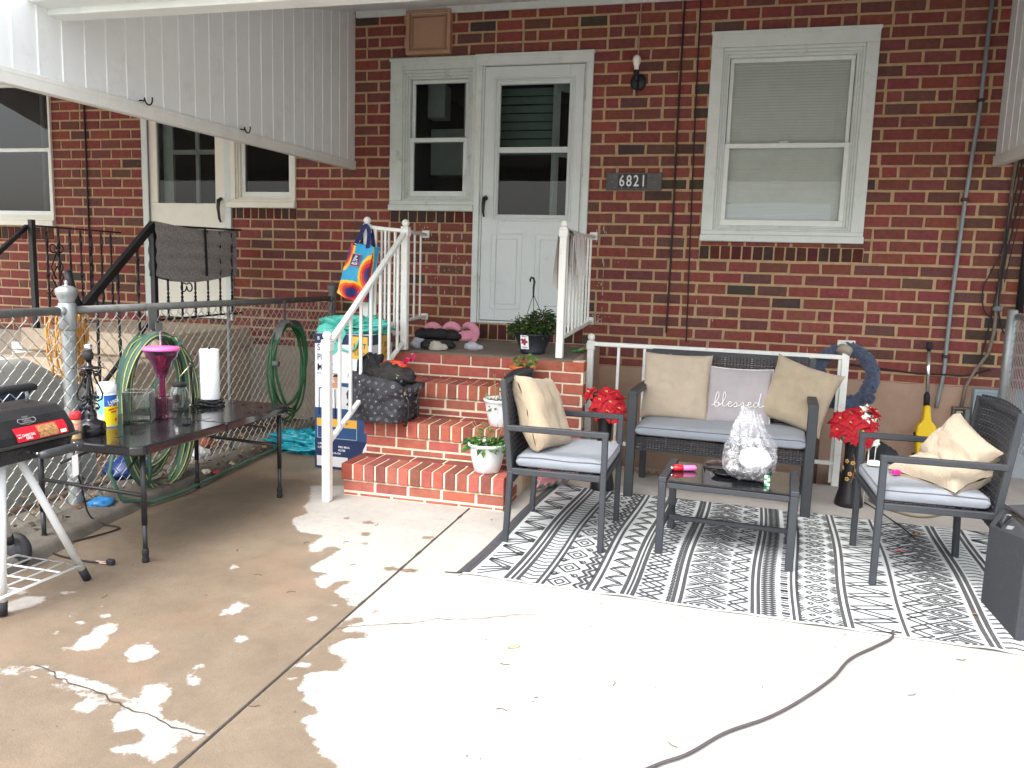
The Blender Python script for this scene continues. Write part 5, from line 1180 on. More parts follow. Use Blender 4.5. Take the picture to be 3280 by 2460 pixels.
# roller skate
sk = thing('inline_skate', 'pink inline skate with teal wheels tipped against the bottom brick step', 'skate', (-.97, -1.5, 0), 0)
T = Matrix.Translation((-.965, -1.50, .028)) @ Matrix.Rotation(1.02, 4, 'Z') @ Matrix.Rotation(.30, 4, 'X')
M_['skate_pink'] = mat('skate_pink', srgb(238, 158, 158), .4, var=.06)
m = MB(); m.prism([(-.13, .03), (.14, .035), (.15, .055), (.10, .075), (-.12, .075)], -.016, .016, 'y'); m.xform(0, T); m.build('frame', M_['skate_pink'], sk)
for k in range(5):
    m = MB(); m.lathe([(.006, -.010), (.026, -.010), (.033, -.004), (.033, .004), (.026, .010), (.006, .010)], (-.13+k*.066, 0, .022), 20, 'y'); m.xform(0, T); w_ = m.build('wheel', mat('teal_wheel', srgb(110, 160, 158), .5) if k == 0 else bpy.data.materials['teal_wheel'], sk)
    m = MB(); m.lathe([(.013, -.018), (.013, .018)], (-.13+k*.066, 0, .022), 12, 'y'); m.xform(0, T); m.build('hub', M_['skate_pink'], w_)
m = MB()
def boot(u, v):
    a = u*2*math.pi; z = .075+.15*v; cx = np.interp(v, [0, .35, .7, 1], [.0, -.02, -.07, -.075]); rx = np.interp(v, [0, .3, .6, 1], [.14, .12, .07, .06]); ry = np.interp(v, [0, .3, 1], [.04, .048, .045]); return V(cx+rx*math.cos(a), ry*math.sin(a), z)
m.grid(boot, 26, 14, closed_u=True); m.xform(0, T); m.build('boot', mat('boot_pink', srgb(232, 142, 150), .5, var=.08), sk)
m = MB(); m.prism([(-.02, .08), (.04, .085), (.03, .12), (-.01, .14)], -.052, .052, 'y'); m.prism([(.05, .10), (.09, .09), (.085, .115)], -.05, .05, 'y'); m.xform(0, T); m.build('strap', M_['petal_white'], sk)
# loudspeaker
sp = thing('loudspeaker', 'black carpeted loudspeaker with angled control panel at the right edge', 'speaker', (1.3, -2.75, 0))
M_['carpet_black'] = mat('carpet_black', srgb(54, 56, 60), .95, var=.25, vs=120, bump=.6, bs=260, dirt=.25, dirtcol=srgb(110, 110, 112), ds=18)
m = MB(); o1 = [(1.115, 0), (1.115, .33), (1.165, .425), (1.30, .445), (1.52, .445), (1.52, 0)]
A = [(1.120, -2.590), (1.132, -2.95), ]
def spk(z0, z1, x00, x01, y0=-2.955, y1=-2.575): pass
def fs(xl, z, y): return (xl+(-2.575-y)*.032, y, z)
F = [fs(a, b, -2.955) for a, b in o1]; B = [fs(a, b, -2.575) for a, b in o1]
F[1] = (F[1][0], F[1][1], .395); B[1] = (B[1][0], B[1][1], .335); F[2] = (F[2][0]+.01, F[2][1], .425)
fi = [m.vert(p) for p in F]; bi = [m.vert(p) for p in B]; m.face(fi); m.face(bi[::-1])
for k in range(6): m.face((fi[k], bi[k], bi[(k+1) % 6], fi[(k+1) % 6]))
m.build('cabinet', M_['carpet_black'], sp, bevel=.006)
fr_ = frame((1.145, -2.735, .392), (.045, -1, .06), (.55, 0, 1))
m = MB(); m.box(-.10, .10, -.040, .040, .001, .003); m.xform(0, fr_); pn = m.build('control_panel', M_['gloss_black'], sp)
m = MB(); m.tube([(-.055, -.015, .006), (-.05, .02, .012), (-.02, .024, .012)], .003, 6); m.xform(0, fr_); m.build('cable_loop', M_['galv'], pn)
for k in range(5):
    m = MB(); m.cbox(.0+k*.011, .008+k*.011, -.030+.002*k, -.014+.002*k, .003, .008, .001); m.xform(0, fr_); m.build('switch', M_['galv'], pn)
m = MB(); m.cbox(-.03, .0, -.018, .010, .003, .006, .001); m.xform(0, fr_); m.build('jack_plate', M_['matte_black'], pn)
m = MB(); m.bar((1.17, -2.93, .432), (1.155, -2.60, .428), .01, .012); m.build('edge_trim', M_['gloss_black'], sp)
m = MB(); m.cbox(1.235, 1.45, -2.86, -2.66, .447, .450); single(m, 'paper_sheet', mat('sheet_white', srgb(248, 248, 248), .6, var=0), (1.34, -2.76, .447), 'white sheet of paper lying on the black loudspeaker', 'paper')
# skateboard nose
sb_ = thing('skateboard', 'skateboard with dark grip top and pale wood edge at the lower right', 'skateboard', (1.4, -3.5, 0))
def deck(r): return [(1.155+r*math.cos(a)*.9-.02, -3.50+r*math.sin(a)) for a in np.linspace(math.pi/2, 3*math.pi/2, 20)]+[(1.85, -3.50-r), (1.85, -3.50+r)]
m = MB(); m.prism(deck(.105), .075, .085); m.build('deck', mat('maple', srgb(214, 196, 168), .5), sb_); m = MB(); m.prism(deck(.1005), .0852, .0862); m.build('grip', mat('grip_grey', srgb(84, 92, 100), .9, bump=.4), sb_)
for px in (1.35, 1.7):
    m = MB(); m.bar((px, -3.59, .045), (px, -3.41, .045), .03, .04); tr = m.build('truck', M_['galv'], sb_)
    for sy in (-1, 1): m = MB(); m.lathe([(.008, -.016), (.027, -.016), (.027, .016), (.008, .016)], (px, -3.5+sy*.09, .028), 18, 'y'); m.build('wheel', M_['petal_white'], tr)
# cords
def cord(name, pts, r, mt, label, cat='cord', n=10):
    P = cr_([tuple(p) for p in pts], n); m = MB(); m.tube(P, r, 7); return single(m, name, mt, pts[0], label, cat)
M_['cord_grey'] = mat('cord_grey', srgb(74, 70, 74), .6, var=.1)
cord('power_cord', [(.69, -3.04, .01), (.675, -3.10, .008), (.60, -3.20, .008), (.50, -3.33, .008), (.42, -3.50, .008), (.30, -3.69, .008), (.20, -3.82, .008), (.08, -3.94, .008), (-.02, -4.08, .008), (-.11, -4.17, .008), (-.30, -4.40, .008)], .0046, M_['cord_grey'], 'dark flat power cord running from under the rug across the concrete')
cord('extension_cord', [(.98, -.62, .05), (1.03, -.9, .006), (.93, -1.02, .006), (.98, -1.20, .006), (1.14, -1.33, .006), (1.30, -1.20, .006), (1.36, -1.0, .006), (1.45, -.7, .006), (1.60, -.3, .10), (1.63, -.06, .36)], .006, mat('cord_olive', srgb(112, 98, 68), .6), 'brownish extension cord looping behind the armchair that faces left')
cord('thin_cable', [(.82, -1.02, .006), (.90, -1.15, .006), (.98, -1.5, .012), (1.02, -1.75, .016)], .0035, M_['matte_black'], 'thin black cable crossing onto the far edge of the rug')
# bits of litter
def leaf_bits(name, spots, mt, label, cat, g=None):
    for i, (x, y, z, s, a) in enumerate(spots):
        m = MB(); r = random.Random(i*7+len(label)); n = 9
        pts = [(math.cos(2*math.pi*k/n)*s*r.uniform(.6, 1.1), math.sin(2*math.pi*k/n)*s*.5*r.uniform(.6, 1.1)) for k in range(n)]
        c = m.vert((0, 0, .004+s*.12)); I = [m.vert((p[0], p[1], .002+r.uniform(0, s*.15))) for p in pts]
        for k in range(n): m.face((c, I[k], I[(k+1) % n]))
        m.xform(0, Matrix.Translation((x, y, z)) @ Matrix.Rotation(a, 4, 'Z')); single(m, name, mt, (x, y, z), label, cat, g)
M_['dry_leaf'] = mat('dry_leaf', srgb(150, 108, 66), .8, var=.3, vs=40)
leaf_bits('dry_leaf', [(1.05, -1.72, .012, .035, .3)], M_['dry_leaf'], 'curled brown dead leaf on the rug under the armchair facing left', 'leaf')
leaf_bits('dry_leaf', [(-.64, -3.60, .0, .03, .8)], mat('tan_leaf', srgb(196, 160, 124), .8), 'tan dead leaf alone on the bright concrete near the rug', 'leaf')
leaf_bits('candy_wrapper', [(.90, -2.03, .010, .035, .2)], mat('wrapper_red', srgb(222, 120, 124), .4, var=.3, vs=60), 'red and white candy wrapper on the rug', 'wrapper')
leaf_bits('dry_leaf', [(1.045, -2.76, .010, .02, .2)], M_['dry_leaf'], 'small brown leaf against the foot of the loudspeaker', 'leaf')
leaf_bits('dark_scrap', [(.25, -1.93, .012, .022, .5)], M_['matte_black'], 'small black scrap on the rug behind the coffee table', 'scrap')
leaf_bits('plastic_ring', [(-.49, -3.91, .0, .009, .5)], M_['galv_dull'], 'tiny grey ring on the bright concrete', 'ring')
m = MB(); r = random.Random(3)
for i in range(260):
    x, y = r.gauss(-.42, .11), -.86+r.gauss(0, .04); s = r.uniform(.006, .016); a = r.uniform(0, 6.3); z = .003+r.uniform(0, .012)
    m.quad((x, y, z), (x+s*math.cos(a), y+s*math.sin(a), z+r.uniform(0, .006)), (x+s*1.2*math.cos(a+.7), y+s*1.2*math.sin(a+.7), z+r.uniform(0, .008)), (x+s*.6*math.cos(a+1.3), y+s*.6*math.sin(a+1.3), z))
o = single(m, 'leaf_litter', M_['dry_leaf'], (-.42, -.86, 0), 'heap of dry brown leaves by the back leg of the sofa', 'leaf litter'); o['kind'] = 'stuff'
m = MB(); r = random.Random(8)   # grit and twiglets over the concrete
for i in range(210):
    x, y = r.uniform(-2.7, 1.0), r.uniform(-4.6, -1.3); s = r.uniform(.002, .006); a = r.uniform(0, 6.3)
    if r.random() < .12: m.tube([(x, y, .002), (x+.02*math.cos(a), y+.02*math.sin(a), .004), (x+.034*math.cos(a+.4), y+.034*math.sin(a+.4), .003)], .0012, 4)
    else: m.quad((x, y, .003), (x+s*math.cos(a), y+s*math.sin(a), .004), (x+s*1.3*math.cos(a+.8), y+s*1.3*math.sin(a+.8), .003), (x+s*math.cos(a+1.6), y+s*math.sin(a+1.6), .003))
o = m.build('grit', mat('grit', srgb(80, 64, 48), .9, var=.4, vs=5)); o['kind'] = 'stuff'; o['label'] = 'specks of grit and twigs scattered on the concrete'; o['category'] = 'grit'
m = MB(); m.cbox(-.018, .018, -.012, .012, 0, .022, .004); m.xform(0, Matrix.Translation((.80, -2.30, .452)) @ Matrix.Rotation(.5, 4, 'Z')); single(m, 'pink_packet', mat('hot_pink', srgb(232, 40, 130), .35, var=.15, vs=60), (.80, -2.30, .448), 'small hot pink packet on the armchair seat by the slumped pillow', 'packet')
m = MB(); m.crumple((.74, -2.12, .458), (.035, .022, .014), 3, .4, 2); single(m, 'tissue', M_['petal_white'], (.74, -2.12, .446), 'crumpled white tissue on the front of the right armchair cushion', 'tissue')
m = MB(); m.crumple((1.58, -1.05, .03), (.12, .08, .035), 6, .3, 1.6, flat=.6); single(m, 'pink_cloth', mat('pale_pink', srgb(226, 170, 176), .8), (1.58, -1.05, 0), 'pale pink cloth on the ground behind the armchair facing left', 'cloth')
# ------------------------------------------------------------------ folding table by the fence and everything on it
TX0, TX1, TY0, TY1, TZ = -2.955, -2.332, -3.42, -2.185, .532
ft = thing('folding_table', 'glossy black folding table with wet top beside the chain-link fence', 'table', (-2.65, -2.8, 0))
M_['table_black'] = mat('table_black', (.013, .013, .015), .10, var=.35, vs=7, spec=.7, bump=.08, bs=30)
def round_rect(x0, x1, y0, y1, r, corners=(1, 1, 1, 1), n=7):
    P = []
    for (cx, cy, a0, k) in ((x0+r, y0+r, math.pi, 0), (x1-r, y0+r, 1.5*math.pi, 1), (x1-r, y1-r, 0, 2), (x0+r, y1-r, .5*math.pi, 3)):
        if corners[k]: P += [(cx+r*math.cos(a0+i/n*math.pi/2), cy+r*math.sin(a0+i/n*math.pi/2)) for i in range(n+1)]
        else: P.append((cx+r*math.copysign(1, math.cos(a0+math.pi/4)), cy+r*math.copysign(1, math.sin(a0+math.pi/4))))
    return P
YM = (TY0+TY1)/2
for (a, b, cn) in ((TY0, YM-.002, (1, 1, 0, 0)), (YM+.002, TY1, (0, 0, 1, 1))):
    m = MB(); m.prism(round_rect(TX0, TX1, a, b, .06, cn), TZ-.042, TZ); m.build('tabletop', M_['table_black'], ft, bevel=.008)
M_['leg_black'] = mat('leg_black', (.02, .02, .022), .35, var=.2)
for y in (-3.335, -2.238):
    for x in (-2.925, -2.384):
        m = MB(); m.tube([(x, y, .17), (x, y, TZ-.045)], .0125, 12); m.tube([(x, y, .0), (x, y, .18)], .0105, 12); lg = m.build('leg', M_['leg_black'], ft)
        m = MB(); m.lathe([(.0155, 0), (.0165, .012), (.0125, .028), (.015, .032), (.015, .055), (.0125, .062)], (x, y, 0), 14); m.build('foot', M_['matte_black'], lg)
    m = MB(); m.tube([(-2.925, y, .32), (-2.384, y, .30)], .009, 8); m.build('crossbar', M_['leg_black'], ft)
    s = 1 if y < -3 else -1
    for dx in (-.06, .06): m = MB(); m.tube([(-2.65+dx*3, y+.012*s, .40), (-2.65+dx, y+.30*s, TZ-.05)], .006, 6); m.build('brace', M_['leg_black'], ft)
# wrought-iron lamp base
lx, ly = -2.705, -3.268
lb = thing('table_lamp', 'black wrought iron table lamp without lampshade, scrolls on its stem', 'lamp', (lx, ly, TZ))
m = MB(); m.lathe([(.058, 0), (.060, .006), (.060, .048), (.056, .056), (.03, .066), (.024, .075), (.026, .09), (.020, .108), (.012, .116), (.016, .125), (.010, .135)], (lx, ly, TZ), 28); m.build('foot', M_['gloss_black'], lb)
m = MB(); m.tube([(lx, ly, TZ+.12), (lx, ly, TZ+.33)], .0055, 8); m.lathe([(.05, .298), (.052, .301), (.02, .306), (.012, .31), (.012, .335)], (lx, ly, TZ), 20); m.build('stem', M_['gloss_black'], lb)
def spiral(c, r0, a0, turns, d, plane):
    return [c+plane*(r0*(1-.72*i/16)*math.cos(a0+d*i/16*turns*2*math.pi))+V(0, 0, r0*(1-.72*i/16)*math.sin(a0+d*i/16*turns*2*math.pi)) for i in range(17)]
for k in range(4):
    a = k*math.pi/2+.5; d = V(math.cos(a), math.sin(a), 0); C0 = V(lx, ly, TZ); m = MB()
    P = [C0+d*x+V(0, 0, z) for x, z in ((.006, .295), (.018, .285), (.022, .255), (.040, .215), (.052, .185), (.048, .160), (.030, .150), (.018, .158), (.018, .172), (.028, .176), (.034, .168))]
    m.tube(P, .0042, 7); m.ball(C0+d*.030+V(0, 0, .168), .0085, 8, 6); m.tube(spiral(C0+d*.028+V(0, 0, .272), .014, 2.8, 1.1, -1, d), .0035, 6); m.ball(C0+d*.030+V(0, 0, .272), .006, 8, 5)
    m.tube([C0+d*x+V(0, 0, z) for x, z in ((.006, .146), (.03, .138), (.038, .122), (.030, .112), (.022, .118))], .0035, 6); m.ball(C0+d*.027+V(0, 0, .119), .007, 8, 5)
    m.tube([C0+d*x+V(0, 0, z) for x, z in ((.040, .300), (.058, .302), (.064, .296))], .003, 5); m.build('scroll', M_['gloss_black'], lb)
m = MB(); m.lathe([(.012, .335), (.020, .34), (.021, .365), (.016, .372), (.016, .378)], (lx, ly, TZ), 18); so = m.build('socket', M_['matte_black'], lb); m = MB(); m.lathe([(.0165, .376), (.0165, .402), (.013, .404), (.013, .39)], (lx, ly, TZ), 18); m.build('socket_ring', M_['chrome'], so)
# wipes canister
wx, wy_ = -2.778, -3.085
cn = thing('wipes_canister', 'white, blue and yellow cleaning wipes canister beside the lamp base', 'canister', (wx, wy_, TZ))
m = MB(); m.lathe([(.040, 0), (.0415, .004), (.0415, .158), (.040, .16)], (wx, wy_, TZ), 32); m.build('body', mat('wipes_white', srgb(236, 240, 240), .4, var=.02), cn)
m = MB(); m.lathe([(.0405, .158), (.0425, .162), (.0425, .192), (.040, .198), (.037, .202), (.037, .208), (1e-5, .210)], (wx, wy_, TZ), 32); m.build('lid', mat('lid_white', srgb(240, 244, 244), .35, var=.02), cn)
fd = math.atan2(-6.19-wy_, -wx)
def band(m, a0, a1, z0, z1, R, cx, cy, n=10, slope=0.0):
    P = [(fd+a0+(a1-a0)*i/n) for i in range(n+1)]
    for i in range(n):
        s0, s1 = slope*i/n, slope*(i+1)/n; A, B = P[i], P[i+1]
        m.quad((cx+R*math.cos(A), cy+R*math.sin(A), TZ+z0), (cx+R*math.cos(B), cy+R*math.sin(B), TZ+z0), (cx+R*math.cos(B), cy+R*math.sin(B), TZ+z1+s1), (cx+R*math.cos(A), cy+R*math.sin(A), TZ+z1+s0))
m = MB(); band(m, -.35, 1.35, .008, .095, .0419, wx, wy_, 12, .022); m.build('yellow_label', mat('label_yellow', srgb(246, 214, 28), .4, var=.06), cn)
m = MB(); band(m, -.35, 1.35, .098, .152, .0419, wx, wy_, 12, .0); m.build('blue_label', mat('label_blue', srgb(28, 92, 176), .4, var=.08), cn)
m = MB(); band(m, -1.3, -.40, .06, .150, .0419, wx, wy_, 8, 0); m.build('pale_blue_label', mat('label_pale', srgb(120, 190, 222), .4, var=.06), cn)
m = MB(); band(m, -1.3, -.45, .012, .052, .0422, wx, wy_, 8, 0); m.build('panel_label', mat('label_panel', srgb(196, 210, 226), .4, var=.3, vs=90), cn)
m = MB()
for (t_, s_, zz, aa) in (('Lysol', .034, .122, .62),):
    A = fd+aa; text_mesh(t_, s_, frame((wx+.0428*math.cos(A), wy_+.0428*math.sin(A), TZ+zz), (-math.sin(A), math.cos(A), .3), (0, 0, 1)), m, sx=.8, bold=.0008)
m.build('brand_lettering', mat('ink_white', srgb(246, 246, 246), .5, var=0), cn)
m = MB()
for (t_, s_, zz, aa) in (('DISINFECTING', .011, .086, .62), ('WIPES', .013, .072, .62), ('80', .018, .034, .9)):
    A = fd+aa; text_mesh(t_, s_, frame((wx+.0429*math.cos(A), wy_+.0429*math.sin(A), TZ+zz), (-math.sin(A), math.cos(A), .12), (0, 0, 1)), m, sx=.75, bold=.0006)
m.build('red_lettering', mat('ink_red', srgb(190, 50, 40), .5, var=0), cn)
# blue soap pack behind
m = MB(); m.cbox(-2.872, -2.812, -3.05, -3.02, TZ+.001, TZ+.105, .008); o = m.build('body', mat('pack_blue', srgb(66, 150, 196), .3, var=.35, vs=40)); pk = thing('soap_pack', 'pale blue soap bottle half hidden behind the lamp base', 'bottle', (-2.842, -3.035, TZ)); o.parent = pk; o.data.transform(Matrix.Translation((2.842, 3.035, -TZ)))
m = MB(); m.lathe([(.018, .10), (.018, .125), (.022, .128), (.022, .165), (1e-5, .168)], (-2.842, -3.035, TZ), 16); m.build('cap', mat('mint_cap', srgb(176, 206, 204), .4), pk)
# seasoning bottle
sx_, sy_ = -2.69, -3.372
sp_ = thing('seasoning_bottle', 'small seasoning bottle with red cap at the near corner of the folding table', 'bottle', (sx_, sy_, TZ))
m = MB(); m.lathe([(.021, 0), (.022, .004), (.022, .082), (.018, .09)], (sx_, sy_, TZ), 20); m.build('bottle', mat('spice_tan', srgb(186, 160, 120), .35, var=.2, vs=60), sp_)
m = MB(); m.lathe([(.0225, .088), (.0235, .092), (.0235, .116), (.021, .12), (1e-5, .121)], (sx_, sy_, TZ), 20); m.build('cap', mat('cap_red', srgb(204, 44, 54), .35, var=.05), sp_)
m = MB()
for k in range(10):
    A0, A1 = fd-.9+k*.18, fd-.72+k*.18; m.quad(*[(sx_+.0224*math.cos(a), sy_+.0224*math.sin(a), TZ+z) for a, z in ((A0, .025), (A1, .025), (A1, .072), (A0, .072))])
m.build('label', mat('spice_label', srgb(214, 150, 140), .4, var=.6, vs=110), sp_)
# square glass vase
def cube_vase(name, c, s, h, rz_, material, label, cat):
    v = thing(name, label, cat, c); T_ = Matrix.Translation(c) @ Matrix.Rotation(rz_, 4, 'Z'); q = s/2; w = .006
    m = MB(); m.cbox(-q, q, -q, -q+w, .001, h, .0015); m.cbox(-q, q, q-w, q, .001, h, .0015); m.cbox(-q, -q+w, -q+w, q-w, .001, h, .0015); m.cbox(q-w, q, -q+w, q-w, .001, h, .0015); m.cbox(-q+w, q-w, -q+w, q-w, .001, .014, .001); m.xform(0, T_); m.build('glass', material, v); return v
def tinted(name, col, ior=1.5, edge=.35):
    m, nt, b = _new(name); N = nt.nodes; L = nt.links; N.remove(b)
    t = N.new('ShaderNodeBsdfTransparent'); t.inputs[0].default_value = (*col, 1); g = N.new('ShaderNodeBsdfGlossy'); g.inputs[1].default_value = .02
    lw = N.new('ShaderNodeLayerWeight'); lw.inputs[0].default_value = edge; fr = N.new('ShaderNodeFresnel'); fr.inputs[0].default_value = ior
    d = N.new('ShaderNodeBsdfDiffuse'); d.inputs[0].default_value = (*[min(1, c*.8) for c in col], 1)
    m0 = N.new('ShaderNodeMixShader'); mm = N.new('ShaderNodeMath'); mm.operation = 'MULTIPLY'; mm.inputs[1].default_value = .45; L.new(lw.outputs['Facing'], mm.inputs[0]); L.new(mm.outputs[0], m0.inputs[0]); L.new(t.outputs[0], m0.inputs[1]); L.new(d.outputs[0], m0.inputs[2])
    m1 = N.new('ShaderNodeMixShader'); L.new(fr.outputs[0], m1.inputs[0]); L.new(m0.outputs[0], m1.inputs[1]); L.new(g.outputs[0], m1.inputs[2]); L.new(m1.outputs[0], N['Material Output'].inputs[0]); return m
M_['vase_glass'] = tinted('vase_glass', (.84, .88, .85), 1.5, .55); M_['pink_glass'] = tinted('pink_glass', (.90, .30, .58)); M_['pink_tint'] = tinted('pink_tint', (.80, .62, .70))
cube_vase('glass_vase', (-2.735, -2.925, TZ), .125, .150, R_(28), M_['vase_glass'], 'clear square glass vase in the middle of the folding table', 'vase')
cube_vase('glass_vase', (-2.70, -2.80, TZ), .075, .105, R_(20), M_['pink_tint'], 'small square glass holder tinted pink under the goblet', 'holder')
gx_, gy_ = -2.70, -2.80
gb = thing('pink_goblet', 'tall pink plastic goblet with lid and clear straw', 'goblet', (gx_, gy_, TZ+.014))
m = MB(); m.lathe([(.018, .02), (.016, .03), (.015, .20), (.020, .205), (.032, .225), (.046, .265), (.052, .285), (.072, .305), (.082, .335), (.083, .345), (.079, .345), (.070, .312), (.048, .288), (.040, .262), (.026, .226), (.008, .212)], (gx_, gy_, TZ), 32); m.build('cup', M_['pink_glass'], gb)
m = MB(); m.lathe([(.086, .340), (.088, .344), (.088, .352), (.084, .356), (1e-5, .360)], (gx_, gy_, TZ), 32); m.build('lid', mat('lid_pink', srgb(244, 110, 180), .3, var=.03), gb)
m = MB(); m.tube([(gx_, gy_, TZ+.03), (gx_-.002, gy_, TZ+.43)], .0062, 10); m.build('straw', tinted('straw_clear', (.88, .86, .90)), gb)
jx, jy = -2.765, -2.585
jr = thing('mason_jar', 'clear drinking jar with black lid and bent metal straw', 'jar', (jx, jy, TZ))
m = MB(); m.lathe([(.036, 0), (.043, .005), (.046, .02), (.047, .085), (.043, .105), (.034, .118), (.034, .13), (.031, .13), (.031, .118), (.040, .103), (.043, .085), (.042, .02), (.03, .008)], (jx, jy, TZ), 28); m.build('glass', M_['vase_glass'], jr)
m = MB(); m.lathe([(.036, .128), (.037, .130), (.037, .143), (.034, .146), (1e-5, .146)], (jx, jy, TZ), 24); m.build('lid', M_['matte_black'], jr)
m = MB(); m.tube([(jx+.003, jy, TZ+.02), (jx+.005, jy, TZ+.175), (jx+.012, jy+.0, TZ+.185), (jx+.05, jy+.02, TZ+.235)], .0035, 8); m.build('straw', mat('brass_straw', srgb(206, 190, 150), .25, .8), jr)
fdj = math.atan2(-6.19-jy, -jx)-.35; m = MB()
P = [(fdj+.5*math.cos(k/10*math.pi), .062+.026*math.sin(k/10*math.pi)) for k in range(20)]; m.poly([(jx+.0476*math.cos(a), jy+.0476*math.sin(a), TZ+z) for a, z in P]); m.build('badge', mat('badge_dark', srgb(52, 40, 42), .5, var=.5, vs=180), jr)
px_, py_ = -2.715, -2.395
pt = thing('paper_towel_holder', 'black wire paper towel holder on the folding table', 'holder', (px_, py_, TZ))
m = MB()
for r_, z in ((.075, .008), (.058, .018), (.068, .028), (.040, .012)): m.tube([(px_+r_*math.cos(a), py_+r_*math.sin(a), TZ+z+.004*math.sin(a*3)) for a in np.linspace(0, 2*math.pi, 33)[:-1]], .0042, 6, closed=True)
for k in range(8): a = k*math.pi/4; m.tube([(px_+.02*math.cos(a), py_+.02*math.sin(a), TZ+.03), (px_+.05*math.cos(a), py_+.05*math.sin(a), TZ+.02), (px_+.075*math.cos(a), py_+.075*math.sin(a), TZ+.004)], .004, 6)
m.build('base', M_['matte_black'], pt); m = MB(); m.tube([(px_, py_, TZ+.02), (px_, py_, TZ+.325)], .006, 8); m.build('rod', M_['matte_black'], pt)
m = MB(); m.lathe([(.016, .035), (.050, .035), (.0515, .04), (.0515, .306), (.049, .311), (.018, .311), (.018, .29)], (px_, py_, TZ), 36)
m.grid(lambda u, v: V(px_+.0522*math.cos(-2.6+u*.5), py_+.0522*math.sin(-2.6+u*.5)-.010*u*u*(1), TZ+.04+v*.268), 6, 4)
single(m, 'paper_towel_roll', mat('paper_roll', srgb(244, 246, 248), .85, var=.02, bump=.4, bs=120), (px_, py_, TZ+.035), 'white roll of paper towels standing on its black wire holder', 'paper roll')
hx, hy = -2.80, -2.44
ho = thing('candle_stand', 'thin black candle stand with knob between the jar and the paper towels', 'candle stand', (hx, hy, TZ))
m = MB(); m.lathe([(.03, 0), (.03, .004), (.006, .010), (.006, .20), (.013, .21), (.015, .222), (.010, .235), (.004, .24), (1e-5, .242)], (hx, hy, TZ), 14); m.tube([(hx+.012, hy, TZ+.01), (hx+.012, hy, TZ+.19)], .0035, 6); m.build('stand', M_['gloss_black'], ho)
M_['water'] = mat('water_film', (.012, .012, .014), .02, var=0, spec=1.0)
m = MB(); r = random.Random(12)
for i in range(26):
    x, y = r.uniform(TX0+.06, TX1-.05), r.uniform(TY0+.10, TY1-.06); s = r.uniform(.006, .03)
    if abs(y-YM) < s+.01: continue
    P = [(x+s*math.cos(a)*r.uniform(.7, 1.3), y+s*1.3*math.sin(a)*r.uniform(.7, 1.3), TZ+.0012) for a in np.linspace(0, 2*math.pi, 12)[:-1]]; m.poly(P)
o = m.build('water_film', M_['water']); o['kind'] = 'stuff'; o['label'] = 'puddles of rain water on the folding table'; o['category'] = 'water'
cord('trailing_cable', [(-2.75, -3.26, TZ-.06), (-2.85, -3.22, .42), (-2.93, -3.10, .22), (-2.94, -3.05, .07), (-2.90, -3.0, .012), (-2.80, -3.02, .006), (-2.86, -3.25, .006), (-2.89, -3.33, .006), (-2.80, -3.40, .006), (-2.62, -3.425, .006), (-2.52, -3.415, .006)], .004, M_['matte_black'], 'thin black cord trailing under the folding table to a plug')
pl_ = thing('plug', 'black plug with pinkish tag lying on the wet concrete', 'plug', (-2.50, -3.413, 0))
m = MB(); m.cbox(-2.515, -2.478, -3.428, -3.402, .002, .026, .006); m.build('body', M_['matte_black'], pl_); m = MB(); m.cbox(-2.575, -2.515, -3.424, -3.406, .004, .008, .001); m.build('tag', mat('tag_pink', srgb(232, 196, 190), .5, var=.3, vs=50), pl_)

# ------------------------------------------------------------------ charcoal grill
gr = thing('charcoal_grill', 'black portable charcoal grill on white tubular legs at the left edge', 'grill', (-2.68, -3.83, 0))
M_['grill_black'] = mat('grill_black', (.020, .020, .022), .28, var=.2, bump=.1, bs=60, dirt=.25, dirtcol=(.09, .09, .09), ds=14)
GX0, GX1, GY0, GY1 = -2.74, -2.43, -4.12, -3.645
def gshell(prof, y0, y1, inset):
    m = MB(); n = len(prof); R0 = []
    for y, k in ((y0, 1), (y0+.012, 0), (y1-.012, 0), (y1, 1)): R0.append([m.vert((x+(1 if x < -2.58 else -1)*inset*k*.35, y, z-(inset*k*.5 if z > .68 else 0))) for x, z in prof])
    for A, B in zip(R0, R0[1:]):
        for k in range(n-1): m.face((A[k], A[k+1], B[k+1], B[k]))
    m.face(R0[0][::-1]); m.face(R0[-1]); return m
lid = gshell([(GX1+.012, .640), (GX1+.004, .668), (GX1-.035, .722), (GX1-.075, .748), (GX0+.075, .752), (GX0+.035, .722), (GX0-.004, .668), (GX0-.012, .640)], GY0, GY1, .05).build('lid', M_['grill_black'], gr, bevel=.008)
gshell([(GX1+.005, .628), (GX1-.012, .59), (GX1-.045, .560), (GX0+.045, .560), (GX0+.012, .59), (GX0-.005, .628)], GY0+.01, GY1-.01, .02).build('bowl', M_['grill_black'], gr, bevel=.006)
m = MB()
for (a, b, c_, d) in ((GX0-.02, GX1+.022, GY0-.012, GY0+.004), (GX0-.02, GX1+.022, GY1-.004, GY1+.012), (GX0-.02, GX0+.002, GY0+.004, GY1-.004), (GX1+.002, GX1+.022, GY0+.004, GY1-.004)): m.cbox(a, b, c_, d, .630, .640, .002)
m.build('rim', mat('rim_grey', srgb(84, 82, 80), .3, .6, var=.3), gr)
m = MB(); m.cbox(GX1-.004, GX1+.006, GY0+.03, GY1-.03, .572, .624, .003); m.build('front_panel', M_['grill_black'], gr)
m = MB(); m.tube([(GX1+.05, -3.87, .592), (GX1+.056, -3.845, .592), (GX1+.056, -3.70, .592), (GX1+.05, -3.675, .592)], [.013, .017, .017, .013], 14); hd = m.build('handle', mat('handle_grey', srgb(58, 60, 62), .45), gr)
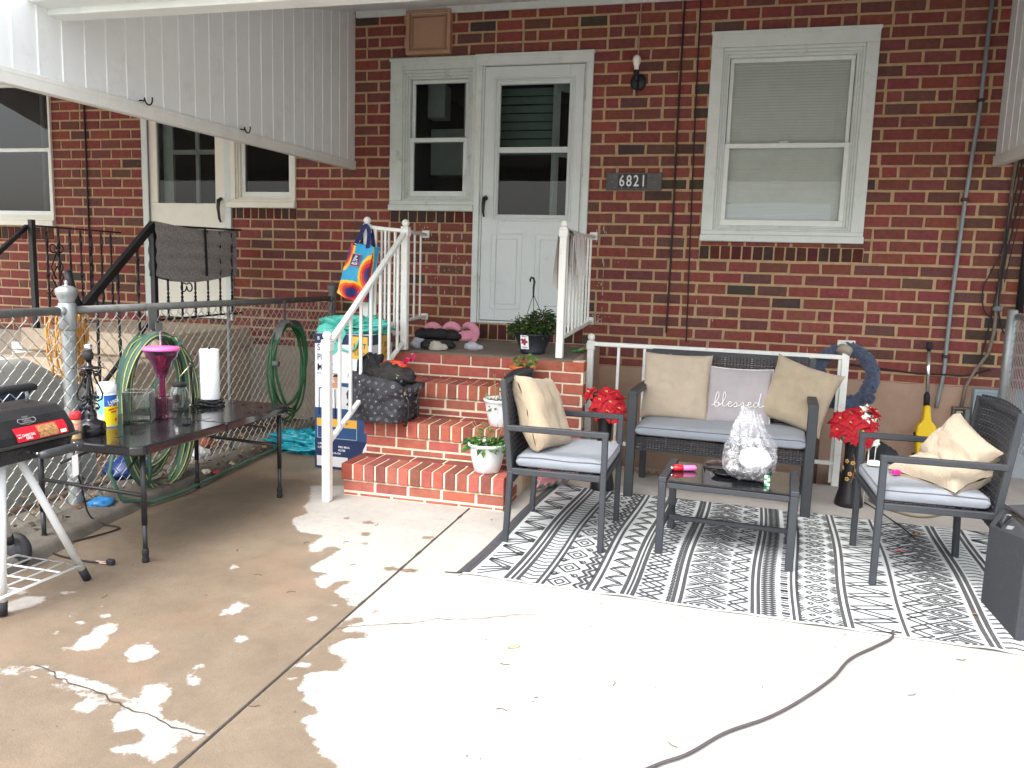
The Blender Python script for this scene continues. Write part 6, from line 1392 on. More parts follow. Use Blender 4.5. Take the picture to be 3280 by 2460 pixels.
m = MB(); [m.tube([(GX1, y, .60), (GX1+.05, y, .593)], .005, 6) for y in (-3.86, -3.69)]; m.build('handle_bracket', M_['chrome'], hd)
m = MB(); m.tube([(-2.60, -3.99, .752), (-2.60, -3.99, .80)], .006, 8); m.tube([(-2.60, -3.70, .752), (-2.60, -3.70, .80)], .006, 8); m.build('handle_post', M_['galv'], lid); m = MB(); m.tube([(-2.60, -4.02, .802), (-2.60, -3.99, .808), (-2.60, -3.68, .808), (-2.60, -3.66, .802)], [.012, .016, .016, .012], 12); m.build('lid_handle', M_['matte_black'], lid)
sl = frame((GX1-.002+.006, -3.80, .672), (0, 1, 0), (-.42, 0, .6))   # the slanting front of the lid
lf = frame((GX1+.0015, -3.80, .6705), (0, 1, 0), (-.02, 0, .072)); 
def lidpt(y, t): a, b = V(GX1+.0062, y, .668), V(GX1-.0325, y, .722); a2 = V(GX1+.0138, y, .642); return a2.lerp(a, t*2) if t < .5 else a.lerp(b, t*2-1)
def lidframe(y, t, e=.0015): p = lidpt(y, t); up = (lidpt(y, min(1, t+.01))-lidpt(y, t-.01)); n = V(0, 1, 0).cross(up).normalized(); n = n if n.x > 0 else -n; return frame(p+n*e, (0, 1, 0), up)
m = MB()
for i in range(2): a, b = (.06, .5) if i == 0 else (.5, .74); m.quad(*[lidpt(y, t)+V(.0016, 0, .0006) for y, t in ((-3.925, a), (-3.695, a), (-3.695, b), (-3.925, b))])
lb_ = m.build('sticker', mat('sticker_red', srgb(206, 34, 50), .35, var=.06), lid)
m = MB()
for i in range(2): a, b = (.10, .5) if i == 0 else (.5, .70); m.quad(*[lidpt(y, t)+V(.0026, 0, .0012) for y, t in ((-3.828, a), (-3.740, a), (-3.740, b), (-3.828, b))])
m.build('food_picture', mat('food_picture', srgb(170, 128, 84), .4, var=.75, vs=120), lb_)
m = MB(); text_mesh('CHARCOAL', .013, lidframe(-3.872, .46, .003), m, sx=.85, bold=.0005); text_mesh('GRILL', .013, lidframe(-3.872, .25, .003), m, sx=.9, bold=.0005); text_mesh('EXPERT', .007, lidframe(-3.912, .52, .003), m, sx=.8); text_mesh('GRILL', .008, lidframe(-3.912, .38, .003), m, sx=.8, bold=.0004)
m.quad(*[lidpt(y, t)+V(.0032, 0, .0014) for y, t in ((-3.732, .12), (-3.704, .12), (-3.704, .36), (-3.732, .36))]); m.build('lettering', mat('ink_pale', srgb(244, 236, 232), .5, var=0), lb_)
bf = lidframe(-3.848, .90, .002); m = MB(); 
for (x0, x1, y0, y1) in ((-.034, .034, .007, .010), (-.034, .034, -.010, -.007)): m.box(x0, x1, y0, y1, 0, .002)
m.tube([(-.034, .01, .001), (-.04, 0, .001), (-.03, -.010, .001), (0, -.016, .001), (.03, -.010, .001), (.04, 0, .001), (.034, .01, .001)], .0012, 5); m.xform(0, bf); text_mesh('GRILL', .015, bf @ Matrix.Translation((0, 0, .002)), m, sx=1.0, bold=.0006); text_mesh('EXPERT', .008, bf @ Matrix.Translation((0, .015, .002)), m, sx=1.0, bold=.0003); m.build('badge', mat('badge_grey', srgb(150, 152, 154), .35, .5), lid)
m = MB(); m.quad((GX1+.062, -3.735, .478), (GX1+.062, -3.705, .483), (GX1+.062, -3.705, .566), (GX1+.062, -3.735, .562)); m.tube([(GX1+.062, -3.72, .565), (GX1+.072, -3.715, .60), (GX1+.05, -3.712, .612)], .0008, 4); m.build('hang_tag', mat('tag_white', srgb(248, 248, 248), .6, var=0), hd)
M_['leg_white'] = mat('leg_white', srgb(222, 226, 226), .4, var=.05)
def gleg(p, q, r=.0145):
    m = MB(); p, q = Vector(p), Vector(q); a = p.lerp(q, .085); m.tube([a, q], r, 14); lg = m.build('leg', M_['leg_white'], gr); m = MB(); m.tube([p, a+(q-p)*.005], r*1.14, 14); m.build('leg_cap', M_['matte_black'], lg)
gleg((-2.462, -3.585, .005), (-2.50, -3.845, .565)); gleg((-2.485, -3.965, .005), (-2.49, -3.93, .565)); gleg((-2.83, -3.60, .12), (-2.70, -3.80, .565)); gleg((-2.83, -4.15, .12), (-2.70, -4.0, .565))
m = MB()
A, B, C_, D_ = V(-2.415, -3.665, .10), V(-2.73, -3.665, .10), V(-2.73, -4.12, .10), V(-2.43, -4.12, .10)
m.tube([A, B, C_, D_], .0052, 7, closed=True)
for k in range(1, 5): m.tube([A.lerp(D_, k/5), B.lerp(C_, k/5)], .0036, 6)
for k in range(1, 4): m.tube([A.lerp(B, k/4), D_.lerp(C_, k/4)], .0036, 6)
m.build('wire_shelf', M_['leg_white'], gr)
for y in (-3.56,):
    m = MB(); m.lathe([(.02, -.02), (.062, -.02), (.072, -.012), (.075, 0), (.072, .012), (.062, .02), (.02, .02)], (-2.845, y, .076), 26, 'y'); wh = m.build('wheel', mat('tyre', (.025, .025, .028), .7, var=.3, bump=.4, bs=80), gr)
    m = MB(); m.lathe([(.008, -.022), (.05, -.021), (.05, .021), (.008, .022)], (-2.845, y, .076), 20, 'y'); m.build('hub', mat('hub_grey', srgb(58, 60, 64), .5), wh)
# ------------------------------------------------------------------ hoses, cords and clutter on the fence
def hose_coil(m, c, ry, rz_, n, r, seed, jx=.03, top=None):
    rr = random.Random(seed); P = []
    for k in range(n):
        a0 = rr.uniform(-.05, .05); sy, sz, dx, dz = ry*rr.uniform(.82, 1.12), rz_*rr.uniform(.86, 1.10), rr.uniform(-jx, jx), rr.uniform(-.03, .02)
        for i in range(40):
            a = math.pi/2+2*math.pi*i/40; f = k+i/40; P.append(V(c[0]+dx+.02*math.sin(a*2+k), c[1]+sy*math.cos(a)*(1+.10*math.sin(a)), c[2]+(sz if top is None else 0)*math.sin(a)+(0 if top is None else (top-sz+sz*math.sin(a)-c[2]))+dz*.4))
    Q = []
    for i, p in enumerate(P):
        b = P[max(0, i-3):i+4]; Q.append(sum(b, V(0, 0, 0))/len(b))
    m.tube(Q, r, 8); return Q
h1 = thing('garden_hose', 'thick green garden hose with yellow stripes coiled on the fence behind the table', 'hose', (-3.09, -2.37, .9))
m = MB(); Q = hose_coil(m, (-3.085, -2.375, .47), .30, .44, 7, .0155, 4, .05, top=.925); m.tube([Q[-1], Q[-1]+V(.02, .03, -.02), (-3.03, -2.52, .55), (-3.02, -2.52, .16), (-3.02, -2.53, .09)], .0125, 8); m.tube([(-3.05, -2.70, .45), (-3.02, -2.82, .22), (-2.98, -2.78, .07), (-2.92, -2.62, .02), (-2.90, -2.40, .02), (-2.95, -2.0, .02), (-3.0, -1.5, .02), (-3.02, -1.0, .02)], .011, 8)
m.build('hose', mat('hose_green', srgb(70, 106, 90), .6, var=.15), h1)
m = MB()
m.tube([q+V(.0140, -.0085, .002) for q in Q], .0034, 5)
m.build('stripe', mat('hose_yellow', srgb(200, 196, 130), .5, var=.1), h1)
m = MB(); m.bar((-3.10, -2.36, 1.06), (-3.10, -2.36, .93), .075, .004, (1, 0, 0)); m.bar((-3.06, -2.36, .925), (-3.06, -2.36, .97), .06, .004, (1, 0, 0)); m.grid(lambda u, v: V(-3.10+.05*v, -2.36+.19*math.cos(math.pi*(.15+.7*u))*.9, .72+.20*math.sin(math.pi*(.15+.7*u))), 14, 2); single(m, 'hose_hanger', mat('hanger_grey', srgb(128, 130, 128), .5, .4, dirt=.6, dirtcol=srgb(110, 70, 50), ds=12), (-3.08, -2.36, .95), 'grey metal hose hanger hooked over the fence rail', 'hanger')
h2 = MB(); hose_coil(h2, (-3.10, -.93, .57), .24, .36, 7, .0072, 9, .05, top=.90); single(h2, 'garden_hose', mat('hose_bright', srgb(46, 108, 68), .45, var=.2, vs=5), (-3.1, -.93, .9), 'thin bright green hose hanging in a coil near the house wall', 'hose')
m = MB(); m.grid(lambda u, v: V(-3.12+.07*v, -.93+.17*math.cos(math.pi*u), .78+.14*math.sin(math.pi*u)), 16, 3); m.bar((-3.12, -.93, 1.06), (-3.12, -.93, .90), .03, .004, (1, 0, 0)); m.lathe([(.022, -.02), (.022, .02)], (-3.05, -1.17, .62), 12, 'x'); single(m, 'hose_hanger', M_['galv_dull'], (-3.1, -.93, .9), 'dull grey curved hanger holding the thin green hose', 'hanger')
m = MB(); rr = random.Random(21)
for k in range(26):
    y0 = -2.84+rr.uniform(-.07, .10); x0 = -3.23+rr.uniform(-.05, .05); L_ = rr.uniform(.25, .40); P = []
    for i in range(13): t = i/12; a = t*2*math.pi; P.append((x0+.02*math.sin(a+k), y0+rr.uniform(.02, .04)*math.sin(a)+rr.uniform(-.008, .008), 1.035-L_*.5*(1-math.cos(a))))
    m.tube(P, .0036, 5, closed=True)
single(m, 'extension_cord', mat('cord_orange', srgb(196, 142, 62), .55, var=.25, vs=12), (-3.23, -2.82, 1.03), 'tangled bundle of orange extension cord hung on the fence post', 'cord')
# rag rug over the neighbour's railing
def ragS(x0, side):
    def f(u, v):
        y = -1.15+u*1.0; sag = -.022*math.sin(u*math.pi)-.012*u; z = 1.605-.055*u*0+sag-v*(.40+.02*math.sin(u*5)); d = min(v*12, 1)
        return V(x0+side*(.022*d+.010*mnoise.noise((y*5, z*4, 2))+.006*math.sin(z*60)), y+.01*mnoise.noise((z*6, 1, u*2)), z)
    return f
m = MB(); m.grid(ragS(-4.055, 1), 50, 30); m.grid(ragS(-4.075, -1), 50, 30)
M_['rag'] = mat('rag_grey', srgb(158, 156, 154), .95, var=.4, vs=70, bump=1, bs=150)
rgr = single(m, 'rag_rug', M_['rag'], (-4.06, -.65, 1.6), 'grey rag rug draped over the neighbouring black railing', 'rug')
m = MB(); m.bar((-4.028, -.58, 1.585), (-4.022, -.575, 1.21), .03, .004, (1, 0, 0)); m.build('dark_band', mat('rag_dark', srgb(40, 42, 48), .95), rgr, Vector((-4.06, -.65, 1.6)))
# moulded grey play car beyond the fence
pc = thing('play_car', 'pale grey moulded plastic ride-in toy with dark blue openings behind the fence', 'toy', (-3.75, -2.75, 0))
m = MB()
def shell(u, v):
    a = u*math.pi; y = -3.55+u*1.25; top = .80*math.sin(min(1, u*1.35+.35)*math.pi*.62)*(1-.55*max(0, u-.6)*1.6)+.04; x = -3.56-.06*math.sin(v*math.pi)*0-.32*max(0, v-.75)*4*.5; z = top*min(1, v/.75)
    return V(x-.05*math.sin(u*math.pi)*0+.03*mnoise.noise((y*2, z*2, 1)), y, z)
m.grid(shell, 40, 24); m.build('body', mat('toy_grey', srgb(176, 178, 174), .5, var=.06), pc)
def blob(pts, x): q = MB(); q.prism(pts, x-.006, x+.006, 'x'); return q
blob([(-3.30, .60), (-3.02, .66), (-2.84, .65), (-2.80, .62), (-2.92, .54), (-3.2, .47), (-3.35, .48)], -3.50).build('window_opening', mat('toy_navy', srgb(36, 54, 84), .4, var=.3), pc)
blob([(-2.80, .36), (-2.55, .47), (-2.42, .50), (-2.40, .42), (-2.50, .34), (-2.7, .33)], -3.50).build('side_opening', bpy.data.materials['toy_navy'], pc)
blob([(-3.35, .40), (-3.0, .44), (-2.95, .40), (-3.3, .37)], -3.48).build('door_trim', M_['matte_black'], pc)
# clutter along the foot of the fence
M_['blue_plastic'] = mat('blue_plastic', srgb(48, 80, 150), .3, var=.4, vs=20)
m = MB(); r = random.Random(44)
for i in range(900):
    x = r.uniform(-3.95, -3.1) if r.random() < .7 else r.uniform(-3.12, -2.98); y = r.uniform(-3.6, -.2); s = r.uniform(.01, .035); a = r.uniform(0, 6.3); z = .01+r.uniform(0, .06)
    m.cc = (*srgb(*r.choice([(110, 74, 46), (84, 60, 44), (140, 104, 70), (70, 56, 46), (150, 130, 110)])), 1)
    m.quad((x, y, z), (x+s*math.cos(a), y+s*math.sin(a), z+r.uniform(0, .02)), (x+s*1.3*math.cos(a+.7), y+s*1.3*math.sin(a+.7), z+r.uniform(0, .02)), (x+s*.7*math.cos(a+1.4), y+s*.7*math.sin(a+1.4), z))
o = m.build('leaf_litter', mat('litter', (1, 1, 1), .9, var=.3, attr=True)); o['kind'] = 'stuff'; o['label'] = 'brown leaf litter and debris along the foot of the fence'; o['category'] = 'leaf litter'
for i, (x, y, z, s, c_, lab) in enumerate([(-3.05, -2.85, .10, .06, (60, 130, 190), 'blue plastic scrap against the crown-topped fence post'), (-3.35, -2.3, .16, .12, (44, 70, 140), 'crumpled dark blue plastic bag behind the striped hose'), (-3.3, -1.75, .10, .09, (200, 204, 206), 'crumpled clear plastic bag at the foot of the fence'), (-3.4, -1.6, .16, .10, (160, 90, 70), 'broken red brick among the leaves behind the fence'), (-3.03, -2.02, .06, .03, (230, 222, 200), 'small white crumpled paper at the kerb by the table leg'), (-2.99, -1.96, .04, .022, (196, 60, 60), 'small red wrapper at the kerb by the table leg')]):
    m = MB(); m.crumple((x, y, z*.6), (s, s*1.2, s*.55), i+3, .45, 2.2, 20, 12, flat=.7); single(m, 'scrap', mat('scrap_%d' % i if 0 else lab.split()[0]+'_scrap_'+lab.split()[1], srgb(*c_), .35, var=.3, vs=30), (x, y, 0), lab, 'scrap')
m = MB(); m.crumple((-2.83, -1.12, .055), (.27, .14, .085), 14, .75, 2.6, 80, 44, flat=.62); single(m, 'teal_bag', mat('teal_plastic', srgb(22, 140, 156), .22, var=.2, vs=9), (-2.83, -1.12, 0), 'shiny teal plastic bag lying flat on the concrete by the fence', 'bag')
# ------------------------------------------------------------------ fixtures on the house wall
vt = thing('vent_cover', 'tan painted square vent cover over the small window', 'vent', (-2.37, -.01, 3.16))
M_['tan_paint'] = mat('tan_paint', srgb(176, 138, 112), .6, var=.06, dirt=.5, dirtcol=srgb(110, 82, 64), ds=9)
m = MB(); rect_ring(m, -2.56, -2.19, 2.985, 3.315, .03, .03, .02, .03, -.055, .01); m.cbox(-2.53, -2.22, -.028, .01, 3.015, 3.295, .003); m.build('housing', M_['tan_paint'], vt)
m = MB(); x0, x1, z0, z1 = -2.515, -2.235, 3.03, 3.275
f = [(x0, -.030, z0), (x1, -.030, z0), (x1, -.030, z1), (x0, -.030, z1)]; b = [(x0+.02, -.050, z0+.02), (x1-.02, -.050, z0+.02), (x1-.02, -.050, z1-.02), (x0+.02, -.050, z1-.02)]
for k in range(4): m.quad(f[k], f[(k+1) % 4], b[(k+1) % 4], b[k])
m.quad(*b); m.build('door_panel', M_['tan_paint'], vt)
lp = thing('wall_lamp', 'black wall lamp with bare white bulb, right of the storm door', 'lamp', (-.728, -.01, 2.73))
m = MB(); m.lathe([(.058, 0), (.060, -.004), (.056, -.018), (.03, -.026), (1e-5, -.028)], (-.728, -.002, 2.735), 24, 'y'); m.tube([(-.728, -.02, 2.72), (-.728, -.05, 2.66), (-.728, -.045, 2.63)], [.010, .008, .004], 8); m.tube([(-.728, -.03, 2.735), (-.733, -.075, 2.74), (-.738, -.085, 2.775)], .010, 8); m.build('bracket', M_['black_iron'], lp)
m = MB(); m.lathe([(.018, 2.765), (.022, 2.77), (.022, 2.80), (.018, 2.803)], (-.738, -.085, 0), 18); m.build('socket', M_['matte_black'], lp)
m = MB(); m.lathe([(.016, 2.80), (.017, 2.825), (.024, 2.845), (.030, 2.868), (.029, 2.885), (.020, 2.902), (.008, 2.909), (1e-5, 2.910)], (-.738, -.085, 0), 20); m.build('bulb', mat('bulb_white', srgb(240, 240, 236), .3, var=0), lp)
cord('lamp_wire', [(-.738, -.006, 2.90), (-.737, -.006, 3.05), (-.735, -.006, 3.2), (-.735, -.006, 3.34)], .005, mat('wire_tan', srgb(172, 146, 124), .6), 'tan wire running up the bricks above the wall lamp', 'wire')
sg_ = thing('house_number', 'grey board with black plate reading 6821 beside the storm door', 'sign', (-.722, -.01, 2.02))
m = MB(); m.cbox(-.930, -.516, -.020, -.001, 1.954, 2.082, .003); m.build('board', mat('weathered_grey', srgb(96, 96, 96), .85, var=.25, vs=40, bump=.3), sg_)
m = MB(); m.cbox(-.842, -.626, -.024, -.019, 1.968, 2.070, .002); m.build('plate', mat('plate_black', srgb(28, 32, 42), .4, var=.1), sg_)
m = MB()
for k, d in enumerate('6821'): text_mesh(d, .116, frame((-.812+k*.0535, -.0255, 2.018), (1, 0, 0), (0, 0, 1)), m, sx=.74, bold=.0016)
m.build('numerals', mat('numeral_white', srgb(226, 228, 226), .5, var=.04), sg_)
for k in range(4):
    for z in (2.066, 1.971): m = MB(); m.ball((-.812+k*.0535, -.025, z), .0035, 8, 5); m.build('screw', M_['galv'], sg_)
for x in (-.885, -.565): m = MB(); m.ball((x, -.021, 2.012), .004, 8, 5); m.build('screw', M_['galv'], sg_)
M_['conduit_grey'] = mat('conduit_grey', srgb(138, 146, 150), .5, .2, var=.1, dirt=.3, dirtcol=srgb(90, 90, 88))
cdt = thing('conduit', 'long grey steel conduit strapped to the bricks right of the big window', 'conduit', (1.52, -.03, .48))
m = MB(); m.tube([(1.565, -.022, 3.34), (1.562, -.022, 2.5), (1.530, -.022, 1.9), (1.512, -.022, 1.2), (1.512, -.022, .72), (1.492, -.022, .52), (1.487, -.02, .46)], .0135, 12); m.build('pipe', M_['conduit_grey'], cdt)
for x, z in ((1.563, 2.55), (1.529, 1.90), (1.513, .825)): m = MB(); m.cbox(x-.022, x+.022, -.038, .0, z-.012, z+.012, .004); m.build('strap', mat('strap_rust', srgb(70, 44, 44), .7), cdt)
c2 = thing('outlet_conduit', 'bent grey conduit running down to the weathered outlet box', 'conduit', (1.7, -.03, .5))
m = MB(); m.tube([(1.812, -.022, 2.2), (1.80, -.022, 1.5), (1.795, -.022, 1.0), (1.775, -.022, .86), (1.70, -.025, .73), (1.655, -.03, .62), (1.642, -.032, .475)], .012, 10); m.build('pipe', mat('conduit_worn', srgb(128, 116, 104), .6, .2, var=.3, vs=20), c2)
m = MB(); m.crumple((1.80, -.035, 1.17), (.032, .02, .025), 3, .3); m.build('joint', M_['galv_dull'], c2)
ob = thing('outlet_box', 'weathered open outlet box on the tan foundation', 'outlet', (1.64, -.03, .4))
m = MB(); rect_ring(m, 1.588, 1.700, .325, .475, .012, .012, .012, .012, -.055, .005); m.cbox(1.60, 1.69, -.012, .005, .337, .463, .002); m.build('box', mat('box_grey', srgb(118, 114, 106), .6, .3, var=.3, vs=30), ob)
m = MB(); m.cbox(1.612, 1.655, -.040, -.012, .355, .45, .003); m.build('receptacle', mat('receptacle', srgb(186, 180, 166), .5, var=.2), ob); m = MB(); m.cbox(1.618, 1.650, -.046, -.04, .41, .438, .002); m.cbox(1.618, 1.650, -.046, -.04, .365, .395, .002); m.build('plug_face', M_['matte_black'], ob); m = MB(); m.cbox(1.66, 1.69, -.07, -.02, .33, .47, .004); m.build('cover_flap', M_['galv_dull'], ob)
mb_ = thing('meter_box', 'pale blue grey utility box on the foundation behind the right armchair', 'utility box', (1.78, -.03, .47))
m = MB(); m.cbox(1.705, 1.865, -.07, .005, .33, .615, .006); m.build('box', mat('box_blue', srgb(156, 174, 182), .5, var=.06, dirt=.25), mb_)
m = MB(); rect_ring(m, 1.715, 1.855, .345, .600, .008, .008, .008, .008, -.076, -.068); m.prism([(1.735, .38), (1.76, .57), (1.79, .57), (1.76, .46)], -.0745, -.0695, 'y'); m.build('door', bpy.data.materials['box_blue'], mb_)
M_['cable_black'] = mat('cable_black', (.014, .014, .016), .6, var=.2)
for nm, pts, r, lab in (('drop_cable', [(1.83, -.03, 2.16), (1.80, -.03, 1.85), (1.79, -.04, 1.6), (1.735, -.03, 1.42), (1.70, -.02, 1.30), (1.72, -.02, 1.16), (1.775, -.03, 1.10)], .0045, 'thin black cable bowing away from the bundle at right of the bricks'),
    ('drop_cable', [(1.85, -.035, 2.18), (1.815, -.04, 1.8), (1.79, -.04, 1.4), (1.765, -.03, 1.1), (1.745, -.02, .9), (1.71, -.02, .72)], .0055, 'thick black cable hanging straight beside the bent conduit'),
    ('drop_cable', [(1.88, -.03, 2.2), (1.84, -.035, 1.75), (1.81, -.04, 1.5), (1.80, -.04, 1.2), (1.84, -.03, 1.04), (1.86, -.03, 1.0)], .006, 'black cable taped along the bent conduit'),
    ('drop_cable', [(1.91, -.03, 2.2), (1.885, -.03, 1.9), (1.85, -.035, 1.62), (1.82, -.04, 1.35)], .0035, 'fine black cable slanting in from the right edge')): cord(nm, pts, r, M_['cable_black'], lab, 'cable')
cord('wall_cable', [(.86, -.012, .735), (1.1, -.012, .715), (1.35, -.012, .695), (1.52, -.04, .70), (1.66, -.015, .70), (1.80, -.02, .755)], .006, M_['cable_black'], 'black cable running low along the bricks to the conduit', 'cable')
m = MB(); m.lathe([(.024, 1.15), (.024, 2.25)], (1.925, -.05, 0), 14); single(m, 'standpipe', M_['cable_black'], (1.925, -.05, 1.15), 'black upright pipe at the right edge of the brick wall', 'pipe')
cord('wall_wire', [(-.423, -.008, 3.34), (-.425, -.008, 2.4), (-.418, -.008, 1.6), (-.421, -.008, .90)], .0075, mat('wire_brown', srgb(46, 24, 24), .6, var=.3), 'thick dark brown wire hanging down the bricks nearer the number board', 'wire')
cord('wall_wire', [(-.312, -.008, 3.34), (-.300, -.008, 2.4), (-.285, -.008, 1.6), (-.268, -.008, .84)], .005, M_['cable_black'], 'thin black wire hanging down the bricks nearer the big window', 'wire')
m = MB(); m.tube([(-5.66, -.008, 3.2), (-5.66, -.008, 1.0)], .008, 6); single(m, 'wall_wire', M_['cable_black'], (-5.66, -.01, 1.0), 'black wire hanging down the neighbouring bricks beside the left window', 'wire')
m = MB(); m.cbox(.70, .735, -.03, .01, -.3, .43, .004); single(m, 'wooden_batten', mat('batten_brown', srgb(92, 74, 58), .85, var=.3, vs=30), (.72, -.01, -.3), 'brown wooden batten against the foundation behind the sofa arm', 'batten')
# yellow stick cleaner
sv = thing('stick_vacuum', 'yellow stick vacuum cleaner with chrome tube leaning on the foundation', 'vacuum', (1.42, -.13, .0))
T = Matrix.Translation((1.412, -.15, .12)) @ Matrix.Rotation(-.04, 4, 'Y') @ Matrix.Rotation(-.05, 4, 'X')
m = MB(); m.prism([(-.058, .02), (.058, .02), (.066, .18), (.060, .225), (.028, .262), (.018, .37), (-.018, .37), (-.028, .262), (-.060, .225), (-.066, .18)], -.045, .035, 'y'); m.xform(0, T); m.build('body', mat('vac_yellow', srgb(246, 206, 20), .3, var=.04), sv, bevel=.012)
m = MB(); m.lathe([(.020, .365), (.021, .43), (.017, .45)], (0, 0, 0), 16); m.xform(0, T); m.build('collar', M_['matte_black'], sv)
m = MB(); m.tube([(0, 0, .44), (.0, 0, .76)], .0135, 14); m.xform(0, T); m.build('tube', M_['chrome'], sv); m = MB(); m.lathe([(.016, .755), (.021, .765), (.021, .80), (.016, .808)], (0, 0, 0), 14); m.xform(0, T); m.build('grip', M_['matte_black'], sv)
m = MB(); m.cbox(-.062, .062, -.05, .04, -.06, .022, .01); m.xform(0, T); ch_ = m.build('dust_chamber', tinted('smoke_clear', (.35, .36, .38)), sv); m = MB(); m.cbox(-.04, .03, -.03, .02, -.05, .01, .008); m.xform(0, T); m.build('filter', M_['petal_white'], ch_)
for x in (-.068, .068): m = MB(); m.cbox(x-.012, x+.012, -.02, .02, -.005, .03, .004); m.cbox(x-.006, x+.006, -.012, .012, .15, .18, .003); m.xform(0, T); m.build('latch', M_['matte_black'], sv)
m = MB(); m.cbox(1.28, 1.50, -.26, -.13, .002, .05, .012); m.tube([(1.41, -.17, .05), (1.412, -.15, .07)], .02, 10); m.build('floor_head', M_['gloss_black'], sv)
m = MB(); m.crumple((1.12, -.30, .10), (.11, .07, .12), 5, .3, 2, 24, 16, flat=.8); single(m, 'black_sack', M_['carpet_black'], (1.12, -.3, 0), 'black crumpled bag on the ground between the right vase and the yellow vacuum', 'bag')

# ------------------------------------------------------------------ porch and steps: bags, box, shoes, pots
# striped tea towel over the porch rail
tw = thing('tea_towel', 'white tea towel with red stripes hanging on the porch railing', 'towel', (-1.01, -.85, 1.6))
m = MB(); m.mi = 0
def towel(side):
    def f(u, v):
        y = -1.07+u*.42; L_ = (.36+.05*math.sin(u*7)+.06*(u > .55)) if side > 0 else .30; z = 1.607-v*L_; d = min(1, v*9); k = .5+.5*v
        return V(-1.012-side*((.05+.02*v)*d+.016*math.sin(u*17+v*2)*k*v), y+(.03*math.sin(v*4)*(u-.5)), z)
    return f
def strip_grid(fn, nu, nv, cols):
    for i in range(nu):
        m.mi = cols(i/nu)
        for j in range(nv): m.smooth = True; m.quad(fn(i/nu, j/nv), fn((i+1)/nu, j/nv), fn((i+1)/nu, (j+1)/nv), fn(i/nu, (j+1)/nv)); m.smooth = False
tc_ = lambda u: 1 if any(a < u < a+.028 for a in (.10, .16, .44, .50, .80, .86)) else 0
strip_grid(towel(1), 60, 14, tc_); strip_grid(towel(-1), 60, 10, tc_)
m.build('cloth', [mat('towel_white', srgb(222, 220, 216), .9, var=.08), mat('towel_red', srgb(196, 112, 112), .9, var=.1)], tw)
# hanging basket
bk_ = V(-1.245, -.915, .771); hb = thing('hanging_basket', 'black hanging basket of leafy plants with label, standing on the porch edge', 'plant', bk_)
m = MB(); m.lathe([(.078, 0), (.082, .004), (.088, .022), (.086, .026), (.116, .10), (.124, .125), (.128, .128), (.128, .142), (.120, .142), (.108, .10)], bk_, 32); m.build('pot', mat('pot_black', srgb(34, 38, 46), .45, var=.15), hb)
m = MB(); m.lathe([(1e-5, .118), (.118, .12)], bk_, 24); m.build('soil', M_['soil'], hb)
def leafy(m, c, n, rad, hgt, L, Wd, seed, droop=.2, cols=((44, 74, 36), (62, 92, 44), (34, 58, 32), (88, 104, 52))):
    r = random.Random(seed); c = Vector(c)
    for i in range(n):
        a = r.uniform(0, 2*math.pi); rr = rad*math.sqrt(r.random()); z = hgt*r.random()*(1.1-.6*rr/rad); p = c+V(rr*math.cos(a), rr*math.sin(a), z); d = V(math.cos(a+r.uniform(-.8, .8)), math.sin(a+r.uniform(-.8, .8)), r.uniform(-.3, .9)).normalized()
        m.cc = (*srgb(*r.choice(cols)), 1); s = d.cross(V(0, 0, 1)); s = s.normalized()*Wd*.5*r.uniform(.6, 1.2) if s.length > .01 else V(Wd*.5, 0, 0); l = L*r.uniform(.6, 1.3); q = p+d*l*.55+V(0, 0, .004); e = p+d*l-V(0, 0, droop*l)
        I = [m.vert(p), m.vert(q-s), m.vert(e), m.vert(q+s)]; m.face((I[0], I[1], I[2])); m.face((I[0], I[2], I[3]))
M_['foliage'] = mat('foliage', (1, 1, 1), .5, var=.2, vs=40, attr=True)
m = MB(); leafy(m, bk_+V(-.02, 0, .13), 620, .135, .11, .045, .016, 2); leafy(m, bk_+V(.055, .0, .16), 420, .085, .16, .042, .014, 3); leafy(m, bk_+V(0, 0, .15), 60, .15, .16, .03, .016, 5, cols=((150, 116, 96), (168, 130, 104), (112, 86, 70))); leafy(m, bk_+V(-.03, -.08, .15), 6, .03, .03, .05, .02, 8, cols=((196, 196, 60),)); m.build('foliage', M_['foliage'], hb)
m = MB(); r = random.Random(3)
for i in range(26): a = r.uniform(0, 6.3); q = r.uniform(.02, .12); p = bk_+V(q*math.cos(a), q*math.sin(a), .12); m.tube([p, p+V(.02*math.cos(a), .02*math.sin(a), r.uniform(.06, .17))], .0018, 4)
m.build('stems', M_['leaf_dark'], hb)
m = MB(); tp = bk_+V(-.008, 0, .40)
for a in (2.6, 5.0, .4): m.tube([bk_+V(.118*math.cos(a), .118*math.sin(a), .13), tp], .0022, 6)
m.tube([tp+V(0, 0, -.02), tp+V(0, 0, .05), tp+V(.004, 0, .085), tp+V(-.004, 0, .108), tp+V(-.018, 0, .112), tp+V(-.026, 0, .098), tp+V(-.024, 0, .082)], [.005, .007, .0075, .0075, .0075, .007, .005], 8); m.build('hanger', M_['matte_black'], hb)
tagf = frame(bk_+V(-.028, -.1195, .085), (1, -.10, 0), (-.10, -.22, 1)); m = MB(); m.box(-.028, .028, -.048, .048, 0, .0012); m.xform(0, tagf); pt_ = m.build('plant_tag', mat('tag_card', srgb(238, 238, 236), .5, var=.02), hb)
m = MB(); P = [(.021*(1+.3*math.cos(a*5))*math.cos(a)-.004, .022*(1+.3*math.cos(a*5+1))*math.sin(a)+.004, .0016) for a in np.linspace(0, 2*math.pi, 26)[:-1]]; m.poly(P); m.xform(0, tagf); m.build('flower_picture', mat('tag_flower', srgb(150, 44, 74), .5, var=.5, vs=120), pt_)
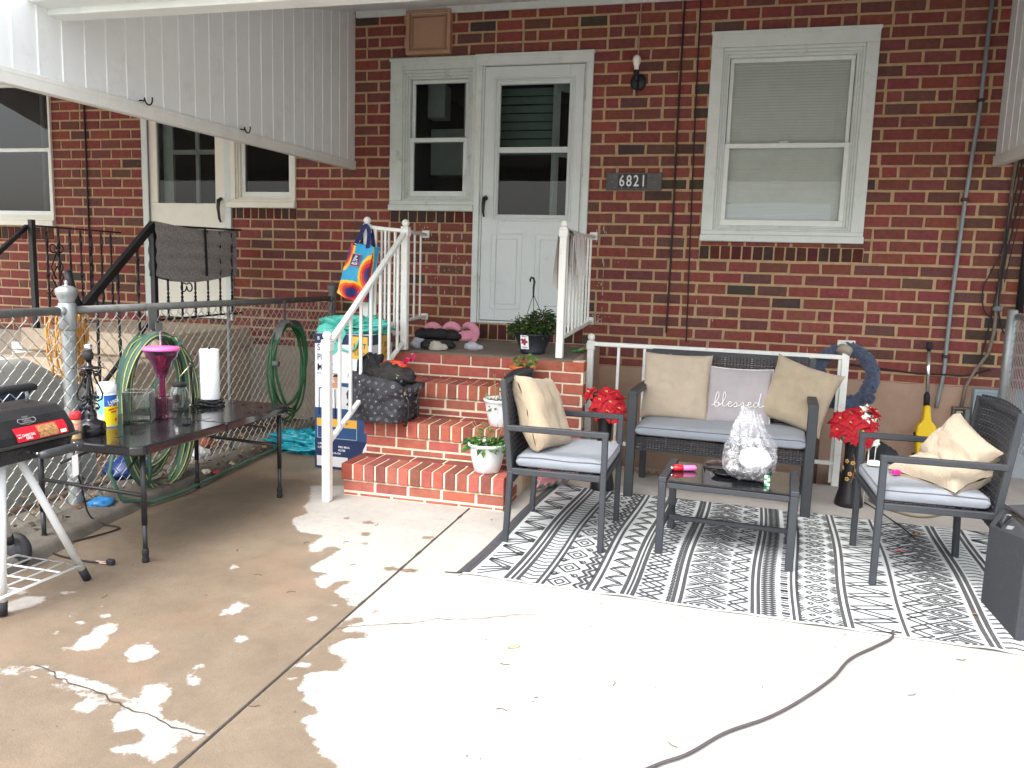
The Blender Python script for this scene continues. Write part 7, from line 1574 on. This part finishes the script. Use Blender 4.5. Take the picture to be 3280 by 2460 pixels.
m = MB(); text_mesh('Calibrachoa', .008, tagf @ Matrix.Translation((0, .038, .0018)), m); text_mesh('SUN  -  WATER', .007, tagf @ Matrix.Translation((0, -.036, .0018)), m) if 0 else None
for k, (y, w) in enumerate(((.038, .016), (-.034, .020), (-.041, .014))): m.box(-w, w, y-.0015, y+.0015, .0012, .0018)
m.v[-24:] = [tuple(tagf @ Vector(q)) for q in m.v[-24:]]; m.build('print_lines', mat('ink_dark', srgb(50, 50, 54), .6, var=0), pt_)
# white pots and the orange one on the treads
M_['pot_white'] = mat('pot_white', srgb(228, 232, 234), .35, var=.04, dirt=.3, dirtcol=srgb(150, 135, 110), ds=16)
def white_pot(c, label, seed, lush):
    p = thing('white_planter', label, 'planter', c, 0, 'white plastic planters on the steps'); m = MB(); m.lathe([(.066, 0), (.072, .004), (.086, .06), (.097, .115), (.101, .145), (.110, .150), (.112, .163), (.106, .165), (.098, .15), (.09, .12)], c, 36); m.build('pot', M_['pot_white'], p)
    m = MB(); m.lathe([(1e-5, .118), (.095, .12)], c, 20); m.build('soil', M_['soil'], p); m = MB(); C0 = Vector(c)+V(0, 0, .12)
    if lush: leafy(m, C0+V(0, 0, .01), 130, .095, .06, .06, .030, seed, .35, ((70, 116, 48), (92, 138, 60), (56, 98, 44))); leafy(m, C0+V(-.01, 0, .06), 70, .03, .11, .028, .006, seed+1, .2, ((118, 150, 78), (96, 130, 66)))
    else: leafy(m, C0, 26, .08, .10, .05, .006, seed, .5, ((150, 140, 80), (120, 130, 70))); leafy(m, C0+V(0, -.08, -.03), 18, .05, .06, .03, .012, seed, .6, ((110, 130, 80),))
    m.build('foliage', M_['foliage'], p); m = MB(); r = random.Random(seed)
    for i in range(7 if lush else 12): a = r.uniform(0, 6.3); b = r.uniform(0, 6.3); q = C0+V(.05*math.cos(a), .05*math.sin(a), 0); m.tube([q, q+V(.01, 0, .07), q+V(.05*math.cos(b), .05*math.sin(b), r.uniform(.08, .2))], .0014, 4)
    m.build('stems', mat('stem_dry', srgb(150, 146, 96), .7), p)
white_pot((-1.245, -1.94, .191), 'white plastic planter with green leaves on the lowest brick step', 11, True); white_pot((-1.255, -1.625, .398), 'white plastic planter with dry stems on the middle brick step', 17, False)
op = thing('terracotta_pot', 'orange pot with wilted plant on the top brick step', 'planter', (-1.215, -1.29, .604)); m = MB(); m.lathe([(.05, 0), (.055, .005), (.075, .10), (.084, .103), (.086, .125), (.080, .127), (.07, .10)], (-1.215, -1.29, .604), 28); m.build('pot', mat('pot_orange', srgb(206, 104, 50), .55, var=.08), op)
m = MB(); leafy(m, (-1.215, -1.29, .71), 80, .06, .09, .05, .010, 4, .4, ((110, 140, 70), (150, 150, 90), (80, 110, 56))); m.build('foliage', M_['foliage'], op)
# socks and slippers
M_['sock_white'] = fabric('sock_white', srgb(206, 206, 216), 800, .06, bump=.8); M_['sock_cream'] = fabric('sock_cream', srgb(214, 206, 190), 800, .06, bump=.8); M_['sock_black'] = mat('sock_black', (.02, .02, .023), .95, var=.3, bump=.6, bs=200)
def sock(c, rad, rz__, mt, label, seed, tail=True):
    m = MB(); m.crumple((0, 0, rad[2]*.7), rad, seed, .38, 1.8, 30, 20, flat=.7)
    if tail: n0 = len(m.v); m.crumple((rad[0]*.95, rad[1]*.2, rad[2]*.55), (rad[0]*.65, rad[1]*.6, rad[2]*.65), seed+3, .35, 2, 20, 14, flat=.7)
    m.tube([(-rad[0]*.2+rad[2]*.55*math.cos(a), -rad[1]*.85+.004*math.sin(a*2), rad[2]*.75+rad[2]*.5*math.sin(a)) for a in np.linspace(0, 2*math.pi, 14)[:-1]], .004, 5, closed=True)
    m.xform(0, Matrix.Translation(c) @ Matrix.Rotation(rz__, 4, 'Z')); single(m, 'sock', mt, c, label, 'sock', 'balled socks on the porch slab')
sock((-2.05, -.985, .772), (.05, .036, .042), .9, M_['sock_white'], 'white balled sock against the stair railing post', 1); sock((-1.965, -1.02, .772), (.055, .040, .036), -.4, M_['sock_black'], 'black balled sock between the white and the cream ones', 2)
sock((-1.885, -1.065, .772), (.048, .036, .036), .2, M_['sock_cream'], 'cream balled sock at the front edge of the porch', 3); sock((-1.865, -.90, .772), (.055, .036, .034), .1, M_['sock_black'], 'black balled sock behind the cream one', 4, False); sock((-1.69, -.88, .772), (.055, .034, .030), -.25, M_['sock_white'], 'white rolled sock lying apart in the middle of the porch', 5)
M_['slip_pink'] = mat('slip_pink', srgb(226, 152, 172), .8, var=.1, sheen=.3, bump=.2, bs=200)
def arcpad(m, c, R0, a0, a1, w, h, tilt, n=18):
    T_ = Matrix.Translation(c) @ Matrix.Rotation(tilt[2], 4, 'Z') @ Matrix.Rotation(tilt[0], 4, 'X'); n0 = len(m.v)
    m.tube([(R0*math.cos(a), 0, R0*math.sin(a)) for a in np.linspace(a0, a1, n)], [w*(.55+.45*math.sin(math.pi*(i+1)/(n+1))) for i in range(n)], 12); m.xform(n0, T_)
sl1 = thing('slipper', 'pink and black slipper standing on its side, left of the other', 'slipper', (-2.16, -.20, .775), 0, 'pink slippers by the door')
m = MB(); arcpad(m, (-2.24, -.20, .80), .075, .3, 2.3, .034, .03, (.1, 0, .1)); m.build('strap', M_['slip_pink'], sl1); m = MB(); arcpad(m, (-2.08, -.18, .80), .085, .6, 2.5, .032, .03, (.1, 0, -.1)); m.build('strap', M_['slip_pink'], sl1)
m = MB(); m.crumple((-2.20, -.24, .815), (.14, .06, .045), 3, .3, 2); m.crumple((-2.30, -.26, .81), (.06, .05, .045), 5, .25, 2); m.build('sole', M_['matte_black'], sl1)
sl2 = thing('slipper', 'plain pink slipper lying on its edge nearest the door', 'slipper', (-1.95, -.21, .775), 0, 'pink slippers by the door')
m = MB(); m.grid(lambda u, v: V(-2.03+u*.17+.02*math.sin(v*3), -.24+.02*math.sin(u*3)-.05*v*(1-u), .775+(.03+.06*u)*v*1.3+.01*math.sin(u*6)), 16, 10); arcpad(m, (-1.93, -.20, .835), .062, -1.2, 2.3, .030, .03, (.2, 0, -.2)); m.crumple((-1.98, -.22, .80), (.085, .05, .04), 8, .12, 1.2); m.build('upper', M_['slip_pink'], sl2); m = MB(); m.crumple((-2.04, -.25, .805), (.07, .05, .042), 9, .3, 2); m.build('strap', M_['matte_black'], sl2)
tg = thing('toy_shovel', 'green and tan plastic toy lying behind the porch rail post', 'toy', (-.98, -.55, .775)); m = MB()
for k in range(3): m.tube([(-1.0+.022*k+.013*math.cos(a), -.72+.10*k*.3+.013*math.sin(a), .785) for a in np.linspace(0, 6.28, 12)[:-1]], .006, 6, closed=True)
m.crumple((-.955, -.40, .79), (.03, .05, .022), 3, .3); m.build('head', mat('toy_green', srgb(22, 150, 62), .35, var=.1), tg); m = MB(); m.tube([(-.97, -.66, .785), (-.955, -.44, .79)], .012, 8); m.build('handle', mat('toy_tan', srgb(190, 160, 126), .6), tg)
# pool carton with its printed faces
bxx = thing('pool_carton', 'tall blue and white swimming pool carton left of the brick steps', 'carton', (-2.32, -1.36, 0))
X0_, X1_, Y0_, Y1_, ZT_ = -2.542, -2.163, -1.54, -1.17, .888
M_['card_white'] = mat('card_white', srgb(226, 230, 236), .5, var=.03, dirt=.15); M_['card_navy'] = mat('card_navy', srgb(32, 46, 82), .45, var=.08); M_['card_blue'] = mat('card_blue', srgb(44, 76, 118), .45, var=.12); M_['card_gold'] = mat('card_gold', srgb(226, 180, 72), .45, var=.06); M_['card_grey'] = mat('card_grey', srgb(206, 208, 210), .5, var=.04); M_['ink_navy'] = mat('ink_navy', srgb(34, 40, 62), .5, var=0); M_['ink_light'] = mat('ink_light', srgb(222, 226, 230), .5, var=0); M_['card_amber'] = mat('card_amber', srgb(226, 168, 60), .5, var=.04)
m = MB(); m.cbox(X0_, X1_, Y0_, Y1_, .002, ZT_, .003); m.build('box', M_['card_white'], bxx)
m = MB(); P = [(X0_+.005+i*.025, ZT_-.01+.006*random.uniform(-1, 1)) for i in range(15)]
m.quad((X0_+.01, Y0_+.01, ZT_+.001), (X1_-.01, Y0_+.01, ZT_+.001), (X1_+.03, Y0_-.02, ZT_+.05), (X0_+.03, Y0_-.01, ZT_+.045)) if 0 else m.quad((X0_, Y1_, ZT_), (X1_, Y1_, ZT_), (X1_-.01, Y1_+.03, ZT_+.06), (X0_+.01, Y1_+.03, ZT_+.06)); m.build('flap', M_['card_grey'], bxx)
def front(m, x0, x1, z0, z1, e): m.quad((X0_+x0, Y0_-e, z0), (X0_+x1, Y0_-e, z0), (X0_+x1, Y0_-e, z1), (X0_+x0, Y0_-e, z1))
def right(m, y0, y1, z0, z1, e): m.quad((X1_+e, Y0_+y0, z0), (X1_+e, Y0_+y1, z0), (X1_+e, Y0_+y1, z1), (X1_+e, Y0_+y0, z1))
for za, zb_ in ((.822, .887), (.003, .20)): m = MB(); front(m, .001, .378, za, zb_, .0012); right(m, .001, .369, za, zb_, .0012); m.build('navy_print', M_['card_navy'], bxx)
m = MB(); front(m, .001, .378, .20, .405, .0012); right(m, .001, .369, .20, .40, .0012); front(m, .14, .378, .54, .575, .0014); m.build('blue_print', M_['card_blue'], bxx)
m = MB(); front(m, .258, .372, .735, .878, .0024); right(m, .20, .34, .72, .878, .0024); m.build('gold_print', M_['card_gold'], bxx)
m = MB(); m.prism([(X0_+.145, .555), (X0_+.376, .535), (X0_+.376, .395), (X0_+.27, .395), (X0_+.145, .425)], Y0_-.003, Y0_-.0016, 'y'); m.build('pool_print', M_['card_grey'], bxx)
m = MB(); front(m, .015, .30, .285, .335, .0022); right(m, .05, .33, .285, .335, .0022); m.build('amber_print', M_['card_amber'], bxx)
m = MB(); front(m, .015, .235, .018, .085, .0022); m.build('info_panel', M_['card_grey'], bxx)
m = MB()
for (t_, z) in (('STEEL', .795), ('PRO', .733)): text_mesh(t_, .060, frame((X0_+.018, Y0_-.0028, z), (1, 0, 0), (0, 0, 1)), m, align='LEFT', sx=.78)
text_mesh('MAX', .062, frame((X0_+.018, Y0_-.0028, .668), (1, 0, 0), (0, 0, 1)), m, align='LEFT', sx=.85, bold=.0012); text_mesh('10 FT', .046, frame((X0_+.315, Y0_-.0036, .815), (1, 0, 0), (0, 0, 1)), m, sx=.85, bold=.001); text_mesh('3.05 M', .030, frame((X0_+.315, Y0_-.0036, .768), (1, 0, 0), (0, 0, 1)), m, sx=.85)
text_mesh('Bestway', .040, frame((X0_+.30, Y0_-.0045, .492), (1, 0, 0), (0, 0, 1)), m, sx=.9); text_mesh('STEEL PRO MAX', .018, frame((X0_+.30, Y0_-.0045, .462), (1, 0, 0), (0, 0, 1)), m, sx=.95); text_mesh('POOL', .019, frame((X0_+.08, Y0_-.0036, .32), (1, 0, 0), (0, 0, 1)), m, bold=.0006); text_mesh('INCLUDES', .016, frame((X0_+.20, Y0_-.0036, .31), (1, 0, 0), (0, 0, 1)), m, bold=.0006)
text_mesh('10 FT', .046, frame((X1_+.0036, Y0_+.27, .815), (0, 1, 0), (0, 0, 1)), m, sx=.85, bold=.001); text_mesh('3.05 M', .028, frame((X1_+.0036, Y0_+.27, .768), (0, 1, 0), (0, 0, 1)), m, sx=.85)
m.cbox(X0_+.015, X0_+.165, Y0_-.0026, Y0_-.0016, .628, .632); m.tube([(X0_+.03, Y0_-.003, .53), (X0_+.06, Y0_-.003, .54)], .003, 5); m.tube([(X0_+.032, Y0_-.003, .535), (X0_+.032, Y0_-.003, .36)], .0024, 5); m.tube([(X0_+.145, Y0_-.004, .53), (X0_+.148, Y0_-.004, .34)], .003, 5); m.build('dark_lettering', M_['ink_navy'], bxx)
m = MB()
for (t_, s_, x, z) in (('1 POOL', .020, .02, .165), ('1 PUMP', .020, .02, .140), ('PRO MAX,', .018, .17, .152), ('FILTER', .017, .17, .130), ('305 x 76 CM', .016, .10, .108), ('B', .03, .02, .855), ('STEEL', .014, .13, .258), ('FRAME', .014, .13, .236)): text_mesh(t_, s_, frame((X0_+x, Y0_-.0032, z), (1, 0, 0), (0, 0, 1)), m, align='LEFT', bold=.0005)
for (a, b, c_, d) in ((.02, .30, .205, .207), (.02, .30, .282, .284), (.02, .022, .205, .282), (.298, .30, .205, .282)): front(m, a, b, c_, d, .003)
m.build('light_lettering', M_['ink_light'], bxx)
sk_ = [srgb(196, 140, 104), srgb(122, 78, 56), srgb(150, 100, 72)]; m = MB()
for (x, z, k, s) in ((.152, .60, 0, 1.0), (.268, .578, 1, .9), (.345, .592, 2, 1.0), (.31, .575, 2, .7)):
    m.cc = (*sk_[k], 1); m.poly([(X0_+x+.020*s*math.cos(a), Y0_-.0034, z+.024*s*math.sin(a)) for a in np.linspace(0, 6.283, 14)[:-1]]); m.poly([(X0_+x-.028*s, Y0_-.0032, z-.062*s), (X0_+x+.028*s, Y0_-.0032, z-.062*s), (X0_+x+.022*s, Y0_-.0032, z-.026*s), (X0_+x-.022*s, Y0_-.0032, z-.026*s)])
    m.cc = (.02, .014, .012, 1); m.poly([(X0_+x+.021*s*math.cos(a), Y0_-.0038, z+.010*s+.017*s*math.sin(a)) for a in np.linspace(0, 3.14, 9)])
m.build('bathers_picture', mat('picture_print', (1, 1, 1), .5, var=.1, attr=True), bxx)
m = MB(); n0 = len(m.v); m.crumple((-2.355, -1.33, .93), (.23, .16, .065), 23, .8, 2.8, 80, 44); m.crumple((-2.475, -1.47, .905), (.07, .07, .045), 25, .5, 2.3, 24, 16)
m.grid(lambda u, v: V(-2.46+u*.13+.01*math.sin(v*5), -1.546-.006*math.sin(u*9), .92-v*(.12+.05*math.sin(u*4))), 14, 8); m.tube([(-2.40, -1.55, .86), (-2.36, -1.556, .80), (-2.30, -1.558, .782), (-2.25, -1.556, .80), (-2.225, -1.55, .86)], .007, 6)
single(m, 'turquoise_bag', mat('turquoise_film', srgb(92, 196, 180), .5, var=.12, vs=7), (-2.32, -1.35, .89), 'crumpled turquoise plastic bag on top of the pool carton', 'bag')
m = MB(); m.prism([(-2.20, .0), (-2.10, .0), (-2.095, .25), (-2.13, .24), (-2.17, .16)], -1.60, -1.55, 'y'); single(m, 'white_packet', mat('packet_white', srgb(222, 228, 236), .5, var=.1), (-2.15, -1.57, 0), 'white plastic packet wedged between the pool carton and the steps', 'packet')
# monogrammed holdall
hb2 = thing('holdall', 'large dark grey monogrammed holdall stuffed with clothes on the brick steps', 'bag', (-1.95, -1.72, .40))
def bagP(u, v):
    """wrapped wall of the bag: u 0..1 around, v 0 bottom .. 1 rim"""
    a = 2*math.pi*u; ca, sa = math.cos(a), math.sin(a); k = 4.0; rr = (abs(ca)**k+abs(sa)**k)**(-1/k)
    w = .200-.010*math.sin(v*3.1)+.006*v; d = .120-.01*v; z = .405+.265*v-.030*v*max(0, ca)+.030*v*mnoise.noise((ca*2, sa*2, 3))+.02*(1-v)*max(0, ca)+.03*(1-v)*(abs(ca) > .7)*0; slump = .020*math.sin(v*2.6)
    x, y = rr*ca*w*(1-.05*(1-v)), rr*sa*d; n = mnoise.noise((x*11, v*3.5, y*11+4))*.030+.020*(.5-abs(mnoise.noise((x*14+v*5, v*7-x*7, 2))))
    f = 1+n/.13
    return V(-1.955+x*f+.02*(v-.5)-.005, -1.715+y*f-slump*(sa < 0), z-.010*(sa < 0)*(1-v)+.25*0*x)
Rb = Matrix.Translation((-1.985, -1.72, .40)) @ Matrix.Rotation(-.22, 4, 'Z') @ Matrix.Rotation(.07, 4, 'Y') @ Matrix.Translation((1.955, 1.72, -.40))
bagQ = lambda u, v: Rb @ bagP(u, v)
m = MB(); m.grid(bagQ, 96, 22, closed_u=True); m.poly([bagQ(i/96, 0) for i in range(96)])
m.build('body', mat('canvas_dark', srgb(48, 49, 54), .7, var=.2, vs=30, bump=.3, bs=200), hb2)
m = MB()
def motif(u, v, kind, s):
    c = bagQ(u % 1, v); du = (bagQ((u+.004) % 1, v)-bagQ((u-.004) % 1, v)); dv = bagQ(u % 1, min(1, v+.02))-bagQ(u % 1, max(0, v-.02))
    if du.length < 1e-6 or dv.length < 1e-6: return
    M2 = frame(c, -du if du.x < 0 and abs(du.x) > abs(du.y) and 0 else du, dv); nz = Vector((M2[0][2], M2[1][2], M2[2][2])); ctr = Vector((-1.955, -1.72, c.z))
    if nz.dot(c-ctr) < 0: M2 = frame(c, -du, dv); nz = Vector((M2[0][2], M2[1][2], M2[2][2]))
    M2 = Matrix.Translation(nz*.0035) @ M2; n0 = len(m.v)
    if kind == 0:   # interlocked letters
        w = .16*s
        for (a, b) in (((-.5, .2), (-.65, -.6)), ((-.65, -.6), (.0, -.6)), ((-.25, .6), (.15, -.35)), ((.15, -.35), (.6, .6))):
            d = Vector((b[0]-a[0], b[1]-a[1])).normalized(); nn = Vector((-d.y, d.x))*w/2/s; m.quad(*[(p[0]*s, p[1]*s, 0) for p in ((a[0]-nn.x, a[1]-nn.y), (b[0]-nn.x, b[1]-nn.y), (b[0]+nn.x, b[1]+nn.y), (a[0]+nn.x, a[1]+nn.y))])
    elif kind == 1: m.poly([((.7 if k % 2 == 0 else .2)*s*math.cos(k*math.pi/4), (.7 if k % 2 == 0 else .2)*s*math.sin(k*math.pi/4), 0) for k in range(8)])   # four-point star
    else:
        n = 12 if kind == 2 else 4
        for k in range(n):
            a, b = 2*math.pi*k/n, 2*math.pi*(k+1)/n; m.quad(*[(r_*s*math.cos(q), r_*s*math.sin(q), 0) for r_, q in ((.50, a), (.50, b), (.68, b), (.68, a))])
        for k in range(4): a = k*math.pi/2+(.78 if kind == 3 else 0); m.quad((0, 0, 0), (.16*s*math.cos(a+.6), .16*s*math.sin(a+.6), 0), (.34*s*math.cos(a), .34*s*math.sin(a), 0), (.16*s*math.cos(a-.6), .16*s*math.sin(a-.6), 0))
    m.xform(n0, M2)
for j in range(7):
    v = .09+j*.133; nU = 26
    for i in range(nU):
        u = (i+(.5 if j % 2 else 0))/nU; motif(u, v, [0, 1, 2, 1, 3, 1][(i*2+j*3) % 6], .0165)
m.build('monogram', mat('monogram_grey', srgb(128, 130, 134), .7, var=.25, vs=60), hb2)
m = MB(); m.grid(lambda u, v: bagQ(u, .985+.02*v)+V(0, 0, .004*v), 96, 2, closed_u=True); m.build('rim', M_['matte_black'], hb2)
hp = lambda dx, dy, dz: Rb @ V(-1.955+dx, -1.715+dy, .40+dz)
m = MB(); m.tube([hp(.187, -.06, .19), hp(.215, -.06, .16), hp(.222, -.055, .08), hp(.205, -.05, .0), hp(.19, -.045, -.005)], .009, 8); m.tube([hp(.187, .05, .19), hp(.212, .05, .15), hp(.215, .05, .06), hp(.19, .05, .03)], .009, 8); m.build('handle', M_['gloss_black'], hb2); m = MB(); m.tube([hp(-.17, -.05, .25), hp(-.165, -.06, .34), hp(-.11, -.05, .39), hp(-.08, -.04, .30)], .011, 8); m.build('handle', M_['gloss_black'], hb2)
for (a, b, c_) in ((.186, -.06, .195), (.186, .05, .195), (.192, -.045, .12)): m = MB(); q = hp(a, b, c_); m.cbox(q.x-.008, q.x+.008, q.y-.010, q.y+.010, q.z-.014, q.z+.014, .003); m.build('buckle', M_['gold'], hb2)
for nm, c_, rad, sd, mt, lab in (('black_jacket', hp(-.10, .0, .30), (.075, .06, .095), 7, M_['sock_black'], 'black folded garment poking out of the holdall'), ('dark_clothes', hp(.03, .0, .275), (.15, .095, .075), 9, mat('cloth_olive', srgb(44, 43, 41), .9, var=.5, vs=20), 'dark olive clothes heaped in the mouth of the holdall'), ('orange_scarf', hp(.03, .03, .335), (.085, .055, .026), 15, mat('scarf_orange', srgb(206, 78, 40), .7, var=.4, vs=24), 'orange red scarf on top of the clothes in the holdall')):
    m = MB(); m.crumple(c_, rad, sd, .5, 2.2, 34, 22); single(m, nm, mt, c_, lab, 'clothes')
m = MB(); m.grid(lambda u, v: hp(.06+.11*u, .02+.03*v, .335+.075*u+.02*math.sin(v*3)-.02*v+.008*math.sin(u*14)), 16, 6); single(m, 'pink_foil_bag', mat('foil_pink', srgb(220, 50, 110), .25, .2, var=.5, vs=60), hp(.12, .02, .36), 'shiny pink and red crinkled wrapper sticking up from the holdall', 'wrapper')
m = MB(); m.crumple(hp(.11, -.02, .275), (.05, .045, .04), 31, .45, 2.2, 30, 20); single(m, 'clear_pouch', M_['clear_bag'], hp(.11, -.02, .275), 'clear plastic pouch at the right end of the holdall opening', 'pouch')
m = MB(); q = hp(.03, -.10, .235); m.tube([q+V(0, 0, .05), q, q+V(.004, -.012, -.03)], .004, 6); single(m, 'zip_pull', M_['chrome'], q, 'silver zip pull hanging at the front rim of the holdall', 'zip')
# printed shopping bag on the railing post
sb = thing('shopping_bag', 'turquoise shopping bag with rainbow swirls hanging on the stair railing post', 'bag', (-2.40, -1.20, 1.3))
A_, B_, C_, D_ = V(-2.452, -1.205, 1.478), V(-2.285, -1.215, 1.452), V(-2.352, -1.235, 1.080), V(-2.555, -1.215, 1.138)
def face(u, v):
    p = A_.lerp(B_, u).lerp(D_.lerp(C_, u), v); b = math.sin(math.pi*u)*math.sin(math.pi*min(1, v*1.05))
    return p+V(0, -.030*b-.008*mnoise.noise((u*4, v*5, 1))-.006*math.sin(u*9+v*5)*v, .004*mnoise.noise((u*5, 3, v*4))-.012*math.sin(math.pi*u)*v)
SW = [(.10, .93, 1.0, (.30, .86), (.34, .17))]
def swirl(u, v):
    """rainbow rings round a few centres, turquoise between them"""
    def ring(cu, cv, su, sv, w=0.12): return math.hypot((u-cu)/su, (v-cv)/sv)+w*mnoise.noise((u*3, v*3, cu*9))
    d = min(ring(.50, .86, .62, .21), ring(1.02, .50, .36, .34), ring(-.02, .20, .30, .40, .2))
    for lim, c_ in ((.28, (34, 40, 110)), (.42, (90, 30, 90)), (.62, (206, 32, 40)), (.80, (240, 98, 28)), (1.0, (252, 200, 40))):
        if d < lim: return srgb(*c_)
    return srgb(34, 160, 206)
m = MB(); nu, nv = 70, 110; I = []
for j in range(nv+1):
    row = []
    for i in range(nu+1): m.cc = (*swirl(i/nu, j/nv), 1); row.append(m.vert(face(i/nu, j/nv)))
    I.append(row)
m.smooth = True
for j in range(nv):
    for i in range(nu): m.face((I[j][i], I[j][i+1], I[j+1][i+1], I[j+1][i]))
def gus(u, v): return face(1, v).lerp(V(-2.27, -1.165, 1.455).lerp(V(-2.33, -1.16, 1.10), v), u)
I = []
for j in range(41):
    row = []
    for i in range(9): m.cc = (*swirl(.95-.5*i/8, min(1, .15+j/40*.8)), 1); row.append(m.vert(gus(i/8, j/40)))
    I.append(row)
for j in range(40):
    for i in range(8): m.face((I[j][i], I[j][i+1], I[j+1][i+1], I[j+1][i]))
m.cc = (*srgb(34, 140, 186), 1); m.grid(lambda u, v: face(u, v)+V(.02, .055, 0), 20, 20)
m.build('sack', mat('printed_film', (1, 1, 1), .45, var=.06, attr=True), sb)
def onface(u, v, e): 
    c = face(u, v); du = face(u+.02, v)-face(u-.02, v); dv = face(u, v-.02)-face(u, v+.02); M2 = frame(c, du, dv); nz = Vector((M2[0][2], M2[1][2], M2[2][2])); return Matrix.Translation(nz*e) @ M2
for nm, w, h, e, c_ in (('emblem_border', .033, .042, .006, (232, 74, 44)), ('emblem', .029, .038, .0075, (24, 40, 96))): m = MB(); m.box(-w, w, -h, h, 0, .0008); m.xform(0, onface(.46, .29, e)); m.build(nm, mat(nm, srgb(*c_), .4, var=.05), sb)
m = MB(); F_ = onface(.46, .29, .0092); text_mesh('ALDI', .021, F_ @ Matrix.Translation((0, -.024, 0)), m, bold=.0008)
for k, (p, q) in enumerate((((-.016, -.008), (-.004, .03)), ((-.008, -.010), (.006, .028)), ((-.004, .03), (.012, .026)), ((.004, .006), (.016, .004)), ((.006, -.004), (.018, -.006)))):
    d = (Vector(q)-Vector(p)).normalized(); nn = Vector((-d.y, d.x))*.0022; m.quad(*[F_ @ Vector((a[0], a[1], 0)) for a in ((p[0]-nn.x, p[1]-nn.y), (q[0]-nn.x, q[1]-nn.y), (q[0]+nn.x, q[1]+nn.y), (p[0]+nn.x, p[1]+nn.y))])
m.build('emblem_lettering', mat('emblem_white', srgb(238, 240, 242), .5, var=0), sb)
m = MB()
def strap(P, w=.030): 
    Q_ = cr_([tuple(p) for p in P], 6); I = []
    for k, p in enumerate(Q_):
        p = Vector(p); t = (Vector(Q_[min(k+1, len(Q_)-1)])-Vector(Q_[max(k-1, 0)])).normalized(); s = t.cross(V(0, 1, 0)).normalized()*w/2; I.append((m.vert(p-s), m.vert(p+s)))
    for a, b in zip(I, I[1:]): m.face((a[0], b[0], b[1], a[1]))
strap([face(.18, .04)+V(0, -.004, 0), V(-2.405, -1.175, 1.52), V(-2.378, -1.155, 1.590), V(-2.350, -1.160, 1.575), V(-2.335, -1.180, 1.52), face(.78, .04)+V(0, -.004, 0)]); m.build('handle', mat('strap_navy', srgb(28, 38, 92), .7, var=.08), sb)
m = MB(); strap([face(.2, .0)+V(.01, .05, -.01), V(-2.40, -1.10, 1.53), V(-2.376, -1.10, 1.605), V(-2.345, -1.11, 1.54), face(.8, .0)+V(.01, .05, -.01)]); m.build('handle', bpy.data.materials['strap_navy'], sb)
